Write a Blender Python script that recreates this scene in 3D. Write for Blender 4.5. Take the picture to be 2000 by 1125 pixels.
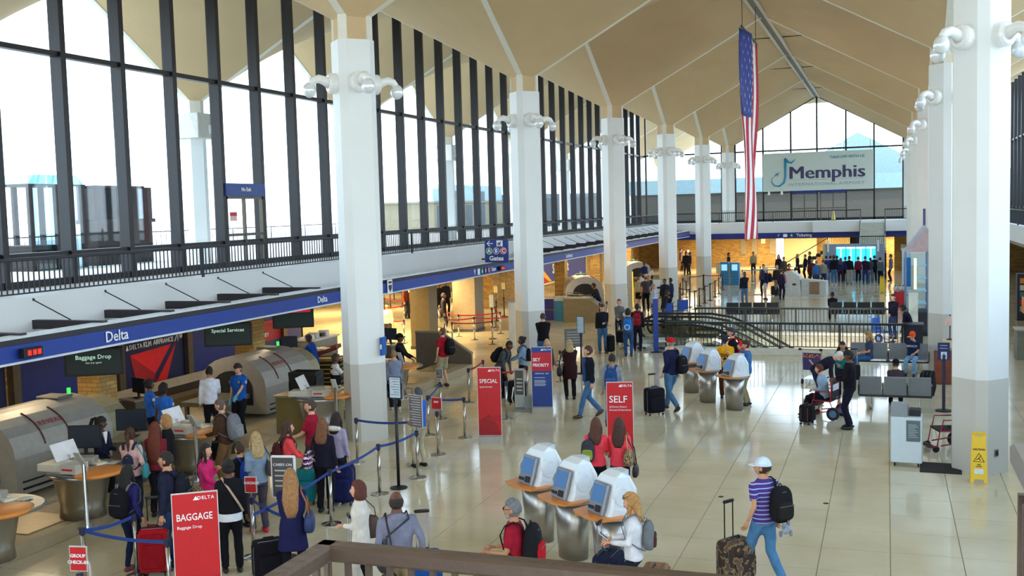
import bpy, bmesh, math, random
import numpy as np
from mathutils import Vector, Matrix, noise as mnoise
random.seed(7)
for o in list(bpy.data.objects): bpy.data.objects.remove(o)
S = bpy.context.scene; C = S.collection
TS = bpy.data.scenes.new('workbench')
# ---------------------------------------------------------------- camera
EYE = 5.3; FPX = 2073.9; YAW = .34; PIT = .0736; ROL = -.0274
cam = bpy.data.cameras.new('camera'); co = bpy.data.objects.new('camera', cam); C.objects.link(co); S.camera = co
cam.sensor_width = 36; cam.lens = FPX/2000*36; cam.clip_start = .05; cam.clip_end = 2000
fw = Vector((-math.sin(YAW)*math.cos(PIT), math.cos(YAW)*math.cos(PIT), -math.sin(PIT)))
rt = Vector((math.cos(YAW), math.sin(YAW), 0)); up = rt.cross(fw)
r2 = rt*math.cos(ROL) - up*math.sin(-ROL)*1.0; u2 = up*math.cos(ROL) + rt*math.sin(-ROL)
co.matrix_world = Matrix((( r2.x, u2.x, -fw.x, 0), (r2.y, u2.y, -fw.y, 0), (r2.z, u2.z, -fw.z, EYE), (0,0,0,1)))
# ---------------------------------------------------------------- sky, sun, exposure
w = bpy.data.worlds.new('sky'); S.world = w; w.use_nodes = True
nt = w.node_tree; bg = nt.nodes['Background']
tc = nt.nodes.new('ShaderNodeTexCoord'); sp = nt.nodes.new('ShaderNodeSeparateXYZ'); rp = nt.nodes.new('ShaderNodeValToRGB')
nt.links.new(tc.outputs['Generated'], sp.inputs[0]); nt.links.new(sp.outputs['Z'], rp.inputs[0])
rp.color_ramp.elements[0].position = 0; rp.color_ramp.elements[0].color = (.87, .95, 1, 1)
rp.color_ramp.elements[1].position = .7; rp.color_ramp.elements[1].color = (.50, .73, 1, 1)
nt.links.new(rp.outputs[0], bg.inputs[0]); bg.inputs[1].default_value = 3.0
def sunlamp(e, col, rot, ang):
    l = bpy.data.lights.new('sun', 'SUN'); l.energy = e; l.color = col; l.angle = ang
    o = bpy.data.objects.new('sun', l); C.objects.link(o); o.rotation_euler = rot
sunlamp(3.0, (1, .93, .82), (math.radians(22), 0, math.radians(-60)), math.radians(1))
S.view_settings.view_transform = 'Standard'; S.view_settings.look = 'None'; S.view_settings.gamma = 1
S.view_settings.use_curve_mapping = False; S.view_settings.exposure = 0.78
def point_area(name, loc, size, e, col, rot=(0,0,0)):
    l = bpy.data.lights.new(name, 'AREA'); l.shape = 'RECTANGLE'; l.size, l.size_y = size; l.energy = e; l.color = col
    o = bpy.data.objects.new(name, l); C.objects.link(o); o.location = loc; o.rotation_euler = rot
# ---------------------------------------------------------------- helpers
def lin(h):
    h = h.lstrip('#'); h = ''.join(c*2 for c in h) if len(h) == 3 else h; return tuple(((v/12.92) if v <= .04045 else ((v+.055)/1.055)**2.4) for v in (int(h[i:i+2],16)/255 for i in (0,2,4)))
MC = {}
def M(col, rough=.6, metal=0, var=.08, scale=6., bump=0., bscale=40., spec=.5, key=None):
    k = key or (col, rough, metal, var, scale, bump, bscale, spec)
    if k in MC: return MC[k]
    m = bpy.data.materials.new('surface'); m.use_nodes = True; t = m.node_tree; b = t.nodes['Principled BSDF']
    c = lin(col); m.diffuse_color = (*c, 1)
    b.inputs['Roughness'].default_value = rough; b.inputs['Metallic'].default_value = metal
    b.inputs['Specular IOR Level'].default_value = spec
    tcn = t.nodes.new('ShaderNodeTexCoord')
    n = t.nodes.new('ShaderNodeTexNoise'); n.inputs['Scale'].default_value = scale; n.inputs['Detail'].default_value = 4
    t.links.new(tcn.outputs['Object'], n.inputs['Vector'])
    r = t.nodes.new('ShaderNodeValToRGB'); r.color_ramp.elements[0].position = .3; r.color_ramp.elements[1].position = .7
    r.color_ramp.elements[0].color = (*[max(0, v*(1-var)) for v in c], 1); r.color_ramp.elements[1].color = (*[min(1, v*(1+var)) for v in c], 1)
    t.links.new(n.outputs[0], r.inputs[0]); t.links.new(r.outputs[0], b.inputs['Base Color'])
    if bump:
        n2 = t.nodes.new('ShaderNodeTexNoise'); n2.inputs['Scale'].default_value = bscale
        t.links.new(tcn.outputs['Object'], n2.inputs['Vector'])
        bp = t.nodes.new('ShaderNodeBump'); bp.inputs['Strength'].default_value = bump; bp.inputs['Distance'].default_value = .02
        t.links.new(n2.outputs[0], bp.inputs['Height']); t.links.new(bp.outputs[0], b.inputs['Normal'])
    MC[k] = m; return m
def cloth(col, **k): return M(col, .9, 0, .16, 9., .35, 25., .2, **k)
def emis(col, e):
    k = ('e', col, e)
    if k in MC: return MC[k]
    m = bpy.data.materials.new('lit'); m.use_nodes = True; b = m.node_tree.nodes['Principled BSDF']
    b.inputs['Base Color'].default_value = (*[v*.2 for v in lin(col)], 1); b.inputs['Emission Color'].default_value = (*lin(col), 1); b.inputs['Emission Strength'].default_value = e
    MC[k] = m; return m
def glassmat(name, tint, refl):
    if name in MC: return MC[name]
    m = bpy.data.materials.new(name); m.use_nodes = True; t = m.node_tree; t.nodes.clear()
    o = t.nodes.new('ShaderNodeOutputMaterial'); mx = t.nodes.new('ShaderNodeMixShader'); tr = t.nodes.new('ShaderNodeBsdfTransparent'); g = t.nodes.new('ShaderNodeBsdfGlossy')
    fr = t.nodes.new('ShaderNodeLayerWeight'); fr.inputs[0].default_value = refl
    tr.inputs[0].default_value = (*tint, 1); g.inputs['Roughness'].default_value = .02
    t.links.new(fr.outputs['Facing'], mx.inputs[0])
    t.links.new(tr.outputs[0], mx.inputs[1]); t.links.new(g.outputs[0], mx.inputs[2]); t.links.new(mx.outputs[0], o.inputs[0])
    MC[name] = m; return m
class B:
    """mesh builder: primitives collected into one mesh"""
    def __init__(s): s.v = []; s.f = []; s.m = []; s.X = Matrix()
    def add(s, vs, fs, mi=0):
        n = len(s.v); s.v += [s.X @ Vector(v) for v in vs]; s.f += [tuple(i+n for i in f) for f in fs]; s.m += [mi]*len(fs); return s
    def box(s, c, d, mi=0, rot=None, taper=1., bev=0.):
        x, y, z = [v/2 for v in d]; t = taper
        if bev:
            b = min(bev, x*.9, y*.9, z*.9); vs = []
            for zz, i in ((-z, b), (-z+b, 0), (z-b, 0), (z, b)):
                k = 1 if zz < 0 else t
                for px, py in ((-x+i, -y+b+i*.0), (-x+b, -y+i), (x-b, -y+i), (x-i, -y+b), (x-i, y-b), (x-b, y-i), (-x+b, y-i), (-x+i, y-b)):
                    vs.append((px*k, py*k, zz))
            fs = [tuple(range(7, -1, -1)), tuple(range(24, 32))] + [(r*8+j, r*8+(j+1) % 8, r*8+8+(j+1) % 8, r*8+8+j) for r in range(3) for j in range(8)]
        else:
            vs = [(-x,-y,-z),(x,-y,-z),(x,y,-z),(-x,y,-z),(-x*t,-y*t,z),(x*t,-y*t,z),(x*t,y*t,z),(-x*t,y*t,z)]
            fs = [(3,2,1,0),(4,5,6,7),(0,1,5,4),(1,2,6,5),(2,3,7,6),(3,0,4,7)]
        R = rot if rot is not None else Matrix()
        if not isinstance(R, Matrix): R = Matrix.Rotation(R, 4, 'Z')
        return s.add([(R @ Vector(v)) + Vector(c) for v in vs], fs, mi)
    def b2(s, a, b, mi=0, **k): return s.box([(p+q)/2 for p, q in zip(a, b)], [abs(q-p) for p, q in zip(a, b)], mi, **k)
    def tube(s, pts, rad, n=8, mi=0, flat=1., cap=True, axis=None):
        pts = [Vector(p) for p in pts]; k = len(pts)
        if not isinstance(rad, (list, tuple)): rad = [rad]*k
        vs = []; ref = None
        for i, p in enumerate(pts):
            d = (pts[min(i+1, k-1)] - pts[max(i-1, 0)]); d = d.normalized() if d.length > 1e-9 else Vector((0,0,1))
            if ref is None:
                ref = Vector(axis) if axis else (Vector((1,0,0)) if abs(d.x) < .8 else Vector((0,1,0)))
            a = (ref - d*ref.dot(d)); a = a.normalized() if a.length > 1e-6 else d.orthogonal().normalized(); ref = a; b = d.cross(a)
            r = rad[i]
            for j in range(n):
                t = 2*math.pi*j/n; vs.append(p + a*math.cos(t)*r + b*math.sin(t)*r*flat)
        fs = [(i*n+j, i*n+(j+1) % n, (i+1)*n+(j+1) % n, (i+1)*n+j) for i in range(k-1) for j in range(n)]
        if cap: fs += [tuple(range(n-1, -1, -1)), tuple((k-1)*n+j for j in range(n))]
        return s.add(vs, fs, mi)
    def rings(s, rs, n=12, mi=0, cap=True):
        """stack of ellipses (cx,cy,cz,rx,ry)"""
        vs = [(cx+rx*math.cos(2*math.pi*j/n), cy+ry*math.sin(2*math.pi*j/n), cz) for cx, cy, cz, rx, ry in rs for j in range(n)]
        k = len(rs); fs = [(i*n+j, i*n+(j+1) % n, (i+1)*n+(j+1) % n, (i+1)*n+j) for i in range(k-1) for j in range(n)]
        if cap: fs += [tuple(range(n-1, -1, -1)), tuple((k-1)*n+j for j in range(n))]
        return s.add(vs, fs, mi)
    def cyl(s, c, r, h, n=12, mi=0, r2=None): 
        r2 = r if r2 is None else r2
        return s.rings([(c[0],c[1],c[2],r,r),(c[0],c[1],c[2]+h,r2,r2)], n, mi)
    def lathe(s, c, prof, n=12, mi=0): return s.rings([(c[0],c[1],c[2]+z,max(r,1e-4),max(r,1e-4)) for r, z in prof], n, mi)
    def ell(s, c, r, mi=0, n=10, m=7, fn=None):
        vs = []
        for i in range(m+1):
            ph = math.pi*i/m
            for j in range(n):
                t = 2*math.pi*j/n; d = Vector((math.sin(ph)*math.cos(t), math.sin(ph)*math.sin(t), -math.cos(ph)))
                q = Vector((d.x*r[0], d.y*r[1], d.z*r[2]))
                if fn: q = fn(d, q)
                vs.append(q + Vector(c))
        fs = [(i*n+j, i*n+(j+1) % n, (i+1)*n+(j+1) % n, (i+1)*n+j) for i in range(m) for j in range(n)]
        return s.add(vs, fs, mi)
    def prism(s, poly, a, b, mi=0, ax='z'):
        """extrude a 2-D polygon between a and b along ax (x: (y,z), y: (x,z), z: (x,y))"""
        f = {'z': lambda p, h: (p[0], p[1], h), 'y': lambda p, h: (p[0], h, p[1]), 'x': lambda p, h: (h, p[0], p[1])}[ax]
        n = len(poly); vs = [f(p, a) for p in poly] + [f(p, b) for p in poly]
        return s.add(vs, [tuple(range(n-1, -1, -1)), tuple(range(n, 2*n))] + [(j, (j+1) % n, n+(j+1) % n, n+j) for j in range(n)], mi)
    def mesh(s, name, mats, smooth=False, merge=False):
        me = bpy.data.meshes.new(name); me.from_pydata([tuple(v) for v in s.v], [], s.f)
        for q in (mats if isinstance(mats, (list, tuple)) else [mats]): me.materials.append(q)
        me.polygons.foreach_set('material_index', s.m)
        bm = bmesh.new(); bm.from_mesh(me)
        if merge: bmesh.ops.remove_doubles(bm, verts=bm.verts, dist=1e-4)
        bmesh.ops.recalc_face_normals(bm, faces=bm.faces); bm.to_mesh(me); bm.free()
        if smooth: me.polygons.foreach_set('use_smooth', [True]*len(me.polygons))
        me.update(); return me
    def build(s, name, mats, parent=None, smooth=False, merge=False):
        o = bpy.data.objects.new(name, s.mesh(name, mats, smooth, merge)); C.objects.link(o)
        if parent is not None: o.parent = parent
        return o
def E(name, loc=(0,0,0), rz=0.): 
    o = bpy.data.objects.new(name, None); C.objects.link(o); o.location = loc; o.rotation_euler = (0,0,rz); o.empty_display_size = .1; return o
def tag(o, label=None, cat=None, group=None, kind=None):
    if label: o['label'] = label
    if cat: o['category'] = cat
    if group: o['group'] = group
    if kind: o['kind'] = kind
    return o
def st(o): o['kind'] = 'structure'; return o
def inst(src, name, parent, M4=None, loc=None):
    o = bpy.data.objects.new(name, src.data if hasattr(src, 'data') else src); C.objects.link(o); o.parent = parent
    if M4 is not None: o.matrix_local = M4
    if loc is not None: o.location = loc
    return o
def clone(root):
    r = root.copy(); C.objects.link(r)
    for ch in list(root.children):
        c = ch.copy(); C.objects.link(c); c.parent = r; c.matrix_parent_inverse = ch.matrix_parent_inverse
        for g in list(ch.children):
            d = g.copy(); C.objects.link(d); d.parent = c
    return r
def text(s, size, mat, parent, M4, name='lettering', depth=.004, bold=0., align='CENTER', spacing=1., sx=1., shear=0., fit=0.):
    cu = bpy.data.curves.new('t', 'FONT'); cu.body = s; cu.size = size; cu.extrude = depth; cu.offset = bold if bold < .008 else 0; cu.align_x = align; cu.align_y = 'CENTER'
    cu.space_character = spacing; cu.shear = shear; cu.resolution_u = 2
    t = bpy.data.objects.new('t', cu); TS.collection.objects.link(t); vl = TS.view_layers[0]; vl.update()
    me = bpy.data.meshes.new_from_object(t.evaluated_get(vl.depsgraph)); bpy.data.objects.remove(t)
    me.materials.clear(); me.materials.append(mat); me.name = name
    if bold >= .008:                       # heavy letters: thicken the strokes sideways
        bq = bmesh.new()
        for dx_ in (-1, -.33, .33, 1): m2_ = me.copy(); m2_.transform(Matrix.Translation((dx_*bold*1.3, 0, dx_*.0004))); bq.from_mesh(m2_); bpy.data.meshes.remove(m2_)
        bq.to_mesh(me); bq.free()
    if fit: xs_ = [v.co.x for v in me.vertices]; sx = fit/(max(xs_)-min(xs_))
    me.transform(Matrix.Diagonal((sx, 1, 1, 1)))
    o = bpy.data.objects.new(name, me); C.objects.link(o); o.parent = parent; o.matrix_local = M4; return o
def face(loc, rz=0., tilt=0.):
    """matrix that stands text upright; rz=0 faces -Y (towards the camera end), rz=pi/2 faces +X"""
    return Matrix.Translation(loc) @ Matrix.Rotation(rz, 4, 'Z') @ Matrix.Rotation(math.pi/2 - tilt, 4, 'X')
PI = math.pi
# ---------------------------------------------------------------- building constants
XL, XR, Y0, PY = -11.64, 1.71, 22.3, 12.4
HX, HY = 6.675, 6.2; Z0, Z1 = 9.6, 13.25; ZC = 9.27; MZ = 3.84; XG = XL-HX; XGR = XR+HX; YG = Y0+5*PY
XF = -16.0; XC = -14.2
white = M('#e6e9e6', .55, var=.03, scale=.8); lower = M('#c9c8c0', .5, var=.03, scale=.8); fascia = M('#e3e6e6', .55, var=.03, scale=.5)
tan = M('#cbb086', .85, var=.07, scale=.35, bump=.5, bscale=30); rib_m = M('#e4dfcf', .6, var=.03)
frame_m = M('#0c0b12', .4, 0, .1); rail_m = M('#3a3b3f', .45, .5); blue_m = M('#1d3f96', .4, var=.05); dkblue = M('#111b52', .45, var=.06)
steel = M('#a9a8a2', .28, .9, .05); chrome = M('#d6d8da', .15, 1, .03); black = M('#0e0e12', .5); dark = M('#231f22', .6); red = M('#c3121f', .45, var=.05)
glass = glassmat('window glass', (.93, .97, 1), .06)
# ---------------------------------------------------------------- floor
fl = E('floor'); st(fl)
fm = bpy.data.materials.new('polished terrazzo'); fm.use_nodes = True; t = fm.node_tree; pb = t.nodes['Principled BSDF']
tcn = t.nodes.new('ShaderNodeTexCoord'); n1 = t.nodes.new('ShaderNodeTexNoise'); n1.inputs['Scale'].default_value = .7; n1.inputs['Detail'].default_value = 8
geo = t.nodes.new('ShaderNodeNewGeometry'); t.links.new(geo.outputs['Position'], n1.inputs['Vector'])
r1 = t.nodes.new('ShaderNodeValToRGB'); r1.color_ramp.elements[0].position = .35; r1.color_ramp.elements[1].position = .7
r1.color_ramp.elements[0].color = (*lin('#cbbf9f'), 1); r1.color_ramp.elements[1].color = (*lin('#dcd2b6'), 1)
t.links.new(n1.outputs[0], r1.inputs[0]); t.links.new(r1.outputs[0], pb.inputs['Base Color'])
pb.inputs['Roughness'].default_value = .10; pb.inputs['Specular IOR Level'].default_value = .6
joint = M('#8d8672', .6)
TY = 1.03; TX = 1.0; gx, gy = -.95, 16.6
HOLE = (-7.4, .5, 37.9, 43.3)
ix0, ix1 = int(math.floor((-40-gx)/TX)), int(math.ceil((XGR+6-gx)/TX)); iy0, iy1 = int(math.floor((-10-gy)/TY)), int(math.ceil((100-gy)/TY))
fb = B(); jb = B(); tm = B().b2((.006, .006, -.03), (TX-.006, TY-.006, 0)).mesh('floor_tile', fm)
near = []
for i in range(ix0, ix1):
    for j in range(iy0, iy1):
        x, y = gx+i*TX, gy+j*TY
        if HOLE[0]-.3 < x+.5 < HOLE[1]+.5 and HOLE[2] < y+.5 < HOLE[3]+.3: continue
        if -9.5 <= x <= 2.2 and 13 < y < 37.6: near.append((x, y))
        else: fb.b2((x+.006, y+.006, -.03), (x+TX-.006, y+TY-.006, 0))
near.sort(key=lambda p: p[1])
for k, (x, y) in enumerate(near):
    if k < 296:
        o = bpy.data.objects.new('floor_tile', tm); C.objects.link(o); o.parent = fl; o.location = (x, y, 0)
    else: fb.b2((x+.006, y+.006, -.03), (x+TX-.006, y+TY-.006, 0))
tag(fb.build('tile_field', fm, fl), kind='stuff')
x0, x1 = gx+ix0*TX, gx+ix1*TX; y0, y1 = gy+iy0*TY, gy+iy1*TY
for a, b in (((x0, y0), (x1, HOLE[2])), ((x0, HOLE[3]), (x1, y1)), ((x0, HOLE[2]), (HOLE[0], HOLE[3])), ((HOLE[1], HOLE[2]), (x1, HOLE[3]))):
    jb.b2((a[0], a[1], -.25), (b[0], b[1], -.006))
jb.build('floor_slab', joint, fl)
# ---------------------------------------------------------------- vaults
def shell(cx, cy, parent, n=10, sides=(-1, 1)):
    b = B(); c = .10; N = n
    for sx in sides:
        for sy in (-1, 1):
            vs = []
            for i in range(N+1):
                for j in range(N+1):
                    u, v = i/N, j/N; uu = u**1.25; vv = v**1.25
                    x, y = c+(HX-c)*u, c+(HY-c)*v
                    vs.append((sx*x, sy*y, Z0+(Z1-Z0)*(u+v-u*v)))
            M_ = N+1; top = [(x, y, z+.12) for x, y, z in vs]
            b.add(vs, [(i*M_+j, (i+1)*M_+j, (i+1)*M_+j+1, i*M_+j+1) for i in range(N) for j in range(N)])
            b.add(top, [(i*M_+j, i*M_+j+1, (i+1)*M_+j+1, (i+1)*M_+j) for i in range(N) for j in range(N)])
            # rim
            for seq in ([(N*M_+j) for j in range(N+1)], [(i*M_+N) for i in range(N+1)]):
                vv2 = [vs[k] for k in seq]+[top[k] for k in seq]; L = len(seq)
                b.add(vv2, [(k, k+1, L+k+1, L+k) for k in range(L-1)])
    o = b.build('ceiling_shell', tan, parent); o.location = (cx, cy, 0)
    me = o.data; me.polygons.foreach_set('use_smooth', [True]*len(me.polygons))
    return o
def ribs(parent, cx, cy, me):
    o = bpy.data.objects.new('rib', me); C.objects.link(o); o.parent = parent; o.location = (cx, cy, 0)
def ribmesh(arms=((0, HX), (1, HY), (2, HX), (3, HY))):
    b = B()
    for k, L in arms:
        b.X = Matrix.Rotation(k*PI/2, 4, 'Z'); z0 = Z0-.05; 
        b.add([(0,-.11,z0),(0,.11,z0),(L,.07,Z1-.05),(L,-.07,Z1-.05),(0,-.13,z0+.1),(0,.13,z0+.1),(L,.1,Z1+.05),(L,-.1,Z1+.05)], [(0,1,2,3),(0,3,7,4),(1,5,6,2),(3,2,6,7)])
    b.X = Matrix(); return b.mesh('rib', rib_m)
ceil = E('ceiling'); st(ceil)
rm_ = ribmesh(); rmh = ribmesh(((0, HX), (1, HY), (3, HY))); s0 = None; sh_ = None
rows = [(XL, -3, 6), (XR, -3, 6), (XL-2*HX, -1, 9)]
for rx, a, b_ in rows:
    for k in range(a, b_):
        cy = Y0+k*PY
        if rx != XL-2*HX and k == 5:      # the last interior umbrella keeps only its near half inside, the far half is the porch outside
            pass
        if rx < XL-1:                      # outdoors only the half towards the hall is roofed
            if sh_ is None: sh_ = shell(rx, cy, ceil, sides=(1,))
            else:
                o = bpy.data.objects.new('ceiling_shell', sh_.data); C.objects.link(o); o.parent = ceil; o.location = (rx, cy, 0)
            ribs(ceil, rx, cy, rmh); continue
        if s0 is None: s0 = shell(rx, cy, ceil)
        else:
            o = bpy.data.objects.new('ceiling_shell', s0.data); C.objects.link(o); o.parent = ceil; o.location = (rx, cy, 0)
        ribs(ceil, rx, cy, rm_)
# ridge beams and dark strips that stand for the shadow in the joint gaps
rb = B(); xm = (XL+XR)/2
rb.b2((xm-.26, -20, Z1-.13), (xm-.12, YG, Z1-.04)); rb.b2((xm+.12, -20, Z1-.13), (xm+.26, YG, Z1-.04)); rb.b2((xm-.12, -20, Z1-.08), (xm+.12, YG, Z1-.03), 1)
st(rb.build('trim_1', [M('#b9b3a2', .5, .3), M('#7c766a', .7)]))
for k in range(-2, 5):
    y = Y0+(k+.5)*PY; b = B()
    for s in (-1, 1):
        b.add([(xm, y-.09, Z1-.035), (xm+s*2.4, y-.015, Z1-.02), (xm+s*2.4, y+.015, Z1-.02), (xm, y+.09, Z1-.035), (xm, y-.09, Z1+.02), (xm+s*2.4, y-.015, Z1+.02), (xm+s*2.4, y+.015, Z1+.02), (xm, y+.09, Z1+.02)], [(0,1,2,3),(4,5,6,7),(0,1,5,4),(3,2,6,7)])
    st(b.build('trim_%d' % (k+4), M('#3b342c', .8)))
# ---------------------------------------------------------------- columns
def octa(r=.5, h=.11): return [(h,-r),(r,-h),(r,h),(h,r),(-h,r),(-r,h),(-r,-h),(-h,-r)]
def column(x, y, z0, label):
    e = E('column', (x, y, z0)); tag(e, label, 'column', 'white columns along the hall')
    zl = 1.82 if z0 == 0 else .95
    B().prism(octa(.502, .112), 0, zl).build('lower_shaft', lower, e)
    B().prism(octa(), zl, ZC-z0).build('shaft', white, e)
    p = octa(.47, .11); q = []
    for i in range(0, 8, 2):          # recessed wide faces of the neck
        a, b = Vector(p[i]), Vector(p[(i+1) % 8]); q += [p[i]]; mdir = -((a+b)/2).normalized()*.045
        q += [tuple(a+(b-a)*.06+mdir), tuple(b+(a-b)*.06+mdir), p[(i+1) % 8]]
    nb = B().prism(q, ZC-z0, Z0+.5-z0)
    for i in range(len(nb.f)):
        pass
    nk = nb.build('neck', [rib_m, tan], e)
    for pl in nk.data.polygons:
        n = pl.normal
        if abs(n.z) < .5 and abs(abs(n.x)-abs(n.y)) < .25 and pl.area > .15: pl.material_index = 1
    return e
ordn = ['nearest', 'second', 'third', 'fourth', 'fifth', 'sixth']
for k in range(-2, 6):
    for x, sd in ((XL, 'left'), (XR, 'right')):
        z0 = MZ if k == 5 else 0
        if k < 0: lab = 'white column of the %s row standing behind the camera' % sd
        elif k == 5: lab = 'white column of the %s row standing on the far gallery' % sd
        else: lab = '%s white column in the %s row, grey-painted foot' % (ordn[k], sd)
        column(x, Y0+k*PY, z0, lab)
for k in range(-1, 9):
    x, y = XL-2*HX, Y0+k*PY; e = E('terrace_column', (x, y, 3.6)); tag(e, 'white outdoor column with a box head beyond the left windows', 'column', 'outdoor columns beyond the left windows')
    B().prism(octa(.42, .1), 0, 4.75).build('shaft', white, e); B().box((0, 0, 5.2), (1.15, 1.15, .95), bev=.02).build('box_head', M('#c9c5ba', .7), e)
    B().prism(octa(.38, .1), 5.6, 6.5).build('neck', rib_m, e)
# lamps: four on each column
lampw = M('#f1f1ee', .25, var=.02, spec=.7); bulb = M('#e9eef0', .08, .15, .02, spec=1.)
def lamp_meshes():
    a = B(); a.tube([(0,0,0),(.0,.15,0)], [.235,.235], 24); a.tube([(0,.15,0),(0,.19,0)], [.235,.19], 24)
    m1 = a.mesh('mount', lampw, False)
    b = B(); b.tube([(0,.14,-.02),(0,.26,.06),(0,.40,.10),(0,.53,.06),(0,.60,-.03)], [.12,.11,.10,.09,.075], 12); m2 = b.mesh('arm', lampw, True)
    c = B(); c.ell((0,.62,-.16), (.155,.155,.175), n=10, m=8); m3 = c.mesh('glass_globe', bulb, True)
    return m1, m2, m3
LM = lamp_meshes()
for k in range(0, 6):
    for x, sd in ((XL, 'left'), (XR, 'right')):
        for q in range(4):
            ang = PI/4+q*PI/2; z = 8.3
            e = E('column_lamp', (x, Y0+k*PY, z)); e.rotation_euler = (0, 0, ang)
            e.location = (x-math.sin(ang)*.43, Y0+k*PY+math.cos(ang)*.43, z)
            tag(e, 'white hooked globe lamp on the %s %s column, on its %s face' % (ordn[k], sd, ('far left', 'near left', 'near right', 'far right')[q]), 'lamp', 'globe lamps of the %s column, %s row' % (ordn[k], sd))
            for n_, m_ in zip(('mount', 'arm', 'glass_globe'), LM): inst(type('q', (), {'data': m_})(), n_, e)
# ---------------------------------------------------------------- side glazing (left) and gable
def side_window(X, name, yfirst, yl, pitch=PY/6, out=-1):
    wn = E(name); st(wn)
    mm = B().box((0, 0, 0), (.32, .17, 1)).mesh('mullion', frame_m); mi2 = B().box((0, 0, 0), (.12, .26, 1)).mesh('mullion', frame_m)
    y = yfirst; ys = []
    while y < yl: ys.append(y); y += pitch
    for y in ys:
        u = ((y-Y0+HY) % PY)/PY; z1 = Z1
        o = inst(type('q', (), {'data': mm})(), 'mullion', wn); o.location = (X, y, (MZ-.1+z1)/2); o.scale = (1, 1, z1-MZ+.1)
    for a, b in zip(ys[:-1], ys[1:]):
        g = B(); g.b2((X-.012, a+.08, MZ+.1), (X+.012, b-.08, Z1)); g.build('pane', glass, wn)
    t = B(); t.b2((X-.1, ys[0], 9.15), (X+.1, YG if out < 0 else ys[-1], 9.27)); t.build('transom', frame_m, wn)
    t = B(); t.b2((X-.1, ys[0], 4.48), (X+.1, ys[-1], 4.62)); t.build('sill_rail', frame_m, wn)
    t = B(); t.b2((X-.14, ys[0], MZ), (X+.14, ys[-1], MZ+.16)); t.build('sill', frame_m, wn)
    return wn, ys
wl, YS = side_window(XG, 'window_1', 20.30-9*PY/6, YG-.3)
side_window(XGR, 'window_2', 20.42-9*PY/6, YG-.3, out=1)
# gable glass at the far end
wg = E('window_3'); st(wg); yg = YG
def zroof(x):
    d = min(abs(x-XL), abs(x-XR)); return Z0-.05+(Z1-Z0)*min(1, d/HX)
xs = [XG+.15, -16.2, -14.15, -12.15, -11.1, -8.97, -6.89, xm, -2.86, -.86, 1.18, 2.25, 4.3, 6.3, XGR-.15]
for x in xs:
    B().b2((x-.06, yg-.1, MZ), (x+.06, yg+.1, zroof(x)+.1)).build('mullion', frame_m, wg)
for a, b in zip(xs[:-1], xs[1:]):
    B().prism([(a+.05, MZ+.1), (b-.05, MZ+.1), (b-.05, zroof(b)+.05), (a+.05, zroof(a)+.05)], yg-.012, yg+.012, ax='y').build('pane', glass, wg)
B().b2((XG, yg-.08, 9.2), (XGR, yg+.08, 9.32)).build('transom', frame_m, wg)
B().b2((XG, yg-.1, MZ), (XGR, yg+.1, MZ+.2)).build('sill', frame_m, wg)
for x0_, x1_, s_ in ((XG, XL, 0), (XL, xm, 0), (xm, XR, 0), (XR, XGR, 0)):
    za, zb = zroof(x0_), zroof(x1_)
    B().prism([(x0_, za-.02), (x1_, zb-.02), (x1_, zb+.1), (x0_, za+.1)], yg-.09, yg+.09, ax='y').build('head', frame_m, wg)
B().b2((-8.97, yg-.06, 6.0), (-.86, yg+.06, 6.1)).build('door_rail', frame_m, wg)
# near gable, behind the camera
wb = E('window_4'); st(wb); yb = Y0-3*PY+.3
B().b2((XG, yb-.02, MZ), (XGR, yb+.02, Z1-.1)).build('pane', glass, wb)
for i in range(14): B().b2((XG+i*2.05-.06, yb-.1, 0), (XG+i*2.05+.06, yb+.1, Z1)).build('mullion', frame_m, wb)
# ---------------------------------------------------------------- mezzanine decks
mz = E('trim_40'); st(mz)
B().b2((XG-.3, -16, 3.0), (XF, YG-2.8, MZ)).build('left_gallery_slab', fascia, mz)
B().b2((6.1, -16, 3.0), (XGR+.3, YG-2.8, MZ)).build('right_gallery_slab', fascia, mz)
YF = 81.5
B().b2((XG-.3, YF, 3.04), (XGR+.3, YG+.4, MZ)).build('far_gallery_slab', fascia, mz)
B().b2((-5.1, YF-.5, 3.04), (-1.75, YF, MZ)).build('stair_bay_slab', fascia, mz)
B().b2((-.1, YF-.5, 3.04), (1.6, YF, MZ)).build('stair_side_slab', fascia, mz)
B().b2((XF-.2, YF-.15, 2.62), (XGR, YF+.1, 3.04)).build('far_sign_band', M('#15267c', .45), mz)
B().b2((-40, -16, 2.89), (XC-.26, YF, 2.97)).build('left_soffit', M('#8a8170', .8), mz)
B().b2((-40, YF, 2.6), (XGR+4, 100, 2.72)).build('far_soffit', M('#9a8d70', .8), mz)
B().b2((6.1, -16, 2.86), (16, YF, 2.98)).build('right_soffit', M('#8a8170', .8), mz)
# roof terrace outside
tr = E('trim_41'); st(tr)
B().b2((-75, -30, 3.3), (XG-.3, 130, 3.6)).build('terrace', M('#b9b6ac', .8), tr)
B().b2((XGR+.3, -30, 3.3), (60, 130, 3.6)).build('terrace', M('#b9b6ac', .8), tr)
B().b2((XG-.3, YG+.4, 3.3), (XGR+.3, 130, 3.6)).build('terrace', M('#a9a69c', .8), tr)
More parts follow.
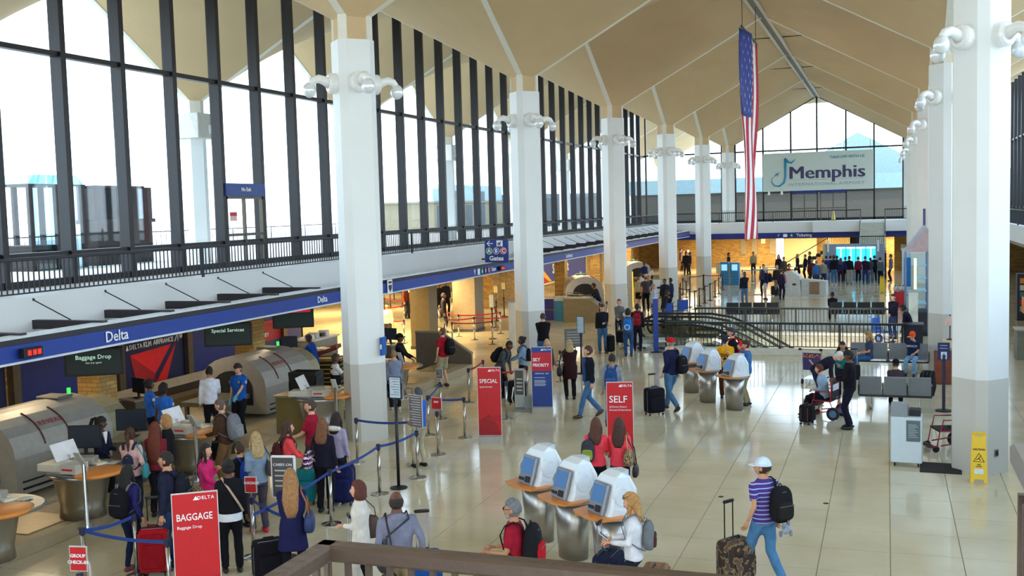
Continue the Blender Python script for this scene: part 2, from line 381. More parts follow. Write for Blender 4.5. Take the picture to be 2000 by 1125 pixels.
# ---------------------------------------------------------------- railings
def railing(name, a, b, z, h, label, group, pick=.18, posts=True, m=rail_m, curb=0., pw=.022, tw=.07, postn=2.0, fn=None):
    a, b = Vector((*a, z)), Vector((*b, z)); L = (b-a).length; d = (b-a)/L; e = E(name, a, math.atan2(d.y, d.x)); tag(e, label, 'railing', group)
    B().b2((-.03, -tw/2, h-.07), (L+.03, tw/2, h), bev=.01).build('top_rail', m, e)
    B().b2((0, -.02, .06), (L, .02, .09)).build('bottom_rail', m, e)
    n = max(2, int(L/pick)); pm = B().b2((-pw/2, -pw/2, .07), (pw/2, pw/2, h-.06)).mesh('picket', m)
    if n <= 260:
        for i in range(n+1): 
            o = bpy.data.objects.new('picket', pm); C.objects.link(o); o.parent = e; o.location = (L*i/n, 0, 0)
    else:
        q = B(); 
        for i in range(n+1): q.b2((L*i/n-pw/2, -pw/2, .07), (L*i/n+pw/2, pw/2, h-.06))
        tag(q.build('pickets', m, e), kind='stuff')
    for i in range(int(L/postn)+1):
        B().b2((i*postn-.025, -.03, 0), (i*postn+.025, .03, h-.05)).build('post', m, e)
    return e
lrm = M('#34363b', .45, .5)
k = 0
for a, b, nm in ((2, Y0, 'nearest bay'), (Y0, Y0+PY, 'second bay'), (Y0+PY, Y0+2*PY, 'third bay'), (Y0+2*PY, YF, 'far bays')):
    railing('gallery_railing', (XF-.05, a+.04), (XF-.05, b-.04), MZ, .78, 'dark picket railing on the left gallery edge, %s' % nm, 'left gallery railings', pick=.14 if b < 60 else .2, m=lrm, postn=500)
railing('gallery_railing', (XF, YF+.05), (-1.75, YF+.05), MZ, .8, 'dark picket railing along the far gallery left of the stair', 'far gallery railings', pick=.16, m=lrm, postn=4)
railing('gallery_railing', (-.1, YF+.05), (6.1, YF+.05), MZ, .8, 'dark picket railing along the far gallery right of the stair', 'far gallery railings', pick=.16, m=lrm, postn=4)
railing('gallery_railing', (6.15, 40), (6.15, YF), MZ, .8, 'dark railing on the right gallery beyond the columns', 'right gallery railings', pick=.2, m=lrm, postn=6)
# bronze rail in front of the camera
bz = M('#5b4c42', .4, .35, .08, bump=.1)
e = E('foreground_railing', (-1.1, 1.91, MZ)); tag(e, 'bronze metal railing corner in the foreground below the camera', 'railing')
def fr(p0, p1, nm):
    p0, p1 = Vector(p0), Vector(p1); L = (p1-p0).length; an = math.atan2((p1-p0).y, (p1-p0).x)
    q = B(); q.X = Matrix.Translation(p0) @ Matrix.Rotation(an, 4, 'Z'); q.b2((-.02, -.022, .745), (L+.02, .022, .78), bev=.006); q.build('top_rail', bz, e)
    q = B(); q.X = Matrix.Translation(p0) @ Matrix.Rotation(an, 4, 'Z'); q.b2((0, -.012, .06), (L, .012, .09)); q.build('bottom_rail', bz, e)
    n = int(L/.046)
    pm = B().b2((-.005, -.007, .08), (.005, .007, .75)).mesh('picket', bz)
    for i in range(n+1):
        o = bpy.data.objects.new('picket', pm); C.objects.link(o); o.parent = e; o.matrix_local = Matrix.Translation(p0+(p1-p0)*i/n) @ Matrix.Rotation(an, 4, 'Z')
fr((0, 0, 0), (1.1, 0, 0), 'a'); fr((0, 0, 0), (0, -1.6, 0), 'b')
e = E('side_railing', (.37, 1.95, MZ)); tag(e, 'dark railing with a broad silver cap at the right edge of the foreground', 'railing')
B().b2((-.04, 0, .70), (.16, 1.33, .76), bev=.01).build('cap', M('#8f8f90', .35, .7), e); B().b2((.0, 0, .60), (.1, 1.3, .70)).build('apron', bz, e)
for i in range(12): B().b2((-.02, .02+i*.115, 0), (.02, .05+i*.115, .62)).build('picket', bz, e)
# ---------------------------------------------------------------- canopy over the ticket counters
cn = E('trim_50'); st(cn)
def band(y0, y1): 
    B().b2((XC-.25, y0, 2.86), (XC, y1, 2.90)).build('lower_edge', M('#d5dde2', .4), cn)
    B().b2((XC-.2, y0, 2.90), (XC-.02, y1, 3.19)).build('sign_band', blue_m, cn)
    B().b2((XC-.3, y0, 3.19), (XC-.06, y1, 3.30)).build('dark_band', M('#2e2a30', .5), cn)
    B().b2((XC-.32, y0, 3.30), (XC-.0, y1, 3.34)).build('upper_edge', M('#d5dde2', .4), cn)
for a, b in ((-12, 9.8), (9.8, Y0), (Y0, Y0+PY), (Y0+PY, Y0+2*PY), (Y0+2*PY, 59.5), (59.5, 71.9), (71.9, YF)): band(a, b)
bm_ = B().b2((XF, -.07, 3.20), (XC-.08, .07, 3.375)).mesh('beam', M('#2c2830', .5)); rdm = B().tube([(XF-.02, 0, 3.78), (-15.1, 0, 3.38)], .012, 6).ell((XF, 0, 3.78), (.03, .03, .03)).mesh('tie_rod', rail_m)
y = 16.68-9*PY/6
while y < 80:
    if 25.3 < y < 44: y += PY/6; continue
    for me, nm in ((bm_, 'beam'), (rdm, 'tie_rod')):
        o = bpy.data.objects.new(nm, me); C.objects.link(o); o.parent = cn; o.location = (0, y, 0)
    y += PY/6
# lettering of the band
lw = M('#f2f4f6', .4)
def bandtext(s, y, size=.26, mat=lw, z=3.05, nm='lettering', **k): return text(s, size, mat, cn, face((XC, y, z), PI/2), nm, **k)
bandtext('Delta', 16.9, .3, bold=.002); bandtext('Delta', 24.95, .24, bold=.002); bandtext('Southwest', 48.4, .26, bold=.003); bandtext('Delta', 60.3, .2)
bandtext('Gates', 38.1, .22, bold=.003); bandtext('\u2191', 36.1, .3)
for s, y, col in (('A', 36.85, '#1f7a4a'), ('B', 37.2, '#2c3f8f'), ('C', 37.55, '#b02a3a')):
    B().tube([(XC, y, 3.05), (XC+.012, y, 3.05)], .12, 16).build('roundel', M(col, .4), cn); text(s, .17, lw, cn, face((XC+.014, y, 3.05), PI/2), bold=.004)
B().b2((XC, 36.38, 2.94), (XC+.012, 36.62, 3.16)).build('plane_symbol', lw, cn)
for y in (26.2, 29.0):
    e = E('shield_sign', (XC+.01, y, 2.87)); tag(e, 'white sign with a dark shield on the blue band, %s column' % ('just past the nearest left' if y < 28 else 'midway to the second left'), 'sign', 'shield signs on the blue band')
    B().b2((0, -.16, 0), (.02, .16, .42)).build('board', lw, e); B().prism([(-.1, .26), (.1, .26), (.1, .16), (0, .04), (-.1, .16)], .02, .03, ax='x').build('shield', M('#3a2030', .5), e); B().b2((.02, -.1, .31), (.03, .1, .37)).build('heading', black, e)
for y in (14.6, 38.75):
    e = E('led_sign', (XC+.02, y, 2.96)); tag(e, 'black display with red lit figures on the blue band, %s' % ('left edge of the frame' if y < 20 else 'beside the Gates lettering'), 'sign')
    B().b2((0, -.22, 0), (.12, .22, .17), bev=.01).build('case', black, e)
    for q in (-.1, .02, .13): B().b2((.12, q-.04, .04), (.125, q+.04, .13)).build('lit_figure', emis('#e02418', .9), e)
# big gates sign above the canopy
e = E('gates_sign', (-13.65, 37, 3.36)); tag(e, 'square blue hanging sign reading A B C Gates with an arrow', 'sign')
B().b2((-.46, -.05, 0), (.46, .05, .86), bev=.01).build('panel', M('#18337f', .35), e)
B().b2((-.6, -.03, .1), (-.46, .03, .16)).build('bracket', rail_m, e)
text('\u2190', .34, lw, e, face((-.24, -.055, .7))); B().b2((.02, -.06, .6), (.26, -.05, .82)).build('symbol_plate', lw, e)
pl = B(); pl.X = Matrix.Translation((.14, -.066, .71)) @ Matrix.Rotation(-PI/4, 4, 'Y'); pl.b2((-.09, -.004, -.014), (.09, .004, .014)); pl.prism([(-.02, 0), (.03, 0), (-.04, .085), (-.06, .085)], -.004, .004, ax='y'); pl.prism([(-.02, 0), (.03, 0), (-.04, -.085), (-.06, -.085)], -.004, .004, ax='y'); pl.prism([(-.09, -.04), (-.07, -.04), (-.06, 0), (-.07, .04), (-.09, .04)], -.004, .004, ax='y'); pl.build('plane_symbol', M('#18337f', .4), e)
for s, x, col in (('A', -.28, '#2e8a50'), ('B', 0, '#4c5fa8'), ('C', .28, '#c02535')):
    B().tube([(x, -.05, .43), (x, -.06, .43)], .125, 20).build('ring', lw, e); B().tube([(x, -.05, .43), (x, -.064, .43)], .11, 20).build('roundel', M(col if s != 'B' else '#18337f', .4), e)
    text(s, .2, lw, e, face((x, -.066, .43)), bold=.006)
text('Gates', .24, lw, e, face((0, -.055, .15)), bold=.005)
# ---------------------------------------------------------------- back walls of the ticket hall
brickm = M('#a58a5e', .8, var=.15, scale=3., bump=.4, bscale=60)
def brickmat():
    m = bpy.data.materials.new('brick'); m.use_nodes = True; t = m.node_tree; b = t.nodes['Principled BSDF']; b.inputs['Roughness'].default_value = .8
    g = t.nodes.new('ShaderNodeNewGeometry'); s = t.nodes.new('ShaderNodeSeparateXYZ'); a = t.nodes.new('ShaderNodeMath'); a.operation = 'ADD'; cb = t.nodes.new('ShaderNodeCombineXYZ'); br = t.nodes.new('ShaderNodeTexBrick')
    t.links.new(g.outputs['Position'], s.inputs[0]); t.links.new(s.outputs['X'], a.inputs[0]); t.links.new(s.outputs['Y'], a.inputs[1]); t.links.new(a.outputs[0], cb.inputs['X']); t.links.new(s.outputs['Z'], cb.inputs['Y'])
    t.links.new(cb.outputs[0], br.inputs['Vector']); br.inputs['Scale'].default_value = 1.; br.inputs['Brick Width'].default_value = .3; br.inputs['Row Height'].default_value = .1; br.inputs['Mortar Size'].default_value = .008
    br.inputs['Color1'].default_value = (*lin('#bb9650'), 1); br.inputs['Color2'].default_value = (*lin('#97733a'), 1); br.inputs['Mortar'].default_value = (*lin('#776244'), 1)
    t.links.new(br.outputs['Color'], b.inputs['Base Color']); bp = t.nodes.new('ShaderNodeBump'); bp.inputs['Strength'].default_value = .3; bp.inputs['Distance'].default_value = .01; bp.invert = True
    t.links.new(br.outputs['Fac'], bp.inputs['Height']); t.links.new(bp.outputs[0], b.inputs['Normal']); return m
brick = brickmat()
XB = -20.0
wlh = E('wall_left'); st(wlh)
B().b2((XB-.3, -12, 0), (XB-.1, 33.8, 2.89)).build('partition', brick, wlh)
B().b2((XB-.3, 54.6, 0), (XB-.1, 90, 2.89)).build('partition', brick, wlh)
B().b2((-39.9, 30, 0), (-39.7, 80, 2.89)).build('queue_hall_wall', brick, wlh)
B().b2((-39.8, 33.6, 0), (XB-.1, 33.8, 2.89)).build('queue_hall_side', brick, wlh)
B().b2((-39.8, 80, 0), (-20.1, 80.2, 2.89)).build('queue_hall_side', brick, wlh)
pilm = M('#6d6250', .35, .6); belt = M('#8b8270', .4, .5)
bluew = M('#17266e', .5, var=.05); bluew2 = M('#0f1646', .5, var=.05)
def wallpanel(y0, y1, z0, z1, m, lab, nm='wall_panel'):
    e = E(nm, (XB-.1, (y0+y1)/2, z0)); tag(e, lab, 'wall panel', 'graphic panels behind the ticket counters'); h = (y1-y0)/2
    B().b2((0, -h, 0), (.06, h, z1-z0)).build('panel', m, e); return e
wallpanel(13.5, 17.2, .42, 2.8, bluew, 'plain blue wall panel at the far left behind the counters')
p = wallpanel(17.3, 19.85, .42, 2.8, bluew2, 'dark blue wall panel with white airline lettering at left edge')
text('DELTA', .2, lw, p, face((.07, -1.0, 1.12), PI/2)); text('AIRFRANCE', .26, lw, p, face((.07, .05, 1.12), PI/2), bold=.006, sx=.85); text('/', .3, lw, p, face((.07, .78, 1.13), PI/2), bold=.01, shear=.3)
wallpanel(20.3, 23.6, .42, 2.8, bluew, 'plain blue wall panel left of the red triangle panel')
p = wallpanel(24.05, 26.8, .42, 2.8, bluew2, 'dark blue wall panel with a red triangle emblem and airline names')
text('DELTA', .19, lw, p, face((.07, -.84, 1.30), PI/2), spacing=1.2, bold=.001, fit=.54); text('KLM', .21, lw, p, face((.07, -.34, 1.31), PI/2), bold=.005, fit=.34); text('AIRFRANCE', .2, lw, p, face((.07, .38, 1.32), PI/2), bold=.004, fit=.92); text('/', .24, lw, p, face((.07, .93, 1.32), PI/2), bold=.006, shear=.3)
cr = B(); cr.X = Matrix.Translation((0, -.09, -.12)); cr.b2((.065, -.33, 1.57), (.075, -.17, 1.6)); [cr.ell((.07, -.25+q*.06, 1.65-abs(q)*.015), (.008, .02, .02), n=8, m=5) for q in (-1, 0, 1)]; cr.b2((.065, -.26, 1.66), (.075, -.24, 1.74)); cr.b2((.065, -.28, 1.69), (.075, -.22, 1.71)); cr.build('crown_emblem', lw, p)
def tri(pts, m, z=.06, d=.012, nm='emblem_facet'): B().prism(pts, z, z+d, ax='x').build(nm, m, p)
tri([(-1.25, 1.23), (-1.15, 1.23), (-1.2, 1.38)], lw); tri([(1.05, 1.24), (1.07, 1.24), (1.07, 1.52), (1.05, 1.52)], lw, nm='divider'); B().tube([(.065, 1.2, 1.38), (.075, 1.2, 1.38)], .08, 16).build('round_emblem', M('#b9bcc6', .5), p)
tri([(-1.1, 1.08), (.72, 1.18), (-.05, .42)], M('#e5141f', .5)); tri([(-1.1, 1.08), (-.05, .42), (-.32, .0), (-.75, -.28)], M('#a80d1c', .5)); tri([(.95, 1.2), (.0, .18), (.35, -.05)], M('#d8121d', .5)); tri([(-.05, .42), (.0, .18), (-.32, .0)], M('#5c0a22', .5), z=.061)
wallpanel(27.0, 30.0, .42, 2.8, bluew, 'plain blue wall panel right of the red triangle panel')
p = wallpanel(30.6, 32.2, .42, 2.8, M('#1f3e74', .5), 'blue wall panel with a red SKY PRIORITY band')
B().b2((.06, -.8, .62), (.075, .8, 1.3)).build('red_band', M('#c01828', .5), p); text('SKY', .17, lw, p, face((.08, -.5, 1.03), PI/2), bold=.006); text('PRIORITY', .17, lw, p, face((.08, -.3, .83), PI/2), bold=.006, sx=.85)
wallpanel(32.4, 33.6, .42, 2.8, bluew, 'plain blue wall panel beside the red band panel, far end')
for y in (20.08, 23.83, 26.9, 32.3):
    B().b2((XB-.1, y-.12, .1), (XB+.1, y+.12, 2.89)).build('metal_pilaster', pilm, wlh)
B().b2((XB-.1, -10, .28), (XB+.02, 33.6, .40)).build('trim_strip', pilm, wlh)
e = E('baggage_conveyor', (XB+.13, 20, 0)); tag(e, 'long steel baggage belt along the blue wall behind the counters', 'conveyor')
B().prism([(0, 0), (1.15, 0), (1.15, .3), (.9, .36), (.1, .36), (0, .62)], -20, 13.2, ax='y').build('housing', belt, e); B().b2((.12, -20, .36), (.88, 13.2, .385)).build('belt', M('#1d1b1c', .7), e)
for s_ in range(16): B().b2((1.15, -18+s_*2.0, .04), (1.165, -16.06+s_*2.0, .27)).build('side_panel', M('#7e725a', .35, .5), e)
# brick and clad pillars under the gallery
def pillar(x, y, s, m, lab, m2=None, hs=2.89):
    e = E('pillar', (x, y, 0)); tag(e, lab, 'pillar', 'pillars under the left gallery'); B().b2((-s/2, -s/2, 0), (s/2, s/2, hs)).build('shaft', m, e)
    B().b2((-s/2-.02, -s/2-.02, 0), (s/2+.02, s/2+.02, .12)).build('base', m2 or m, e); return e
pillar(-17.75, 20.35, .62, brick, 'brick pillar under the black Baggage Drop screen'); pillar(-17.6, 26.6, .62, brick, 'brick pillar right of the black Special Services screen'); pillar(-17.6, 13.9, .62, brick, 'brick pillar at the left edge behind the baggage scanner')
pillar(-17.0, 37.7, .8, M('#7a6c4e', .5), 'grey and olive clad pillar left of the queue opening', M('#4b4844', .5)); pillar(-17.5, 43.6, 1.05, M('#8b7e68', .5), 'grey and olive clad pillar right of the queue opening', M('#4b4844', .5)); pillar(-17.4, 57.6, .6, brick, 'orange lit brick pillar in front of the heart logo wall'); pillar(-17.4, 65.4, .6, brick, 'brick pillar in the far ticket bay'); pillar(-17.4, 74.2, .6, brick, 'brick pillar nearest the far gallery wall')
pillar(-20.7, 54.2, 1.3, brick, 'wide brick pier at the right side of the queue hall')
# southwest wall
p = wallpanel(61, 72.3, .7, 2.8, M('#2b3d8a', .5), 'long blue wall with a red and gold swoosh and white lettering')
text('So', .9, lw, p, face((.07, -1.75, .75), PI/2), bold=.03); text('t', .9, lw, p, face((.07, 1.25, .75), PI/2), bold=.03)
B().prism([(-5.6, 1.3), (-5.6, .4), (-4.4, .0), (-2.9, .0), (-4.4, .5)], .06, .075, ax='x').build('red_swoosh', red, p); B().prism([(-5.6, 1.8), (-5.6, 1.3), (-4.4, .5), (-2.9, 0), (-2.4, 0), (-4.1, .8)], .06, .08, ax='x').build('gold_swoosh', M('#e9a51d', .5), p); B().b2((.0, -5.65, -.12), (.14, 5.65, -.02)).build('ledge', M('#c9bd92', .5), p); B().b2((.0, 5.6, -.12), (.14, 5.7, 2.05)).build('edge_strip', M('#c9bd92', .5), p)
p = wallpanel(74.5, 76.7, .55, 2.8, M('#c9c7b4', .5), 'pale poster wall with blue gradient beside the logo wall'); B().b2((.06, -1, 0), (.07, 1, .5)).build('blue_strip', M('#3f88b4', .5), p); text('delta', .4, black, p, face((.07, 0, 1.4), PI/2), bold=.01) if False else B().b2((.06, -.55, 1.3), (.075, .55, 1.55)).build('dark_lettering', black, p)
p = wallpanel(79.2, 80.8, .4, 2.8, M('#b9c3ae', .5), 'green and yellow gradient poster in the far ticket bay'); B().b2((.06, -.7, 0), (.07, .7, .8)).build('teal_strip', M('#2e8a8e', .5), p)
# ---------------------------------------------------------------- hanging screens
def hang(x, y, s, sub, lab, w=1.2, h=.6, lit='#0a1512', z=1.98, rz=.55):
    e = E('hanging_screen', (x, y, z), rz); tag(e, lab, 'screen', 'black screens hanging over the counters')
    B().b2((-w/2, -.06, -.0), (w/2, .06, h), bev=.015).build('case', black, e); B().b2((-w/2+.05, -.07, .05), (w/2-.05, -.06, h-.05)).build('display', emis(lit, .8), e); B().b2((-.03, -.03, h), (.03, .03, 2.9-z)).build('bracket', rail_m, e)
    te = emis('#9fc3b2', .8); text(s, .13, te, e, face((0, -.075, h*.68)))
    if sub: text(sub, .06, te, e, face((0, -.075, h*.48)), bold=-.001); text('Drop any bag here', .045, te, e, face((0, -.075, h*.33)), bold=-.001) if False else None
    return e
hang(-16.1, 18.4, 'Baggage Drop', 'See any agent', 'black hanging screen reading Baggage Drop')
hang(-16.1, 23.35, 'Special Services', '', 'black hanging screen reading Special Services')
hs_ = hang(-16.6, 27.4, '', '', 'black hanging screen with a red bar before the SKY PRIORITY wall'); B().b2((-.5, -.075, .46), (.5, -.07, .66)).build('red_bar', emis('#a01828', .7), hs_)
# ---------------------------------------------------------------- baggage scanners
shell_m = M('#a39f95', .38, .25, .06); dkgr = M('#6b6a63', .5, .3)
def scanner(x, y, rz, lab, word=True, L=2.7, R=1.02):
    e = E('baggage_scanner', (x, y, 0), rz); tag(e, lab, 'scanner', 'round baggage scanners behind the counters')
    pr = []
    for i in range(13): a = PI*i/12; pr.append((R*math.cos(a), .82+R*.78*math.sin(a)))
    q = B(); q.prism([(R, .12)]+pr+[(-R, .12)], -L/2, L/2, ax='y'); q.build('barrel', shell_m, e, smooth=False)
    q = B(); pr2 = [(v*.8, .82+(z-.82)*.8) for v, z in pr]; q.prism([(R*.8, .12)]+pr2+[(-R*.8, .12)], L/2, L/2+.8, ax='y'); q.build('rear_hood', M('#a39b7c', .35, .3), e)
    q = B(); q.prism([(.62, .35)]+[(.62*math.cos(PI*i/10), .75+.5*math.sin(PI*i/10)) for i in range(11)]+[(-.62, .35)], -L/2-.03, -L/2+.1, ax='y'); q.build('tunnel_mouth', M('#1a1815', .8), e)
    q = B()
    for s in (-.55, .15): q.add([], []); q.tube([(R*1.005*math.cos(a), s, .82+R*.785*math.sin(a)) for a in [PI*(.06+.3*i/8) for i in range(9)]], .018, 6)
    q.build('seam_band', M('#54252a', .5), e)
    B().b2((R-.02, -L/2+.15, .2), (R+.02, L/2-.15, .24)).b2((R-.02, -L/2+.15, .34), (R+.02, L/2-.15, .37)).build('vent_slots', black, e)
    B().b2((-.3, L/2-.75, .82+R*.76), (.3, L/2-.3, .82+R*.82), bev=.02).build('top_hatch', dkgr, e); B().tube([(0, L/2-.1, .82+R*.78), (0, L/2-.1, .82+R*.9)], .04, 8).build('status_light', emis('#36d04a', 1.2), e)
    B().b2((-.55, -L/2-1.5, .55), (.55, -L/2, .66)).b2((-.5, -L/2-1.4, 0), (-.42, -L/2-1.3, .55)).b2((.42, -L/2-1.4, 0), (.5, -L/2-1.3, .55)).build('feed_table', dkgr, e)
    if word: text('REVEAL', .15, M('#a0303a', .5), e, Matrix.Translation((R*.80, -.2, .82+R*.78*.66)) @ Matrix.Rotation(PI/2, 4, 'Z') @ Matrix.Rotation(math.radians(48), 4, 'X'), spacing=1.3)
    return e
scanner(-16.6, 16.9, 0, 'rounded beige baggage scanner at the left edge')
scanner(-16.35, 25.0, .0, 'rounded beige baggage scanner behind the stacked black trays', L=2.4)
scanner(-15.7, 56.0, .35, 'pale round scanner with open mouth near the heart logo wall', False)
scanner(-15.9, 70.0, .35, 'pale round scanner in the far ticket bay', False)
# ---------------------------------------------------------------- ticket counters
wood = M('#d8873a', .35, var=.15, scale=2.); tanm = M('#a99878', .5, var=.06); pf = E('counter_platform', (-12.92, 0, 0)); tag(pf, 'low tan platform with baggage scales along the ticket counters', 'platform')
for a, b in ((-4, 9.5), (9.6, 16.4), (16.5, 21.2), (24.2, 27.6), (27.7, 32.4)):
    B().b2((-1.25, a, 0), (0, b, .24), bev=.01).build('platform_segment', tanm, pf)
    n = int((b-a)/1.6)
    for i in range(n): y = a+(b-a)*(i+.5)/n; B().b2((-1.15, y-.55, .24), (-.25, y+.55, .26), bev=.008).build('scale_plate', M('#b09a72', .35, .35), pf)
def counter(x, y, lab, mon=True, rz=0):
    e = E('ticket_counter', (x, y, .262), rz); e.scale = (1, 1, .78); tag(e, lab, 'counter', 'airline ticket counters on the left')
    q = B(); pr = [(-.75+.75*0, 0)]
    q.rings([(0, 0, 0, .42, .34), (0, 0, .25, .40, .32), (0, 0, .85, .50, .40), (0, 0, .98, .66, .52)], 20); q.build('drum', steel, e, smooth=True)
    q = B(); q.rings([(.1, .1, .98, .74, .60), (.1, .1, 1.02, .78, .64), (.1, .1, 1.05, .74, .60)], 24); q.build('counter_top', M('#8d9499', .3, .6), e)
    q = B(); q.rings([(.48, -.12, .99, .34, .40), (.48, -.12, 1.0, .38, .44), (.48, -.12, 1.06, .38, .44), (.48, -.12, 1.075, .34, .40)], 20); q.build('wood_shelf', wood, e, smooth=True)
    for i_ in range(5): B().box((-.5+.21*i_, .42-.1*(i_ % 2), 1.065+.01*(i_ % 3)), (.2, .15, .02+.03*(i_ % 2)), rot=.4*i_).build('paper_stack', M(['#e3ddc4', '#c9c4b4', '#f0ead2'][i_ % 3], .6), e)
    B().box((-.15, .3, 1.13), (.36, .26, .17), bev=.02, rot=.3).build('tag_printer', M('#a9a79d', .4, .2), e)
    if mon:
        B().b2((-.62, -.35, 1.04), (.12, .05, 1.2), bev=.01).build('printer', M('#cdc9bb', .4), e)
        q = B(); q.X = Matrix.Translation((-.35, .1, 1.2)) @ Matrix.Rotation(-.35, 4, 'Y'); q.b2((-.015, -.28, 0), (.015, .28, .40), bev=.005); mo = q.build('monitor', M('#dcdcdc', .4), e); q = B(); q.X = Matrix.Translation((-.35, .1, 1.2)) @ Matrix.Rotation(-.35, 4, 'Y'); q.b2((-.02, -.25, .03), (-.016, .25, .37)); q.build('display', emis('#10202e', .6), mo)
        B().b2((-.7, .2, 1.07), (-.35, .6, 1.09)).build('keyboard', M('#c9c2a4', .5), e); B().tube([(-.35, .1, 1.0), (-.35, .1, 1.3)], .03, 8).build('stand', chrome, e)
        B().b2((.0, -.5, 1.07), (.34, -.22, 1.27), bev=.01).build('ticket_reader', M('#b6b2a8', .4), e); B().b2((.05, -.505, 1.15), (.26, -.5, 1.19)).build('red_label', red, e)
    q = B().tube([(.62, -.62, 0), (.62, -.62, 1.42)], .035, 10); q.tube([(.62, -.62, 0), (.62, -.62, .02)], .16, 14); q.build('post', chrome, e)
    q = B(); q.X = Matrix.Translation((.62, -.62, 1.36)) @ Matrix.Rotation(.5, 4, 'X'); q.b2((-.06, -.015, -.05), (.06, .015, .34), bev=.006); q.build('sign_holder', M('#cfd3d4', .3, .5), e)
    return e
counter(-12.78, 12.13, 'rounded ticket counter with wood shelf at the lower left edge', False)
counter(-13.04, 14.44, 'rounded ticket counter in front of the ponytailed agent')
counter(-13.18, 17.61, 'rounded ticket counter beside the man in the brown sweater')
counter(-12.67, 21.89, 'rounded ticket counter left of the nearest left column', rz=.2)
counter(-12.99, 26.47, 'rounded ticket counter right of the nearest left column')
e = E('counter_screen', (-13.1, 31.4, 0)); tag(e, 'low slanted end wall of the counters beside the passage', 'partition')
B().prism([(-1.9, 0), (.1, 0), (.1, .55), (-1.0, 1.25), (-1.9, 1.25)], 1.1, 1.22, ax='y').build('end_panel', M('#6c655a', .45, .3), e); B().prism([(-1.92, 1.25), (-1.0, 1.25), (.12, .55), (.12, .6), (-1.0, 1.31), (-1.92, 1.31)], 1.08, 1.24, ax='y').build('cap', M('#a9a596', .3, .6), e)
B().b2((-3.2, -1.2, 0), (-3.05, 1.2, 1.2)).build('rear_panel', M('#5a4c33', .5, .2), e); B().b2((-3.25, -1.2, 1.2), (-3.0, 1.2, 1.25)).build('rear_cap', M('#a9a596', .3, .6), e)
# baggage drop desk with stacked trays
e = E('baggage_desk', (-13.35, 22.95, 0)); tag(e, 'metal topped baggage desk carrying stacked black trays', 'desk'); B().b2((-.7, -.75, 0), (.35, .75, .9), bev=.01).build('body', M('#8d8055', .45, .3), e); B().b2((-.74, -.8, .9), (.4, .8, .95), bev=.01).build('top', M('#c7bd98', .3, .6), e)
def stack(src_fn, n, x, y, z, dz, rz, lab, grp, cat, jit=.01):
    first = None
    for i in range(n):
        if first is None: o = first = src_fn()
        else: o = clone(first)
        o.location = (x+random.uniform(-jit, jit), y+random.uniform(-jit, jit), z+i*dz); o.rotation_euler = (0, 0, rz+random.uniform(-.03, .03))
        tag(o, lab + (', topmost of its stack' if i == n-1 else ', lowest of its stack' if i == 0 else ' in the middle of its stack'), cat, grp)
def tray(m=black, d=(.72, .5, .09)):
    def f():
        e = E('tray'); B().b2((-d[0]/2+.03, -d[1]/2+.03, 0), (d[0]/2-.03, d[1]/2-.03, .015)).build('base', m, e)
        q = B(); a, b, h = d[0]/2, d[1]/2, d[2]; q.b2((-a, -b, 0), (a, -b+.02, h)); q.b2((-a, b-.02, 0), (a, b, h)); q.b2((-a, -b, 0), (-a+.02, b, h)); q.b2((a-.02, -b, 0), (a, b, h)); q.build('rim', m, e); return e
    return f
stack(tray(), 9, -13.6, 22.95, .955, .05, 0.1, 'shallow black tray on the metal desk', 'stacked black trays', 'tray')
ybk = M('#14120f', .6); yb2 = M('#c9982a', .5)
def bigtray():
    e = E('tray'); B().b2((-.5, -.42, 0), (.5, .42, .02)).build('base', ybk, e); q = B(); q.b2((-.52, -.44, 0), (.52, -.41, .15)); q.b2((-.52, .41, 0), (.52, .44, .15)); q.b2((-.52, -.44, 0), (-.49, .44, .15)); q.b2((.49, -.44, 0), (.52, .44, .15)); q.build('rim', ybk, e)
    B().b2((-.525, -.445, .1), (.525, .445, .125)).build('yellow_edge', yb2, e); return e
stack(bigtray, 7, -16.2, 28.6, 0, .13, .25, 'deep black tray with yellow edge', 'black and yellow baggage trays', 'tray', .02)
e = E('tray', (-16.3, 28.6, 1.06), .3); tag(e, 'red lined tray with clear bags tilted on the black and yellow trays', 'tray'); q = B(); q.X = Matrix.Rotation(-.3, 4, 'Y'); q.b2((-.5, -.4, 0), (.5, .4, .03)); q.b2((-.5, -.4, 0), (-.47, .4, .12)); q.b2((.47, -.4, 0), (.5, .4, .12)); q.b2((-.5, -.4, 0), (.5, -.37, .12)); q.b2((-.5, .37, 0), (.5, .4, .12)); q.build('shell', M('#6a1b16', .5), e)
for i in range(5): B().ell((random.uniform(-.3, .3), random.uniform(-.2, .2), .12), (.14, .12, .07), n=8, m=5, fn=lambda d, q: q*(1+.2*math.sin(9*d.x+7*d.y))).build('folded_bag', M('#d8c8a4', .4), e, smooth=True)
# bins with liners
def bin_(x, y, lab, r=.2, h=.5):
    e = E('waste_bin', (x, y, .262 if x > -14.15 else 0)); tag(e, lab, 'bin', 'lined waste bins at the counters'); B().lathe((0, 0, 0), [(r*.75, 0), (r, h), (r*.95, h), (r*.72, .02)], 16).build('tub', M('#6a6f72', .6), e, smooth=True)
    B().lathe((0, 0, h-.16), [(r+.01, 0), (r+.035, .08), (r+.03, .17), (r+.0, .2), (r-.03, .1)], 18).build('liner', M('#c9d0d6', .3, bump=.6, bscale=14), e, smooth=True)
bin_(-13.33, 14.88, 'grey waste bin with white liner left of the group in the queue', .24, .6); bin_(-13.82, 18.62, 'grey waste bin with white liner behind the pink jacket woman', .2, .5); bin_(-13.47, 23.28, 'grey waste bin with white liner under the counter by the left column', .22, .55)
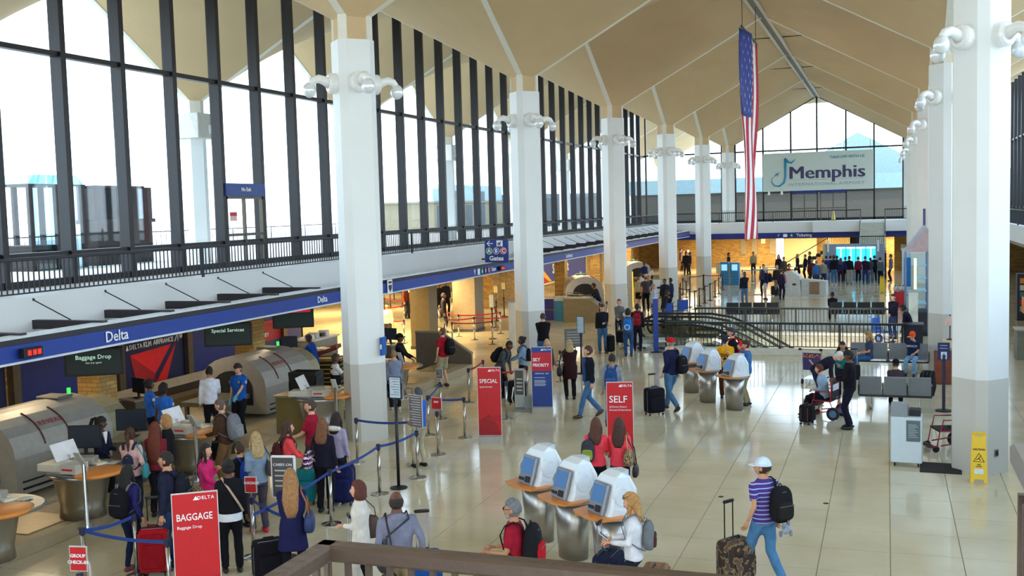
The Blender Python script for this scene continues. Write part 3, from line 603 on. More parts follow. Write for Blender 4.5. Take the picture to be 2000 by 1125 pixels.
# work monitors behind the counters
def monitor(x, y, rz, lab, z=1.05, s=.55, foot=0):
    e = E('monitor', (x, y, z), rz); tag(e, lab, 'monitor', 'staff monitors at the counters'); B().b2((-s/2, -.02, .12), (s/2, .02, .12+s*.7), bev=.006).build('case', black, e); B().b2((-s/2+.02, -.026, .14), (s/2-.02, -.02, .1+s*.7)).build('display', emis('#0b1522', .5), e); B().b2((-.03, -.01, 0), (.03, .03, .2)).b2((-.12, -.08, 0), (.12, .1, .02)).build('stand', dark, e)
    
    if foot is None: return
    B().b2((-.3, -.3, -z+foot), (.3, .3, -.02), bev=.01).build('desk_cabinet', M('#5a5648', .5), e); B().b2((-.36, -.36, -.04), (.36, .36, 0)).build('desk_top', M('#8a8370', .4), e)
monitor(-13.67, 15.28, .35, 'black monitor left of the ponytailed agent', s=.6, z=1.09, foot=None); monitor(-13.90, 16.82, .35, 'black monitor right of the ponytailed agent', s=.6, z=1.09, foot=0); monitor(-17.9, 22.0, 2.8, 'black monitor behind the two blue-shirted officers', .8); monitor(-18.3, 29.9, .2, 'black monitor on a pole before the SKY PRIORITY wall', .9); monitor(-15.3, 31.2, -.3, 'small black monitor beside the maroon shirted man')
e = E('office_chair', (-17.6, 28.2, 0), .5); tag(e, 'light grey swivel chair behind the scanner, before the blue wall', 'chair'); B().lathe((0, 0, 0), [(.28, 0), (.28, .04), (.04, .08), (.04, .45)], 10).build('base', dark, e); B().b2((-.24, -.24, .45), (.24, .24, .52), bev=.03).build('seat', M('#a9aaa8', .6), e); B().box((0, .24, .8), (.44, .06, .5), bev=.025).build('backrest', M('#b9bab8', .6), e)
e = E('supply_shelf', (-18.1, 31.4, 0)); tag(e, 'white shelf with boxes on top against the blue wall', 'shelf'); B().b2((-.5, -.8, 0), (.3, .8, 1.15)).build('cabinet', M('#8e8c80', .5), e); B().b2((-.55, -.85, 1.15), (.35, .85, 1.2)).build('shelf_top', M('#d9d9d2', .4), e)
for i in range(4): B().b2((-.2, -.6+i*.33, 1.2), (.1, -.4+i*.33, 1.32+.05*(i % 2))).build('box', M(['#e5e5e0', '#c9c9c4', '#20242c', '#dddddd'][i], .5), e)
# ---------------------------------------------------------------- far wall under the gallery
wf = E('wall_back'); st(wf)
B().b2((-22, 91, 0), (-8.7, 91.3, 2.7)).build('brick_wall', brick, wf); B().b2((-18, YF+7, 0), (-14.4, YF+7.3, 2.7)).build('brick_pier', brick, wf)
B().b2((-8.7, 98, 0), (-4.4, 98.3, 2.7)).build('lit_wall', M('#d9c99a', .6), wf); B().b2((-5.3, 89, 0), (-4.4, 89.6, 2.7)).build('brick_pier', brick, wf); B().b2((-4.4, 93, 0), (-2.6, 93.3, 2.7)).build('lit_wall', M('#d9bd7a', .6), wf)
B().b2((-2.6, 84.2, 0), (-.2, 84.5, 2.7)).build('dark_wall', M('#2a2320', .7), wf); B().b2((-.2, 87, 0), (1.6, 87.3, 2.7)).build('brick_wall', brick, wf); B().b2((.55, 84, 0), (1.9, 84.4, 2.7)).build('brick_pier', brick, wf); B().b2((1.9, 84, 0), (16, 84.4, 2.7)).build('brick_wall', brick, wf)
for x in (-11.6, -10.7, -9.2): B().b2((x, 90.9, 1.0), (x+.5, 91, 2.6)).build('wall_panel', M('#8d8266', .5), wf)
for x, y, z in ((-9.9, 90.8, 1.9), (-1.2+2.2, 83.95, 1.5)): B().b2((x, y, z), (x+.35, y+.04, z+.45)).build('notice', M('#e6dfc2', .5), wf)
text('\u2196', .3, lw, mz, face((-7.55, YF-.16, 2.83)), bold=.004); B().b2((-7.25, YF-.17, 2.72), (-6.95, YF-.15, 2.94)).build('symbol_plate', lw, mz)
B().tube([(-6.65, YF-.15, 2.83), (-6.65, YF-.17, 2.83)], .13, 16).build('roundel', M('#1f7a4a', .4), mz); text('A', .2, lw, mz, face((-6.65, YF-.175, 2.83)), bold=.004); text('Ticketing', .3, lw, mz, face((-5.75, YF-.16, 2.83)), bold=.004)
# rear outer walls of the building
B().b2((-40, -16, 0), (XGR+8, -15.8, 3.0)).build('wall_front', brick); st(bpy.data.objects['wall_front'])
wr = E('wall_right'); st(wr); B().b2((12.5, -16, 0), (12.8, 84, 2.9)).build('shop_wall', M('#a8927c', .6), wr)
# stair from the far gallery with its landing
e = E('staircase', (-.92, YF-.5, 0)); tag(e, 'pale staircase coming down from the far gallery to a landing', 'stairs')
for i in range(10): B().b2((-.8, -(i+1)*.3, 1.95+(9-i)*.172), (.8, -i*.3, 1.95+(10-i)*.172)).build('step', M('#b9bcae', .6), e)
B().b2((-.85, -3.1, 1.6), (-.78, 0, 3.9)).build('stringer', M('#c9ccc4', .5), e) if False else None
for s in (-.84, .84): B().prism([(0, 3.84), (0, 3.4), (-3.0, 1.7), (-3.0, 2.15)], s-.03, s+.03, ax='x').build('stringer', M('#c9ccc4', .5), e)
for s in (-.84, .84): B().tube([(s, 0, 4.64), (s, -3.0, 2.9)], .025, 8).build('handrail', rail_m, e)
B().b2((-2.9, -6.1, 1.75), (.9, -3.0, 1.95)).build('landing', M('#8f8f88', .6), e)
for x in (-2.8, .8): B().b2((x, -6.0, 0), (x+.12, -5.9, 1.75)).build('landing_post', dark, e)
railing('landing_railing', (-3.75, YF-6.35), (-.05, YF-6.35), 1.95, .95, 'dark picket railing on the stair landing above the flight screens', None, pick=.13, m=lrm, postn=1.9)
e = E('lower_flight', (-4.1, 78.6, 0)); tag(e, 'dark lower stair flight going down left behind the flight screens', 'stairs')
for i in range(10): B().b2((-i*.3, -.7, 1.95-(i+1)*.19), (.3-i*.3, .7, 1.95-i*.19)).build('step', dark, e)
B().tube([(.2, -.75, 2.7), (-2.8, -.75, .9)], .03, 8).build('handrail', M('#5a4638', .5), e)
# ---------------------------------------------------------------- flight screens
e = E('flight_display_wall', (-2.02, 74.0, 0)); tag(e, 'grey wall with four bright cyan flight information screens behind the crowd', 'screen wall')
B().b2((-1.9, 0, 0), (1.9, .35, 2.42), bev=.02).build('cabinet', M('#8c97a8', .5), e); B().b2((-2.0, -.05, 0), (-1.8, .4, 2.42)).build('side_panel', M('#a9b79a', .5), e)
for x in (-1.72, 1.45): B().b2((x, -.1, 1.9), (x+.12, 0, 2.65)).build('light_tube', M('#e6eaf0', .3), e)
for i in range(4):
    x = -.84+i*.63; s_ = B().b2((x-.29, -.06, .9), (x+.29, 0, 2.22)).build('screen', emis('#12c4f5', 1.5), e); B().b2((x-.28, -.065, 2.11), (x+.28, -.06, 2.21)).build('heading', emis('#eefcff', 1.5), s_); B().b2((x-.05, -.065, 1.0), (x+.05, -.06, 2.1)).build('times_column', emis('#9ff0ff', 1.3), s_)
    for j in range(9): B().b2((x-.25, -.064, 1.05+j*.12), (x+.25, -.061, 1.075+j*.12)).build('text_row', emis('#6fdcf8', 1.2), s_)
text('ARRIVALS DEPARTURES', .09, lw, e, face((-.3, -.03, 2.46)), name='heading_letters') if False else None
# ---------------------------------------------------------------- escalator well
ew = E('trim_60'); st(ew); pan = M('#dcd5bf', .6, var=.04)
x0, x1, y0, y1 = HOLE
B().b2((x0, y1, -3.2), (x1, y1+.15, -.01)).build('well_side', pan, ew); B().b2((x0, y0-.15, -3.2), (x1, y0, -.01)).build('well_side', pan, ew); B().b2((x1, y0-.15, -3.2), (x1+.15, y1+.15, -.01)).build('well_side', pan, ew); B().b2((x0-.15, y0-.15, -3.2), (x0, y1+.15, -.01)).build('well_side', pan, ew)
B().b2((x0, y0, -3.3), (x1, y1, -3.2)).build('well_floor', M('#8c8676', .4), ew)
B().b2((x0-.1, y0-.42, 0), (x1+.3, y0-.05, .22), bev=.01).build('curb', M('#d9d5c6', .5), ew); B().b2((x0-.0, y1+.05, 0), (x1+.3, y1+.2, .12)).build('curb', M('#d9d5c6', .5), ew)
wr_ = M('#22282c', .4, .5)
railing('well_railing', (x0-.1, y0-.2), (x1+.12, y0-.2), .22, .92, 'long dark picket railing on the near side of the escalator well', 'escalator well railings', pick=.135, m=wr_, tw=.14, pw=.026)
railing('well_railing', (x0-.0, y1+.13), (x1-.1, y1+.13), .12, .98, 'long dark picket railing on the far side of the escalator well', 'escalator well railings', pick=.135, m=wr_, tw=.12, pw=.026)
railing('well_railing', (x1+.1, y0), (x1+.1, y1), .12, .95, 'dark picket railing at the right end of the escalator well', 'escalator well railings', pick=.135, m=wr_, tw=.12, pw=.026)
gl2 = glassmat('balustrade glass', (.96, .99, .98), .04)
def escal(yc, lab):
    e = E('escalator', (-8.2, yc, 0)); tag(e, lab, 'escalator', 'escalators going down to the right')
    sl = .56; w_ = .62
    for s in (-1, 1):
        y = s*w_; top = [(-.75, .95-.02), (1.3, .93)]; 
        path = []; 
        for i in range(11): a = PI/2+PI*i/10; path.append((-.55+.47*math.cos(a), .46+.47*math.sin(a)))
        path = path[::-1]; path = [(-.2, .0)]+path+[(1.6, .93), (2.4, .80), (3.2, .45), (8.2, .45-5*sl)]
        B().tube([(x, y, z) for x, z in path], .04, 8, flat=1.2).build('handrail', black, e, smooth=True)
        B().prism([(-.85, .05), (-.95, .5), (-.55, .88), (1.6, .88), (2.4, .75), (3.2, .40), (8.2, .40-5*sl), (8.2, -.45-5*sl), (3.2, -.45), (2, .05)], y-.008, y+.008, ax='y').build('glass_balustrade', gl2, e)
        B().prism([(-.9, 0), (2.0, 0), (3.2, -.48), (8.2, -.48-5*sl), (8.2, -.38-5*sl), (3.2, -.36), (2.0, .12), (-.9, .12)], y-.09, y+.09, ax='y').build('skirt', chrome, e)
    B().b2((-1.2, -w_, -.02), (1.8, w_, .012)).build('landing_plate', steel, e)
    for i in range(14): B().b2((1.8+i*.4, -w_+.08, -.2-i*.4*sl-.0), (2.2+i*.4, w_-.08, -.02-i*.4*sl-.02)).build('step', M('#4a4c50', .4, .6), e)
escal(39.0, 'nearer glass sided escalator with chrome skirt and black handrails'); escal(41.9, 'farther glass sided escalator with chrome skirt and black handrails')
# ---------------------------------------------------------------- flag and airport banner
e = E('flag', (-4.96, 42.15, 3.9)); tag(e, 'long American flag hanging from the ridge of the ceiling', 'flag')
W_, H_ = 4.5, 7.8
def wav(y, z): return .10*math.sin(y*2.1+z*.35)+.05*math.sin(z*1.1+y)
def sheet(y0, y1, z0, z1, m, nm, off=0., ny=4, nz=10, par=e):
    vs = []; 
    for s in (-.008-off, .008+off):
        for i in range(ny+1):
            for j in range(nz+1):
                y, z = y0+(y1-y0)*i/ny, z0+(z1-z0)*j/nz; vs.append((wav(y, z)+s, y, z))
    n = (ny+1)*(nz+1); fs = []
    for i in range(ny):
        for j in range(nz):
            a = i*(nz+1)+j; q = (a, a+nz+1, a+nz+2, a+1); fs += [q, tuple(v+n for v in q[::-1])]
    for i in range(ny): a, b = i*(nz+1), (i+1)*(nz+1); fs += [(a, b, b+n, a+n), (a+nz, b+nz, b+n+nz, a+n+nz)]
    for j in range(nz): a = j; fs += [(a, a+1, a+1+n, a+n)]; a = ny*(nz+1)+j; fs += [(a, a+1, a+1+n, a+n)]
    return B().add(vs, fs).build(nm, m, par, smooth=True)
fr_, fw_, fbl = M('#b3182d', .8), M('#e8e4e6', .8), M('#2a3a86', .8)
for i in range(13):          # stripes run down the hanging flag; the canton is at the top, on the viewer's left
    a, b = W_/2-W_*(i+1)/13, W_/2-W_*i/13
    sheet(a, b, 0, H_ if i < 6 else H_-H_*.40 if True else H_, fr_ if i % 2 == 0 else fw_, 'stripe', ny=1, nz=24)
can = sheet(-W_/2, W_/2-W_*6/13, H_*.60, H_, fbl, 'canton', ny=4, nz=10)
sv = []
for i in range(11):
    for j in range(9):
        if (i+j) % 2 == 0:
            z = H_*.60+H_*.40*(i+1)/12; y = -W_/2+(W_*7/13)*(j+1)/10; r = .11; b = B()
            for sg in (-1, 1): x = wav(y, z)+sg*.016; b.add([(x, y+r*(1 if k % 2 == 0 else .4)*math.cos(PI/2+k*PI/5), z+r*(1 if k % 2 == 0 else .4)*math.sin(PI/2+k*PI/5)) for k in range(10)], [tuple(range(10))])
            b.build('star', fw_, can)
B().tube([(0, -W_/2-.1, H_+.03), (0, W_/2+.1, H_+.03)], .04, 8).build('hanging_pole', rail_m, e)
for y in (-W_/2+.1, W_/2-.1): B().tube([(0, y, H_+.03), (0, y, Z1-3.9-.1)], .012, 6).build('cable', rail_m, e)
e = E('airport_banner', (-4.92, YG-.45, 6.14)); tag(e, 'large white banner reading Memphis International Airport with a blue note emblem', 'banner')
bw, bh = 8.05, 2.9; B().b2((-bw/2, -.05, 0), (bw/2, .05, bh), bev=.02).build('panel', M('#c3d0c9', .6, var=.02), e)
pur = M('#3d3a63', .5); cy = M('#1f87ae', .5); gy_ = M('#8f9aa0', .5)
text('Memphis', 1.34, pur, e, face((.68, -.06, 1.32)), bold=.03, fit=5.5); text('TAKE OFF WITH US', .27, cy, e, face((2.15, -.06, 2.44)), bold=.004, fit=2.48); text('INTERNATIONAL AIRPORT', .33, gy_, e, face((.63, -.06, .47)), bold=-.002, fit=5.5, spacing=1.15)
q = B(); q.b2((-2.05, -.058, .80), (.75, -.052, .825)); q.b2((1.3, -.058, .80), (3.4, -.052, .825)); q.build('rule', gy_, e)
q = B(); q.tube([(-2.35, -.06, 2.45), (-2.35, -.06, 1.1), (-2.45, -.06, .65), (-2.8, -.06, .38), (-3.15, -.06, .42), (-3.38, -.06, .7), (-3.35, -.06, 1.0), (-3.1, -.06, 1.2)], [.09, .075, .07, .06, .05, .03, .02, .01], 8, flat=1); q.X = Matrix(); q.tube([(-2.38, -.06, 2.5), (-2.15, -.06, 2.22), (-1.9, -.06, 2.12), (-1.6, -.06, 2.4)], [.06, .08, .07, .01], 8); q.build('note_emblem', cy, e, smooth=True)
q = B(); q.X = Matrix.Translation((-2.92, -.06, 1.32)) @ Matrix.Rotation(-.6, 4, 'Y'); q.b2((-.2, -.008, -.022), (.2, .008, .022)); q.prism([(-.03, 0), (.05, 0), (-.07, .18), (-.1, .18)], -.008, .008, ax='y'); q.prism([(-.03, 0), (.05, 0), (-.07, -.18), (-.1, -.18)], -.008, .008, ax='y'); q.prism([(-.2, -.08), (-.16, -.08), (-.14, 0), (-.16, .08), (-.2, .08)], -.008, .008, ax='y'); q.build('plane_emblem', cy, e)
for x in (-3.55, -2.6): 
    B().tube([(x, -.1, 0), (x, -.3, -.05), (x, -.35, -.25)], [.05, .08, .1], 8).build('spotlight', M('#e9e6da', .3), e)
for x in (-3.8, 0, 3.8): B().b2((x-.03, 0, 1.4), (x+.03, .4, 1.46)).build('wall_bracket', rail_m, e)
for x in (-3.8, 3.8): B().tube([(x, 0, bh), (x, 0, min(zroof(x-4.92), 13)-6.3)], .012, 6).build('cable', rail_m, e)
# gallery doors
def door(name, M4, w, h, mid, sign):
    d = E(name); d.matrix_world = M4; st(d); fm_ = M('#5f594d', .4, .4)
    for s in (-w/2, w/2-.07): B().b2((s, -.06, 0), (s+.07, .06, h)).build('frame', fm_, d)
    B().b2((-w/2, -.06, h-.08), (w/2, .06, h)).build('frame', fm_, d); B().b2((-.035, -.05, 0), (.035, .05, h)).build('meeting_stile', fm_, d) if mid else None
    B().b2((-w/2, -.04, .9), (w/2, .04, .98)).build('push_bar', fm_, d)
    if sign:
        B().b2((-w/2-.05, -.1, h), (w/2+.05, .1, h+.38)).build('header', M('#1d4289', .4), d); text('No Exit', .16, lw, d, face((0, -.11, h+.2)), bold=.002)
        B().b2((-w/2+.2, -.03, 1.35), (-w/2+.55, -.02, 1.62)).build('notice', M('#d9b9b5', .5), d); B().b2((-w/2+.2, -.035, 1.5), (-w/2+.55, -.03, 1.6)).build('notice_band', red, d)
    else: B().b2((-w/2, -.1, h), (w/2, .1, h+.35)).build('header', M('#1a2a78', .4), d)
    return d
dy = YS[[i for i, v in enumerate(YS) if 26 < v < 27.7][0]]
door('door_1', Matrix.Translation((XG+.1, dy+PY/12, MZ)) @ Matrix.Rotation(PI/2, 4, 'Z'), 1.95, 2.08, True, True)
door('door_2', Matrix.Translation((-5.9, yg-.12, MZ)), 1.9, 2.1, True, False); door('door_3', Matrix.Translation((-3.8, yg-.12, MZ)), 1.9, 2.1, True, False)
e = E('caution_cone', (-3.7, YF+.7, MZ)); tag(e, 'small pale yellow cone on the far gallery near the doors', 'cone'); B().b2((-.2, -.2, 0), (.2, .2, .04)).build('base', M('#d8c060', .5), e); B().lathe((0, 0, .04), [(.16, 0), (.05, .7)], 10).build('cone', M('#e6d57a', .5), e)
# ---------------------------------------------------------------- what stands outside on the roof
def shed(x0, y0, x1, y1, h, m, lab, nm='rooftop_building', roof=None):
    e = E(nm, ((x0+x1)/2, (y0+y1)/2, 3.6)); tag(e, lab, 'building'); a, b = (x1-x0)/2, (y1-y0)/2
    B().b2((-a, -b, 0), (a, b, h)).build('walls', m, e); B().b2((-a-.1, -b-.1, h), (a+.1, b+.1, h+.15)).build('parapet', roof or m, e); return e
dkb = M('#2c2422', .8, var=.2, scale=4.); tg = glassmat('tinted', (.50, .62, .70), .2)
e = shed(-29, 32.8, -28.2, 36.0, 1.6, dkb, 'dark brick penthouse with piers outside the left windows'); B().b2((-.4, -1.7, 1.7), (.4, -1.3, 3.0)).build('corner_pier', dkb, e); B().b2((-.4, .3, 1.7), (.4, .75, 3.0)).build('corner_pier', dkb, e); B().b2((-.4, -.9, 1.7), (.4, -.1, 3.0)).build('shaft_tower', dkb, e); B().b2((-.4, 1.1, 1.7), (.4, 1.65, 3.0)).build('corner_pier', dkb, e); B().b2((.38, -1.3, 1.7), (.40, 1.1, 2.95)).build('tinted_screen', tg, e)
B().b2((-.42, -1.7, 2.95), (.42, 1.2, 3.05)).build('cap', dkb, e); B().tube([(0, .6, 3), (0, .6, 3.5)], .04, 6).build('mast', dark, e)
e = E('glass_vestibule', (-29, 30.7, 3.6)); tag(e, 'tinted glass roof shelter with turquoise glazed top at the left edge', 'building')
for x in (-.95, .95):
    for y in (-1.35, -.1, 1.2): B().b2((x-.06, y-.1, 0), (x+.06, y+.1, 3.0)).build('post', dkb, e)
B().b2((.93, -1.35, 0), (.96, 1.3, 3.0)).build('glass_wall', tg, e); B().b2((-1, -1.4, 3.0), (1, 1.35, 3.06)).build('ring_beam', dkb, e)
B().prism([(-1.4, 3.06), (1.3, 3.06), (1.0, 3.38), (-1.1, 3.38)], -.9, .95, ax='x').build('glazed_roof', glassmat('aqua', (.35, .80, .95), .3), e)
for y in (-1.0, -.3, .4): B().prism([(y, 3.08), (y+.06, 3.08), (y+.16, 3.38), (y+.1, 3.38)], .95, .98, ax='x').build('glazing_bar', M('#4fb3d0', .5), e)
B().b2((-.95, -1.35, 0), (.9, .0, .9)).build('low_wall', dkb, e)
railing('terrace_railing', (-44, 0), (-44, 100), 3.6, .95, 'dark railing at the edge of the outdoor roof terrace', None, pick=.5, m=lrm, postn=5)
e = shed(-42, 78, -34, 94, 2.4, M('#8c8066', .8), 'brown grey rooftop building with metal band beyond the second bay windows'); B().b2((3.9, -8, 2.55), (4.0, 8, 3.9)).build('metal_band', M('#93aab4', .5), e)
for i in range(5): B().b2((3.95, -7.4+i*3.1, .2), (4.02, -5.9+i*3.1, 3.4 if i % 2 else 2.2)).build('dark_bay', M('#3a4450', .5), e)
e = shed(-40, 97, -31, 118, 3.0, M('#3d4348', .6), 'dark grey plant enclosure beyond the third bay windows')
e = E('satellite_dish', (-33, 111, 6.75)); tag(e, 'white satellite dish on the dark plant enclosure outside', 'dish'); q = B(); q.X = Matrix.Translation((0, 0, 1)) @ Matrix.Rotation(.9, 4, 'Y') @ Matrix.Rotation(.3, 4, 'X'); q.lathe((0, 0, 0), [(0, 0), (.7, .1), (1.35, .4), (1.38, .42), (.7, .14), (0, .04)], 18); q.build('reflector', M('#dfe3e3', .5), e); B().tube([(0, 0, -.0), (0, 0, 1)], .06, 8).build('mast', dark, e)
e = shed(-42, 122, -31, 154, 3.3, M('#948a74', .8), 'pale brick wing with metal cladding beyond the fourth bay windows'); B().b2((5.4, -16, 3.4), (5.6, 16, 5.4)).build('metal_cladding', M('#9db7bd', .5), e)
e = shed(-22.5, 98, 14, 106, 2.6, M('#5b554c', .8), 'brick terminal wing seen through the far gable window'); B().b2((-20, -4.2, 2.7), (20, -4.0, 4.0)).build('metal_cladding', M('#9db7bd', .5), e)
e = E('next_hall_roof', (-2.6, 108, 3.6)); tag(e, 'blue grey gabled roof of the next hall through the far window', 'roof'); B().prism([(-5.5, 5.2), (0, 8.2), (5.5, 5.2), (5.5, 0), (-5.5, 0)], 0, 12, ax='y').build('gable', M('#8fa3a4', .5), e)
q = B(); [q.b2((-2.0, -1.4, 3+i*.35), (-1.4, -1.35, 3.08+i*.35)) for i in range(17)]; q.b2((-2.06, -1.42, 2.8), (-2.0, -1.34, 9)); q.b2((-1.4, -1.42, 2.8), (-1.34, -1.34, 9)); q.build('ladder', M('#f1f1f4', .4), e)
q = B()
for i in range(5): q.b2((-14+i*5.2, -8.3, .2), (-13+i*5.2, -8.2, 2.4))
e = E('roof_units', (4, 105, 6.2)); tag(e, 'bright metal ducts on the roof right of the banner', 'roof unit'); [B().tube([(-1.2+i*.9, 0, 0), (-1.2+i*.9, 0, 1.4+.4*(i % 2))], .28, 10).build('duct', chrome, e) for i in range(4)]
# ---------------------------------------------------------------- people
def fuse(b, voxel, name, mat, smooth=3):
    """grow one continuous skin over the collected limbs"""
    me = bpy.data.meshes.new('t'); me.from_pydata([tuple(v) for v in b.v], [], b.f); o = bpy.data.objects.new('t', me); TS.collection.objects.link(o)
    m = o.modifiers.new('r', 'REMESH'); m.mode = 'VOXEL'; m.voxel_size = voxel; m.adaptivity = 0
    s = o.modifiers.new('s', 'SMOOTH'); s.factor = .5; s.iterations = smooth
    vl = TS.view_layers[0]; vl.update(); r = bpy.data.meshes.new_from_object(o.evaluated_get(vl.depsgraph)); bpy.data.objects.remove(o); bpy.data.meshes.remove(me)
    r.name = name; r.materials.clear(); r.materials.append(mat); r.polygons.foreach_set('use_smooth', [True]*len(r.polygons)); return r
def link(me, name, parent, M4=None):
    o = bpy.data.objects.new(name, me); C.objects.link(o); o.parent = parent
    if M4 is not None: o.matrix_local = M4
    return o
def supell(b, c, r, mi=0, p=.45, n=14, m=10, fn=None):
    f = lambda v: math.copysign(abs(v)**p, v)
    def g(d, q):
        q = Vector((f(d.x)*r[0], f(d.y)*r[1], f(d.z)*r[2]))
        return fn(d, q) if fn else q
    b.ell(c, r, mi, n, m, g)
def ik(S_, T_, a, b_, pole):
    S_, T_ = Vector(S_), Vector(T_); d = T_-S_; L = min(d.length, (a+b_)*.995); d.normalize(); x = (a*a-b_*b_+L*L)/(2*L); hh = math.sqrt(max(a*a-x*x, 0)); p = Vector(pole); p = (p-d*p.dot(d)).normalized()
    return S_+d*x+p*hh, S_+d*L
HANDS = dict(down=(.25, .03, .80), fwd=(.13, .36, 1.06), phone=(.10, .30, 1.12), counter=(.2, .42, 1.05), handle=(.30, -.05, .95), cross=(-.02, .24, 1.12), face=(.05, .17, 1.52), strap=(.12, .15, 1.28), hip=(.24, .05, .98), back=(.30, -.22, .98), belly=(.05, .24, 1.0), knee=(.14, .40, .72), reach=(.18, .50, .95), pocket=(.22, .08, .88), lap=(.08, .28, .70), low=(.2, .42, .62), up=(.2, .38, 1.35), point=(.3, .55, 1.2))
SKIN = dict(l='#d9a284', m='#b47e5c', d='#6b4330', t='#c68f6c')
eyew, pup, lip = M('#ddd6cf', .3), M('#1b1210', .3), M('#9c5348', .5)
LAST = None
def person(x, y, head, h, label, skin='l', hair=('short', '#3a2a1e'), top='#333', bot='#26304a', shoe='#1c1a1a', hands=('down', 'down'), lean=0, legs='stand', sleeve='long', kind='long', fem=False, girth=1., look=(0, 0), z0=0., vox=.024, hat=None, topm=None, hem=None, botm=None, extra=None, group=None, seat=.46):
    global LAST
    root = E('person', (x, y, z0), -math.radians(head)); tag(root, label, 'person', group); s = h/1.75
    sk = M(SKIN[skin], .55, 0, .05, 5., 0, 40, .4); hairm = M(hair[1], .65, 0, .3, 30., .8, 90.); tm_ = topm or cloth(top); bm_ = botm or cloth(bot)
    hz = .93 if legs != 'sit' else seat+.09; R = Matrix.Scale(s, 4); hip = Matrix.Translation((0, 0, hz)) @ Matrix.Rotation(-math.radians(lean), 4, 'X') @ Matrix.Translation((0, 0, -.93))
    sh = (.155 if fem else .175)*(1+(girth-1)*.6); hw = .165 if fem else .155; g = girth
    tor = [(.86, hw*.85, .10), (.93, hw, .115), (1.0, hw*.97, .112), (1.09, (.125 if fem else .14), .10), (1.2, (.14 if fem else .155), .108), (1.3, (.155 if fem else .172), .12 if fem else .115), (1.38, sh*.95, .105), (1.43, sh*.86, .088), (1.465, sh*.56, .074), (1.5, .062, .06), (1.57, .053, .056)]
    tor = [(z, rx*g, ry*g*(1.08 if 1. < z < 1.3 and g > 1.05 else 1)) for z, rx, ry in tor]
    shoulders = [hip @ Vector((sg*sh, 0, 1.405)) for sg in (-1, 1)]
    arms = []
    for i, sg in enumerate((-1, 1)):
        t = HANDS[hands[i]] if isinstance(hands[i], str) else hands[i]
        t = Vector((sg*t[0], t[1], t[2])); 
        if legs == 'sit': t.z = t.z if (hands[i] in ('knee', 'lap')) else t.z-.38
        elif lean > 20 and hands[i] in ('fwd', 'phone', 'counter', 'reach'): t = hip @ Vector((sg*.15, .3, .95)) 
        elb, wr = ik(shoulders[i], t, .285, .25, (sg*.28, -.7, -.6)); arms.append((shoulders[i], elb, wr))
    if legs == 'stand': feet = [(-.105, .02, .08, 0), (.105, -.03, .08, 0)]
    elif legs == 'walk': feet = [(-.09, .30, .085, 0), (.09, -.30, .15, 35)]
    elif legs == 'walk2': feet = [(-.09, -.30, .15, 35), (.09, .28, .085, 0)]
    elif legs == 'sit': feet = [(-.13, .50, .08, 0), (.13, .42, .08, 0)]
    elif legs == 'cross': feet = [(-.02, .02, .08, 0), (.05, -.04, .08, 0)]
    else: feet = [(-.17, .04, .08, 0), (.17, -.02, .08, 0)]
    legj = []
    for i, sg in enumerate((-1, 1)):
        hp = Vector((sg*.088*g, 0, hz-.02)); an = Vector(feet[i][:3]); kn, an2 = ik(hp, an, .435, .43, (sg*.08, 1, .15 if legs == 'sit' else 0)); legj.append((hp, kn, an2, feet[i][3]))
    def limb(b, j, rad, upto=1., n=8):
        p0, p1, p2 = j; pts = [p0, p0.lerp(p1, .5), p1, p1.lerp(p2, .35), p2]; r = list(rad)
        if upto < 1:
            pts = [p0, p0.lerp(p1, .5), p0.lerp(p1, upto*2 if upto < .5 else 1)]; r = [rad[0], rad[1], rad[1]*1.05]
            if upto > .5: pts += [p1.lerp(p2, (upto-.5)*2)]; r = [rad[0], rad[1], rad[2], rad[3]]
        b.tube(pts, r, n)
    # body
    b = B(); b.X = R @ hip; b.rings([(0, 0, z, rx*.9, ry*.88) for z, rx, ry in tor[:8]]+[(0, 0, z, rx, ry) for z, rx, ry in tor[8:]], 14); b.X = R
    for j in arms: limb(b, j, (.045, .042, .036, .037, .024)); b.ell(j[0], (.05, .05, .05), n=8, m=6)
    for hp, kn, an, _ in legj: limb(b, (hp, kn, an), (.075, .068, .05, .052, .033))
    me = fuse(b, vox*s, 'body', sk, 2)
    body = link(me, 'body', root)
    # head, face and hands join the same mesh
    hb = B(); hc = hip @ Vector((0, .015, 1.632)); HM = R @ Matrix.Translation(hc) @ Matrix.Rotation(-math.radians(look[0]), 4, 'Z') @ Matrix.Rotation(-math.radians(look[1]+lean*.5), 4, 'X') @ Matrix.Scale(1.06, 4); hb.X = HM
    def hfn(d, q):
        q = q.copy(); a = abs(d.x)
        if d.z < 0: q.x *= 1+.22*d.z
        if d.y > 0:
            q.y += .024*math.exp(-(d.x/.17)**2-((d.z+.12)/.2)**2); q.y -= .010*math.exp(-((a-.36)/.2)**2-((d.z-.12)/.16)**2); q.y += .012*math.exp(-((d.z+.72)/.22)**2-(d.x/.35)**2)
        return q
    hb.ell((0, 0, 0), (.076, .096, .118), 0, 20, 16, hfn)
    for sg in (-1, 1): hb.ell((sg*.077, -.006, -.004), (.011, .021, .031), 0, 8, 6); hb.ell((sg*.030, .081, .015), (.013, .008, .008), 1, 8, 6); hb.ell((sg*.030, .087, .015), (.006, .004, .006), 2, 6, 5); hb.box((sg*.031, .089, .036), (.032, .006, .006), 2)
    hb.ell((0, .089, -.052), (.022, .009, .008), 3, 8, 6); hb.X = R
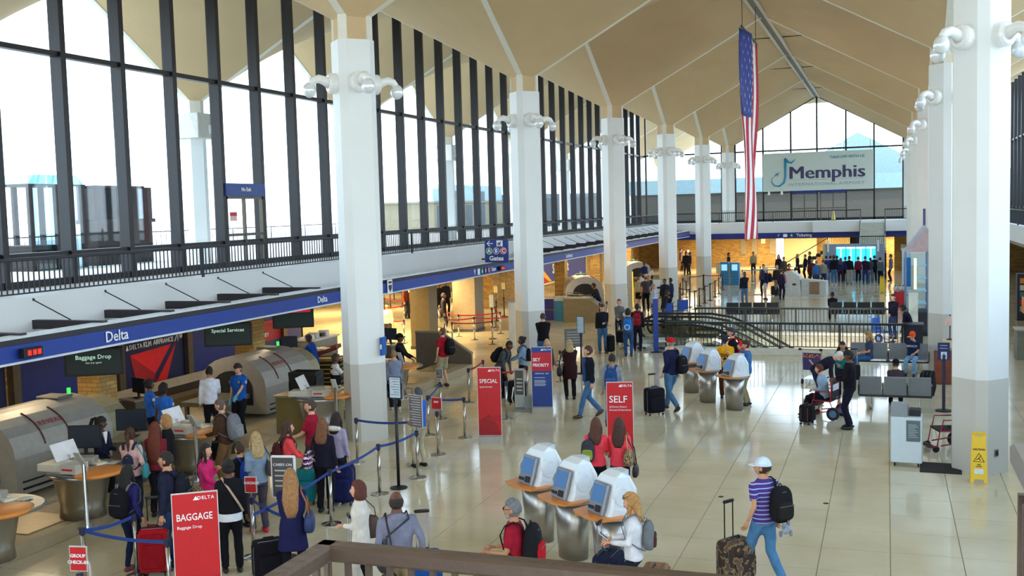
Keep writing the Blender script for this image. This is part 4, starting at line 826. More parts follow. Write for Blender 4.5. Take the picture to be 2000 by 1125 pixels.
    for i, (s0_, e0, w0) in enumerate(arms):
        sg = (-1, 1)[i]; d = (w0-e0).normalized(); side = d.cross(Vector((0, 0, 1))); side = side.normalized() if side.length > .1 else Vector((1, 0, 0)); n_ = side.cross(d).normalized()
        if abs(d.z) > .6: side = Vector((0, 1, 0)); side = (side-d*side.dot(d)).normalized(); n_ = side.cross(d)*(-sg); 
        if n_.z > 0 and abs(d.z) <= .6: n_ = -n_
        hb.tube([w0-d*.02, w0+d*.025, w0+d*.06, w0+d*.09], [.024, .034, .041, .036], 8, flat=.5, axis=side)
        for f_, (off, L) in enumerate(((-.029, .062), (-.010, .074), (.010, .07), (.028, .055))):
            p = w0+d*.085+side*off; a1 = (d*.85+n_*.5).normalized(); a2 = (d*.45+n_*.9).normalized(); a3 = (n_-d*.1).normalized()
            hb.tube([p, p+a1*L*.45, p+a1*L*.45+a2*L*.33, p+a1*L*.45+a2*L*.33+a3*L*.28], [.0095, .009, .008, .006], 5)
        p = w0+d*.035-side*.032; a1 = (d*.6-side*.7+n_*.3).normalized(); a2 = (d*.8-side*.2+n_*.5).normalized(); hb.tube([p, p+a1*.035, p+a1*.035+a2*.03], [.013, .011, .008], 6)
    hm = hb.mesh('head', [sk, eyew, pup, lip], True)
    bmj = bmesh.new(); bmj.from_mesh(me); bmj.from_mesh(hm); me.materials.append(eyew); me.materials.append(pup); me.materials.append(lip); bmj.to_mesh(me); bmj.free(); bpy.data.meshes.remove(hm)
    # clothes
    hemz = hem or (.87 if kind != 'dress' else .6)
    b = B(); b.X = R @ hip; t_ = .016
    rs = [(0, 0, hemz, tor[0][1]*1.12+t_, tor[0][2]*1.1+t_)]+[(0, 0, z, rx+t_, ry+t_) for z, rx, ry in tor[1:9] if z > hemz+.03]+[(0, 0, 1.495, .073, .070)]
    if kind == 'dress': rs[0] = (0, 0, hemz, .23, .19); rs.insert(1, (0, 0, .75, .2, .16))
    b.rings(rs, 16); b.X = R
    for j in arms:
        b.ell(j[0], (.060, .062, .060), n=8, m=6)
        if sleeve == 'long': limb(b, j, (.060, .055, .050, .048, .037))
        elif sleeve == 'short': limb(b, j, (.062, .062, .058, .05, .04), .36)
        elif sleeve == 'three': limb(b, j, (.064, .056, .048, .046, .04), .8)
    if extra == 'hood': b.X = R @ hip; b.ell((0, -.085, 1.46), (.12, .07, .065), n=10, m=6); b.X = R
    wn = random.uniform(0, 9)
    def wrinkle(me_, a):
        n_ = len(me_.vertices); co_ = np.empty(n_*3, np.float32); no_ = np.empty(n_*3, np.float32); me_.vertices.foreach_get('co', co_); me_.vertex_normals.foreach_get('vector', no_)
        c = co_.reshape(-1, 3); k = a*(np.sin(c[:, 2]*31+wn+c[:, 0]*14)+.7*np.sin(c[:, 2]*17-c[:, 1]*23+wn*2)+.5*np.sin(c[:, 0]*41+c[:, 1]*37)); c = c+no_.reshape(-1, 3)*k[:, None]; me_.vertices.foreach_set('co', c.ravel()); me_.update()
    tme = fuse(b, vox*s, 'top', tm_); wrinkle(tme, .0022); to = link(tme, 'shirt' if sleeve != 'long' else 'jacket', root)
    b = B(); b.X = R @ Matrix.Translation((0, 0, hz-.93)); tp = .022 if kind != 'leggings' else .012
    b.rings([(0, 0, .85, hw*.8+tp, .105+tp), (0, 0, .93, hw*g+tp*.5, .118*g+tp*.5), (0, 0, 1.0, hw*g*.95+.008, .115*g+.006)], 14); b.X = R
    for hp, kn, an, _ in legj:
        if kind == 'shorts': limb(b, (hp, kn, an), (.098*g, .092, .085, .06, .05), .46)
        elif kind == 'leggings': limb(b, (hp, kn, an), (.09*g, .078, .058, .06, .042))
        else: limb(b, (hp, kn, an), (.098*g, .088*g, .072, .07, .062))
    me2 = fuse(b, vox*s, 'trousers', bm_); wrinkle(me2, .0025); link(me2, 'shorts' if kind == 'shorts' else 'trousers', root)
    for hp, kn, an, tl in legj:
        q = B(); q.X = R @ Matrix.Translation(an) @ Matrix.Rotation(-math.radians(tl), 4, 'X') @ Matrix.Translation((0, 0, -.08))
        def sfn(d, p):
            p = p.copy(); p.z = max(p.z, -.04); p.z *= 1-.35*max(0, d.y); return p
        q.ell((0, .055, .04), (.047, .135, .055), n=12, m=8, fn=sfn); q.build('shoe', M(shoe, .5), root, smooth=True)
    # hair
    st_, hcol = hair[0], hair[1]
    q = B(); q.X = HM
    def hair_fn(thick, low, front=.35, rough=.0, back=-.1):
        def f(d, p):
            face_ = max(0, min(1, (d.y-back)/.25)); lim = low+(front-low)*face_; m = max(0, min(1, (d.z-lim)/.12+.5)); k = .93+(thick-.93)*m; k += rough*m*(math.sin(13*d.x+5*d.z)*math.sin(11*d.y+9*d.z)); return Vector((d.x*.079*k, d.y*.099*k, d.z*.121*k))
        return f
    n1, m1 = 18, 14
    if st_ == 'short': q.ell((0, -.004, .004), (1, 1, 1), 0, n1, m1, hair_fn(1.10, -.35, .45, .015))
    elif st_ == 'buzz': q.ell((0, -.004, .002), (1, 1, 1), 0, n1, m1, hair_fn(1.03, -.3, .5))
    elif st_ == 'bald': q.ell((0, -.004, .002), (1, 1, 1), 0, n1, m1, lambda d, p: Vector((d.x*.079, d.y*.099, d.z*.121))*(1.04 if (-.45 < d.z < .25 and d.y < .2) else .93))
    elif st_ == 'curly': q.ell((0, -.02, .01), (1, 1, 1), 0, n1, m1, hair_fn(1.38, -.6, .42, .07))
    elif st_ in ('long', 'bob', 'tail', 'bun', 'mid'): 
        q.ell((0, -.004, .004), (1, 1, 1), 0, n1, m1, hair_fn(1.14, -.75 if st_ not in ('tail', 'bun') else -.45, .5, .012, .1))
        wv = lambda z: .008*math.sin(z*40)
        if st_ in ('long', 'mid'):
            L = .36 if st_ == 'long' else .24
            if len(hair) > 2: L = hair[2]
            q.X = R @ Matrix.Translation(hc) @ Matrix.Rotation(-math.radians(look[0]), 4, 'Z') @ Matrix.Rotation(-math.radians(lean), 4, 'X'); 
            q.rings([(0, -.05, .05, .085, .06), (0, -.06, -.04, .10, .062), (.004, -.085, -.13, .112, .05), (-.004, -.112, -.13-L*.4, .115+wv(1), .042), (.003, -.125, -.13-L*.75, .10, .036), (0, -.128, -.13-L, .06, .02)], 16)
            for sg in (-1, 1): q.tube([(sg*.07, .02, .04), (sg*.088, .03, -.06), (sg*.085, .04, -.16), (sg*.09, .03, -.16-L*.4)], [.02, .026, .026, .012], 8)
        elif st_ == 'bob':
            q.rings([(0, -.015, .06, .088, .085), (0, -.025, -.04, .102, .09), (0, -.03, -.10, .104, .088), (0, -.03, -.125, .08, .07)], 18)
        elif st_ == 'tail': q.ell((0, -.125, .04), (.035, .035, .035), n=8, m=6); q.tube([(0, -.12, .04), (0, -.17, 0), (.01, -.16, -.12), (0, -.14, -.26)], [.03, .038, .032, .01], 8)
        elif st_ == 'bun': q.ell((0, -.10, .07), (.05, .045, .05), n=10, m=8)
    if st_ != 'none': q.build('hair', hairm, root, smooth=True)
    if hat:
        hm_ = cloth(hat[1]); q = B(); q.X = HM
        q.ell((0, -.008, .03), (1, 1, 1), 0, 18, 12, lambda d, p: Vector((d.x*.092, d.y*.108, max(d.z, -.05)*.108)))
        ho = q.build('cap', hm_, root, smooth=True)
        if hat[0] == 'cap': q = B(); q.X = HM; q.ell((0, .10, .022), (.068, .085, .012), n=14, m=6); q.build('visor', M(hat[2] if len(hat) > 2 else hat[1], .7), ho, smooth=True)
        elif hat[0] == 'brim': q = B(); q.X = HM; q.tube([(0, 0, .022), (0, 0, .034)], [.16, .155], 18); q.build('brim', hm_, ho)
    if extra == 'glasses' or extra == 'sunglasses':
        q = B(); q.X = HM; zz, yy = (.015, .1) if extra == 'glasses' else (.10, .07)
        for sg in (-1, 1): q.box((sg*.032, yy, zz), (.042, .006, .026)); q.box((sg*.075, yy*.45, zz), (.004, .1, .006))
        q.build('glasses', M('#1a1216', .3), root)
    if extra == 'gloves':
        pass
    if extra == 'badge':
        q = B(); q.X = R @ hip; q.ell((-.08, .128, 1.33), (.028, .012, .032), n=8, m=5); q.build('badge', M('#d8b04a', .3, .8), root, smooth=True)
        for sg in (-1, 1): q = B(); q.X = R @ Matrix.Translation(arms[0 if sg < 0 else 1][0].lerp(arms[0 if sg < 0 else 1][1], .35)); q.ell((sg*.058, 0, 0), (.012, .035, .04), n=10, m=6); q.build('shoulder_patch', M('#c3cfd8', .6), root, smooth=True)
    if extra == 'collar': q = B(); q.X = R @ hip; q.prism([(-.05, 1.49), (.05, 1.49), (.012, 1.28), (-.012, 1.28)], .095, .135, ax='y'); q.build('collar', cloth('#e9e9e9'), root)
    root['pose'] = 0; del root['pose']
    LAST = dict(root=root, s=s, hip=hip, R=R, arms=arms, sh=sh, W=Matrix.Translation((x, y, z0)) @ Matrix.Rotation(-math.radians(head), 4, 'Z'), head=head)
    return LAST
def held(name, label, cat, base, group=None, p=None):
    """a carried thing: a top-level empty at its own base, geometry given in the carrier's frame"""
    p = p or LAST; Wm = p['W']; e = E(name); e.matrix_world = Wm @ Matrix.Translation(base); tag(e, label, cat, group); return e, Matrix.Translation(-Vector(base))
def backpack(label, col='#1b1b20', col2=None, sz=1., strap=None, off=(0, 0), grp='backpacks worn or carried by travellers', p=None):
    p = p or LAST; m = cloth(col); m2 = cloth(col2 or col); s = p['s']; hip = p['hip']; yb_ = -.125-.092*sz; bc = p['R'] @ (hip @ Vector((off[0], yb_, 1.2+off[1]))); base = (bc.x, bc.y, bc.z-.24*sz); e, T = held('backpack', label, 'backpack', base, grp, p)
    U = T @ p['R'] @ hip; w_, d_, h_ = .155*sz, .10*sz, .245*sz; cx, cy, cz = off[0], yb_, 1.2+off[1]
    q = B(); q.X = U; supell(q, (cx, cy, cz), (w_, d_, h_), p=.55, fn=lambda d, v: Vector((v.x*(1-.12*max(0, d.z)), v.y*(1-.35*max(0, d.z)), v.z))); q.build('main_pack', m, e, smooth=True)
    q = B(); q.X = U; supell(q, (cx, cy-d_*.9, cz-h_*.3), (w_*.8, d_*.45, h_*.5), p=.55); q.build('front_pocket', m2, e, smooth=True)
    q = B(); q.X = U; q.tube([(cx-w_*.85, cy-d_*.5, cz+h_*.55), (cx, cy-d_*.75, cz+h_*.75), (cx+w_*.85, cy-d_*.5, cz+h_*.55)], .006, 5); q.tube([(cx-w_*.75, cy-d_*1.3, cz-h_*.0), (cx+w_*.75, cy-d_*1.3, cz-h_*.0)], .006, 5); q.build('zip', M('#77777c', .4, .5), e)
    for sg in ((-1, 1) if off[0] == 0 else ((1,) if off[0] > 0 else (-1,))):
        q = B(); q.X = U; x_ = sg*.105
        q.tube([(x_*.8, -.15, 1.39), (x_, -.10, 1.475), (x_, -.02, 1.50), (x_, .09, 1.45), (x_*1.15, .148, 1.34), (x_*1.45, .10, 1.18), (x_*1.5, -.06, 1.07), (x_, -.15, 1.02)], .024, 6, flat=.35, axis=(1, 0, 0)); q.build('shoulder_strap', cloth(strap or col), e, smooth=True)
    q = B(); q.X = U; q.tube([(cx-.03, cy+.02, cz+h_*.97), (cx, cy+.02, cz+h_*1.13), (cx+.03, cy+.02, cz+h_*.97)], .009, 6); q.build('grab_handle', m, e)
    return e
def handbag(label, col='#4a3226', side=1, sz=(.17, .07, .14), z=.92, y=-.04, x=.27, col2=None, mat=None, name='handbag', grp='handbags and totes carried by travellers', strapc=None, p=None, cross=False):
    p = p or LAST; m = mat or M(col, .55, 0, .1, 8., .2, 30.); cx = side*x*(1); base = p['R'] @ Vector((cx, y, z-sz[2])); e, T = held(name, label, 'bag', base, grp, p); U = T @ p['R'] @ (p['hip'] if z > 1 else Matrix())
    q = B(); q.X = U; supell(q, (cx, y, z), (sz[1], sz[0], sz[2]), p=.6, fn=lambda d, v: Vector((v.x*(1-.45*max(0, d.z)), v.y*(1-.12*max(0, d.z)), v.z))); q.build('bag_body', m, e, smooth=True)
    sx_ = side*.14 if not cross else -side*.12; top = p['hip'] @ Vector((sx_, 0, 1.50))
    for dy in ((-.6, .6) if not cross else (-.5, .5)):
        q = B(); q.X = T @ p['R']; q.tube([(cx, y+sz[0]*dy, z+sz[2]*.8), (cx*.9, y+sz[0]*dy*.8+(.1*dy if cross else 0), (z+top.z)/2+.05), (top.x*1.05, top.y+dy*(.12 if not cross else .26), top.z-.05), (top.x, top.y, top.z+.01)], .012, 6, flat=.6); q.build('strap', M(strapc or col, .6), e, smooth=True)
    q = B(); q.X = U; q.tube([(cx, y-sz[0]*.8, z+sz[2]*.86), (cx, y+sz[0]*.8, z+sz[2]*.86)], .008, 5); q.build('zip', M('#a58c4a', .3, .8), e); return e
def suitcase(x, y, head, label, col='#17171c', w=.42, d=.26, h=.62, handle=.4, soft=True, z=0, hm=None, mat=None, grp='wheeled suitcases', col2=None):
    e = E('suitcase', (x, y, z), -math.radians(head)); tag(e, label, 'suitcase', grp); m = mat or (cloth(col) if soft else M(col, .35)); 
    q = B(); supell(q, (0, 0, .06+h/2), (w/2, d/2, h/2), p=.25, n=20, m=12); q.build('shell', m, e, smooth=True)
    q = B(); supell(q, (0, -d/2-.005, .06+h*.38), (w*.4, .035, h*.28), p=.3); q.build('front_pocket', cloth(col2) if col2 else m, e, smooth=True)
    q = B(); supell(q, (0, -d/2-.0, .06+h*.8), (w*.38, .025, h*.1), p=.3); q.build('upper_pocket', cloth(col2) if col2 else m, e, smooth=True)
    zc = M('#6c6c70', .4, .6)
    for yy in (-d*.3, d*.28): q = B(); q.tube([(-w/2-.004, yy, .12), (-w/2-.004, yy, h-.02), (-w*.35, yy, h+.062), (w*.35, yy, h+.062), (w/2+.004, yy, h-.02), (w/2+.004, yy, .12)], .006, 5); q.build('zip', zc, e)
    for sx_ in (-1, 1):
        for sy_ in (-1, 1): q = B(); q.tube([(sx_*w*.38-.012, sy_*d*.34, .03), (sx_*w*.38+.012, sy_*d*.34, .03)], .03, 10); q.build('wheel', black, e)
    q = B(); q.tube([(-.08, 0, h+.06), (-.07, 0, h+.095), (.07, 0, h+.095), (.08, 0, h+.06)], .012, 6); q.build('carry_handle', black, e)
    if handle:
        q = B()
        for sx_ in (-1, 1): q.tube([(sx_*.085, d*.36, h*.6), (sx_*.085, d*.36, h+.06+handle)], .009, 6)
        ho = q.build('telescopic_handle', M(hm or '#b8babd', .25, .9), e); q = B(); supell(q, (0, d*.36, h+.07+handle), (.11, .02, .022), p=.4, n=10, m=6); q.build('grip', black, ho, smooth=True)
    return e
def toprint(s_, size, mat, z=1.3, p=None, bulge=.0):
    p = p or LAST; t = text(s_, size, mat, None, Matrix(), 'chest_lettering', .002, .002); me = t.data
    for v in me.vertices:
        x_, y_, z_ = v.co.x, v.co.z, v.co.y; v.co = Vector((-x_, math.sqrt(max(0, 1-(x_/.2)**2))*.145+z_*0+y_, z+z_)) if False else Vector((-x_, .150*math.sqrt(max(.1, 1-(x_/.22)**2))+.002-y_, z+z_))
    me.transform(p['R'] @ p['hip']); t.parent = p['root']; return t
# ---------------------------------------------------------------- striped tee, chevron, camouflage and check fabrics
def bandmat(c1, c2, scale, axis='Z', kind='wave', c3=None):
    m = bpy.data.materials.new('patterned cloth'); m.use_nodes = True; t = m.node_tree; b = t.nodes['Principled BSDF']; b.inputs['Roughness'].default_value = .9
    tcn = t.nodes.new('ShaderNodeTexCoord'); r = t.nodes.new('ShaderNodeValToRGB'); r.color_ramp.interpolation = 'CONSTANT'; r.color_ramp.elements[0].color = (*lin(c1), 1); r.color_ramp.elements[1].color = (*lin(c2), 1)
    if kind == 'wave': n = t.nodes.new('ShaderNodeTexWave'); n.bands_direction = axis; n.inputs['Scale'].default_value = scale; n.inputs['Distortion'].default_value = 0; r.color_ramp.elements[1].position = .86; out = n.outputs['Fac']
    elif kind == 'chevron':
        s = t.nodes.new('ShaderNodeSeparateXYZ'); t.links.new(tcn.outputs['Object'], s.inputs[0]); pp = t.nodes.new('ShaderNodeMath'); pp.operation = 'PINGPONG'; t.links.new(s.outputs['Y'], pp.inputs[0]); pp.inputs[1].default_value = .03
        a = t.nodes.new('ShaderNodeMath'); a.operation = 'ADD'; t.links.new(s.outputs['Z'], a.inputs[0]); t.links.new(pp.outputs[0], a.inputs[1]); mm = t.nodes.new('ShaderNodeMath'); mm.operation = 'MODULO'; t.links.new(a.outputs[0], mm.inputs[0]); mm.inputs[1].default_value = .09
        dv = t.nodes.new('ShaderNodeMath'); dv.operation = 'DIVIDE'; t.links.new(mm.outputs[0], dv.inputs[0]); dv.inputs[1].default_value = .09; out = dv.outputs[0]; r.color_ramp.elements[1].position = .33
        e3 = r.color_ramp.elements.new(.66); e3.color = (*lin(c3 or c1), 1)
    else:
        n = t.nodes.new('ShaderNodeTexVoronoi' if kind == 'spots' else 'ShaderNodeTexNoise'); n.inputs['Scale'].default_value = scale; out = n.outputs[0]; r.color_ramp.elements[1].position = .5
        if c3: e3 = r.color_ramp.elements.new(.58 if kind == 'noise' else .35); e3.color = (*lin(c3), 1)
    if kind != 'chevron': t.links.new(tcn.outputs['Object'], n.inputs['Vector'])
    t.links.new(out, r.inputs[0]); t.links.new(r.outputs[0], b.inputs['Base Color']); return m
stripe = bandmat('#4a2f7e', '#9fb4dc', 5.2); camo = bandmat('#3a2c22', '#8a735a', 9, kind='noise', c3='#5f4a38'); chev = bandmat('#1c1626', '#e9e6ea', 1, kind='chevron', c3='#8e3a86'); checkm = bandmat('#4c3a2c', '#a58a66', 40, kind='spots'); stripe2 = bandmat('#1c1b22', '#c9c9cf', 9)
jean, djean, blk = '#4a719c', '#263a5c', '#17161b'
# ---- staff behind the counters
person(-13.73, 15.75, 99, 1.68, 'agent with dark ponytail and glasses in navy jacket looking at papers', 'd', ('tail', '#1a1414'), '#1a2036', '#1a1c2a', hands=('phone', 'fwd'), fem=True, look=(-20, 25), extra='glasses'); B().prism([(-.05, 1.42), (.05, 1.42), (.01, 1.2), (-.01, 1.2)], .1, .135, ax='y').build('collar', cloth('#e9e9e9'), LAST['root'])
person(-15.68, 19.62, 31, 1.70, 'officer in blue shirt with hair tied back facing right', 'd', ('bun', '#191412'), '#2d62b8', '#16161c', sleeve='short', hands=('belly', 'belly'), fem=True, extra='badge', vox=.024)
person(-15.02, 19.27, -8, 1.66, 'officer in blue shirt with curly dark hair seen from behind', 'd', ('curly', '#1a1210'), '#2d68c2', '#16161c', sleeve='short', fem=True, extra='badge', vox=.024)
person(-15.10, 21.07, -26, 1.80, 'man in white dress shirt seen from behind at the baggage belt', 'm', ('buzz', '#241a15'), '#dfe3ee', '#17171d', hands=('down', 'fwd'), vox=.024)
person(-14.67, 21.63, 181, 1.80, 'officer in blue short sleeved shirt with glasses and blue gloves beside scanner', 'l', ('short', '#241a16'), '#1f5bb5', '#16161c', sleeve='short', hands=('reach', 'down'), look=(10, 30), extra='badge', vox=.024, girth=1.05)
for a in LAST['arms']: q = B(); q.X = LAST['R']; d = (a[2]-a[1]).normalized(); q.tube([a[2]-d*.04, a[2]+d*.04, a[2]+d*.1, a[2]+d*.15], [.036, .045, .045, .02], 8, flat=.7); q.build('glove', M('#39a9c9', .5), LAST['root'], smooth=True)
person(-16.20, 27.87, 270, 1.75, 'officer in dark blue uniform bent over an open tray behind the belt', 'd', ('short', '#1b1412'), '#1b3f8c', '#15151b', sleeve='short', hands=('reach', 'reach'), lean=14, look=(0, 20), vox=.03)
person(-13.35, 23.97, 51, 1.74, 'agent in white shirt and black vest behind counter left of nearest left column', 'd', ('buzz', '#3a302a'), '#d9dad8', '#17171c', sleeve='short', hands=('fwd', 'counter'), look=(0, 25), vox=.026); q = B(); q.X = LAST['R']; q.rings([(0, 0, .95, .17, .135), (0, 0, 1.2, .175, .132), (0, 0, 1.4, .16, .12)], 16, cap=False); q.build('vest', cloth('#17171b'), LAST['root'], smooth=True)
person(-13.40, 27.92, 84, 1.78, 'agent in black jacket and brimmed hat behind the counter in the second bay', 'd', ('short', '#15110f'), '#19191e', '#17171c', hands=('fwd', 'counter'), hat=('brim', '#17171a'), vox=.028)
person(-12.84, 48.58, 265, 1.75, 'attendant in dark jacket leaning at the scanner near the logo wall', 'm', ('short', '#241a16'), '#20242e', '#1d1f28', hands=('fwd', 'reach'), lean=18, vox=.035)
# ---- the queue at the lower left
person(-12.48, 15.04, -20, 1.66, 'woman in pale pink sweatshirt with a long braid seen from behind', 'l', ('tail', '#4a2a1c'), '#d3a8a3', '#1e2536', fem=True, kind='leggings', hands=('fwd', 'hip')); backpack('small navy backpack on the pale pink sweatshirt', '#232b3f', sz=.62, off=(0, -.05)); handbag('teal cloth bag hanging beside the pink sweatshirt', '#2a8f98', 1, (.12, .05, .14), .98, name='tote_bag')
person(-12.26, 15.43, -18, 1.70, 'woman with very long red hair and maroon top seen from behind', 'l', ('long', '#6d2f1e', .5), '#7a2330', '#1c1d26', fem=True, hands=('belly', 'belly'))
person(-12.58, 16.18, 247, 1.68, 'short haired blonde person in black top facing left at the counter', 'l', ('bob', '#b98a54'), '#1a191e', '#1d1f2a', fem=True, hands=('down', 'fwd'))
person(-10.22, 13.10, 252, 1.80, 'man in dark navy jacket and jeans with backpack behind the red banner', 't', ('short', '#2a211c'), '#23263c', djean, shoe='#20242c', hands=('down', 'handle'), girth=1.12); backpack('dark grey backpack on the navy jacket man', '#1e2029', sz=.95)
person(-10.74, 12.83, 0, 1.62, 'woman with black backpack, dark hair and skinny jeans holding a red case', 'm', ('mid', '#1c1515', .2), '#26255a', '#1a2440', kind='leggings', fem=True, hands=('hip', 'handle'), shoe='#7a3a40'); backpack('black backpack with grey strap on the dark haired woman in front of the rope', '#15151a', sz=1.0, strap='#6f7278')
suitcase(-10.33, 12.84, -29, 'red wheeled suitcase with black bands left of the red baggage banner', '#a3141f', w=.42, h=.66, handle=.42, col2='#8d1019', hm='#2a2a2e')
person(-10.49, 14.42, 84, 1.62, 'woman with long dark hair and bright pink jacket facing right', 'l', ('long', '#2c1b17'), '#d42a6d', '#24283a', fem=True, hands=('strap', 'fwd')); handbag('patterned shoulder bag under the bright pink jacket', '#5a5560', 1, (.13, .06, .12), .95, mat=checkm)
person(-10.37, 15.22, 286, 1.45, 'boy with bright blue backpack and dark clothes in the queue', 'l', ('short', '#4a2c1c'), '#1b1b26', '#1b1c26', sleeve='short'); backpack('bright blue backpack on the boy in the queue', '#2148a6', '#2a56b8', sz=1.05)
person(-9.93, 15.05, 307, 1.70, 'blonde woman in light blue sweater and grey trousers, pink shoes', 'l', ('mid', '#b79b6c', .18), '#7f93a8', '#4a4250', shoe='#c92a48', fem=True, hands=('strap', 'fwd')); handbag('taupe leather handbag on the light blue sweater shoulder', '#54443c', 1, (.17, .08, .13), 1.12, x=.2, y=-.06)
person(-9.97, 16.09, 48, 1.68, 'woman with curly brown hair in coral shirt facing right', 'l', ('long', '#4c2c1e', .26), '#ea4a50', '#17171d', sleeve='three', fem=True, hands=('fwd', 'fwd')); backpack('dark maroon backpack on the coral shirt woman by the counter', '#4a1e20', sz=.85, off=(.0, -.02))
person(-10.26, 17.44, 260, 1.82, 'man in maroon short sleeved shirt facing left at the counter', 'l', ('buzz', '#4a3a30'), '#a01c34', '#3a3c44', sleeve='short', hands=('fwd', 'fwd'), look=(-10, 10))
person(-9.44, 16.39, -10, 1.68, 'woman in black cardigan with light brown hair seen from behind', 'l', ('mid', '#7d4f30', .2), '#1c1a2a', '#16161d', shoe='#18181c', fem=True, hands=('belly', 'down'), girth=1.08); handbag('black and white zigzag tote with purple stripes', '#fff', -1, (.21, .07, .16), 1.02, x=.25, y=-.08, mat=chev, name='tote_bag', strapc='#17161b')
person(-9.55, 17.09, 1, 1.66, 'woman in lilac grey sweatshirt with white hood and dark hair', 'l', ('mid', '#2a1a1c', .14), '#a39ab4', '#2a2b36', fem=True, extra='hood'); supq = B(); supq.X = LAST['R']; supq.ell((0, -.09, 1.47), (.15, .09, .06), n=12, m=7); supq.build('hood', cloth('#dcd6c8'), LAST['root'], smooth=True)
suitcase(-10.07, 16.80, -26, 'teal wheeled suitcase beside the black trousered woman', '#1d8288', w=.36, h=.6, handle=0); suitcase(-9.42, 16.96, -14, 'large navy suitcase by the rope post', '#1e2350', w=.5, d=.3, h=.68, handle=.12)
suitcase(-13.24, 18.69, -30, 'black suitcase behind the pink jacket woman', '#15151a', w=.4, h=.55, handle=.2); suitcase(-11.12, 16.03, -35, 'black and grey patterned suitcase beside the grey trousers', '#232228', w=.4, h=.5, handle=.3)
person(-12.14, 17.37, 265, 1.78, 'man in brown sweater with grey backpack at the orange counter shelf', 'l', ('buzz', '#6b5c50'), '#4a3426', '#7a5a3c', hands=('fwd', 'fwd'), look=(0, 30), lean=6); backpack('grey and silver backpack on the brown sweater man', '#75767c', '#8b8c90', sz=1.05)
suitcase(-13.36, 19.27, -35, 'olive case on the floor behind the boy with blue backpack', '#39442e', w=.45, h=.4, handle=0)
person(-9.23, 13.23, 320, 1.70, 'woman in black sweater with hair in a bun and white shirt hem', 'd', ('bun', '#15100f'), '#15151b', '#131318', fem=True, hands=('pocket', 'down'), hem=.92); q = B(); q.X = LAST['R']; q.rings([(0, 0, .83, .182, .142), (0, 0, .95, .180, .14)], 16, cap=False); q.build('shirt_hem', cloth('#dfe3ec'), LAST['root']); q = B(); q.X = LAST['R']; q.tube([(-.12, .1, 1.44), (-.11, -.02, 1.5), (-.02, -.135, 1.35), (.12, -.14, 1.1), (.19, -.03, .95)], .018, 6, flat=.4); q.build('crossbody_strap', M('#b59c82', .6), LAST['root'])
person(-7.95, 12.86, -27, 1.72, 'woman in navy dress with long straight light brown hair', 'l', ('long', '#a8794c', .42), '#1e1f4a', '#17171f', kind='dress', fem=True, hands=('belly', 'belly'), girth=1.05); handbag('navy handbag with tan straps on the navy dress shoulder', '#233463', 1, (.2, .08, .15), 1.0, x=.25, y=-.06, strapc='#9a5a34')
suitcase(-8.44, 12.99, 317, 'black soft suitcase in front of the long haired woman', '#17151c', w=.46, d=.3, h=.58, handle=0)
suitcase(-11.85, 15.52, -27, 'olive grey backpack case behind the red banner', '#5c604e', w=.34, h=.55, handle=0)
person(-6.75, 12.64, 247, 1.68, 'woman in cream sweater with auburn bob facing left by the railing', 'l', ('bob', '#5c2a1c'), '#d9d3ca', '#c9c2b4', fem=True, hands=('cross', 'handle'), look=(0, 0), hem=.7); handbag('brown leather shoulder bag on the cream sweater woman', '#4a362c', 1, (.15, .07, .17), 1.05, x=.17, y=-.12)
suitcase(-7.07, 13.10, 232, 'black carry-on with tall handle beside the cream sweater woman', '#17161c', w=.36, h=.5, handle=.5)
person(-5.81, 11.85, 324, 1.80, 'balding man in grey hooded sweatshirt seen from behind at the railing', 'd', ('bald', '#2a1d18'), '#787a8e', '#a08a66', hands=('hip', 'handle'), extra='hood', girth=1.15)
e_ = handbag('black duffel bag slung over the grey sweatshirt', '#1a1a22', -1, (.24, .1, .15), 1.0, x=.2, y=-.14, name='duffel_bag', cross=True)
handbag('second black duffel bag hanging low beside the grey sweatshirt man', '#1d1c22', -1, (.26, .12, .18), .62, x=.12, y=-.1, name='duffel_bag')
suitcase(-6.07, 13.16, -25, 'blue suitcase with tall silver handle right of the grey sweatshirt man', '#1f4f96', w=.5, h=.56, handle=.52)
person(-4.31, 12.02, 265, 1.76, 'grey haired man in maroon shirt with glasses and beard facing left', 'm', ('short', '#6d6f74'), '#98162c', '#3a64a0', sleeve='short', hands=('phone', 'phone'), extra='glasses'); backpack('red and black backpack on the grey haired man', '#17171c', '#b01522', sz=1.1); q = B(); q.X = LAST['R'] @ LAST['hip'] @ Matrix.Translation((0, .015, 1.632)); q.ell((0, .05, -.075), (.055, .05, .045), n=10, m=7); q.build('beard', M('#8b8d90', .8), LAST['root'], smooth=True)
e, T = held('plastic_bag', 'white plastic bag hanging from the grey haired man\'s hand', 'bag', (.1, .35, .62), None); q = B(); q.X = T; q.ell((.1, .35, .8), (.13, .1, .18), n=12, m=8, fn=lambda d, v: v*(1+.12*math.sin(7*d.x+5*d.z))); q.build('bag_body', M('#dfe7f0', .3, bump=.6), e, smooth=True); q = B(); q.X = T; q.tube([(.1, .35, .95), (.1, .33, 1.06)], .012, 6); q.build('handle', M('#dfe7f0', .3), e)
person(-3.03, 12.92, 259, 1.68, 'blonde woman in white sweater looking at her phone beside the kiosks', 'l', ('mid', '#b98a4e', .12), '#dcdde4', '#1c2130', fem=True, hands=('phone', 'phone'), look=(0, 22), extra='sunglasses', kind='leggings'); backpack('grey backpack with brown leather bottom on the white sweater woman', '#6d7278', '#4a3028', sz=.8)
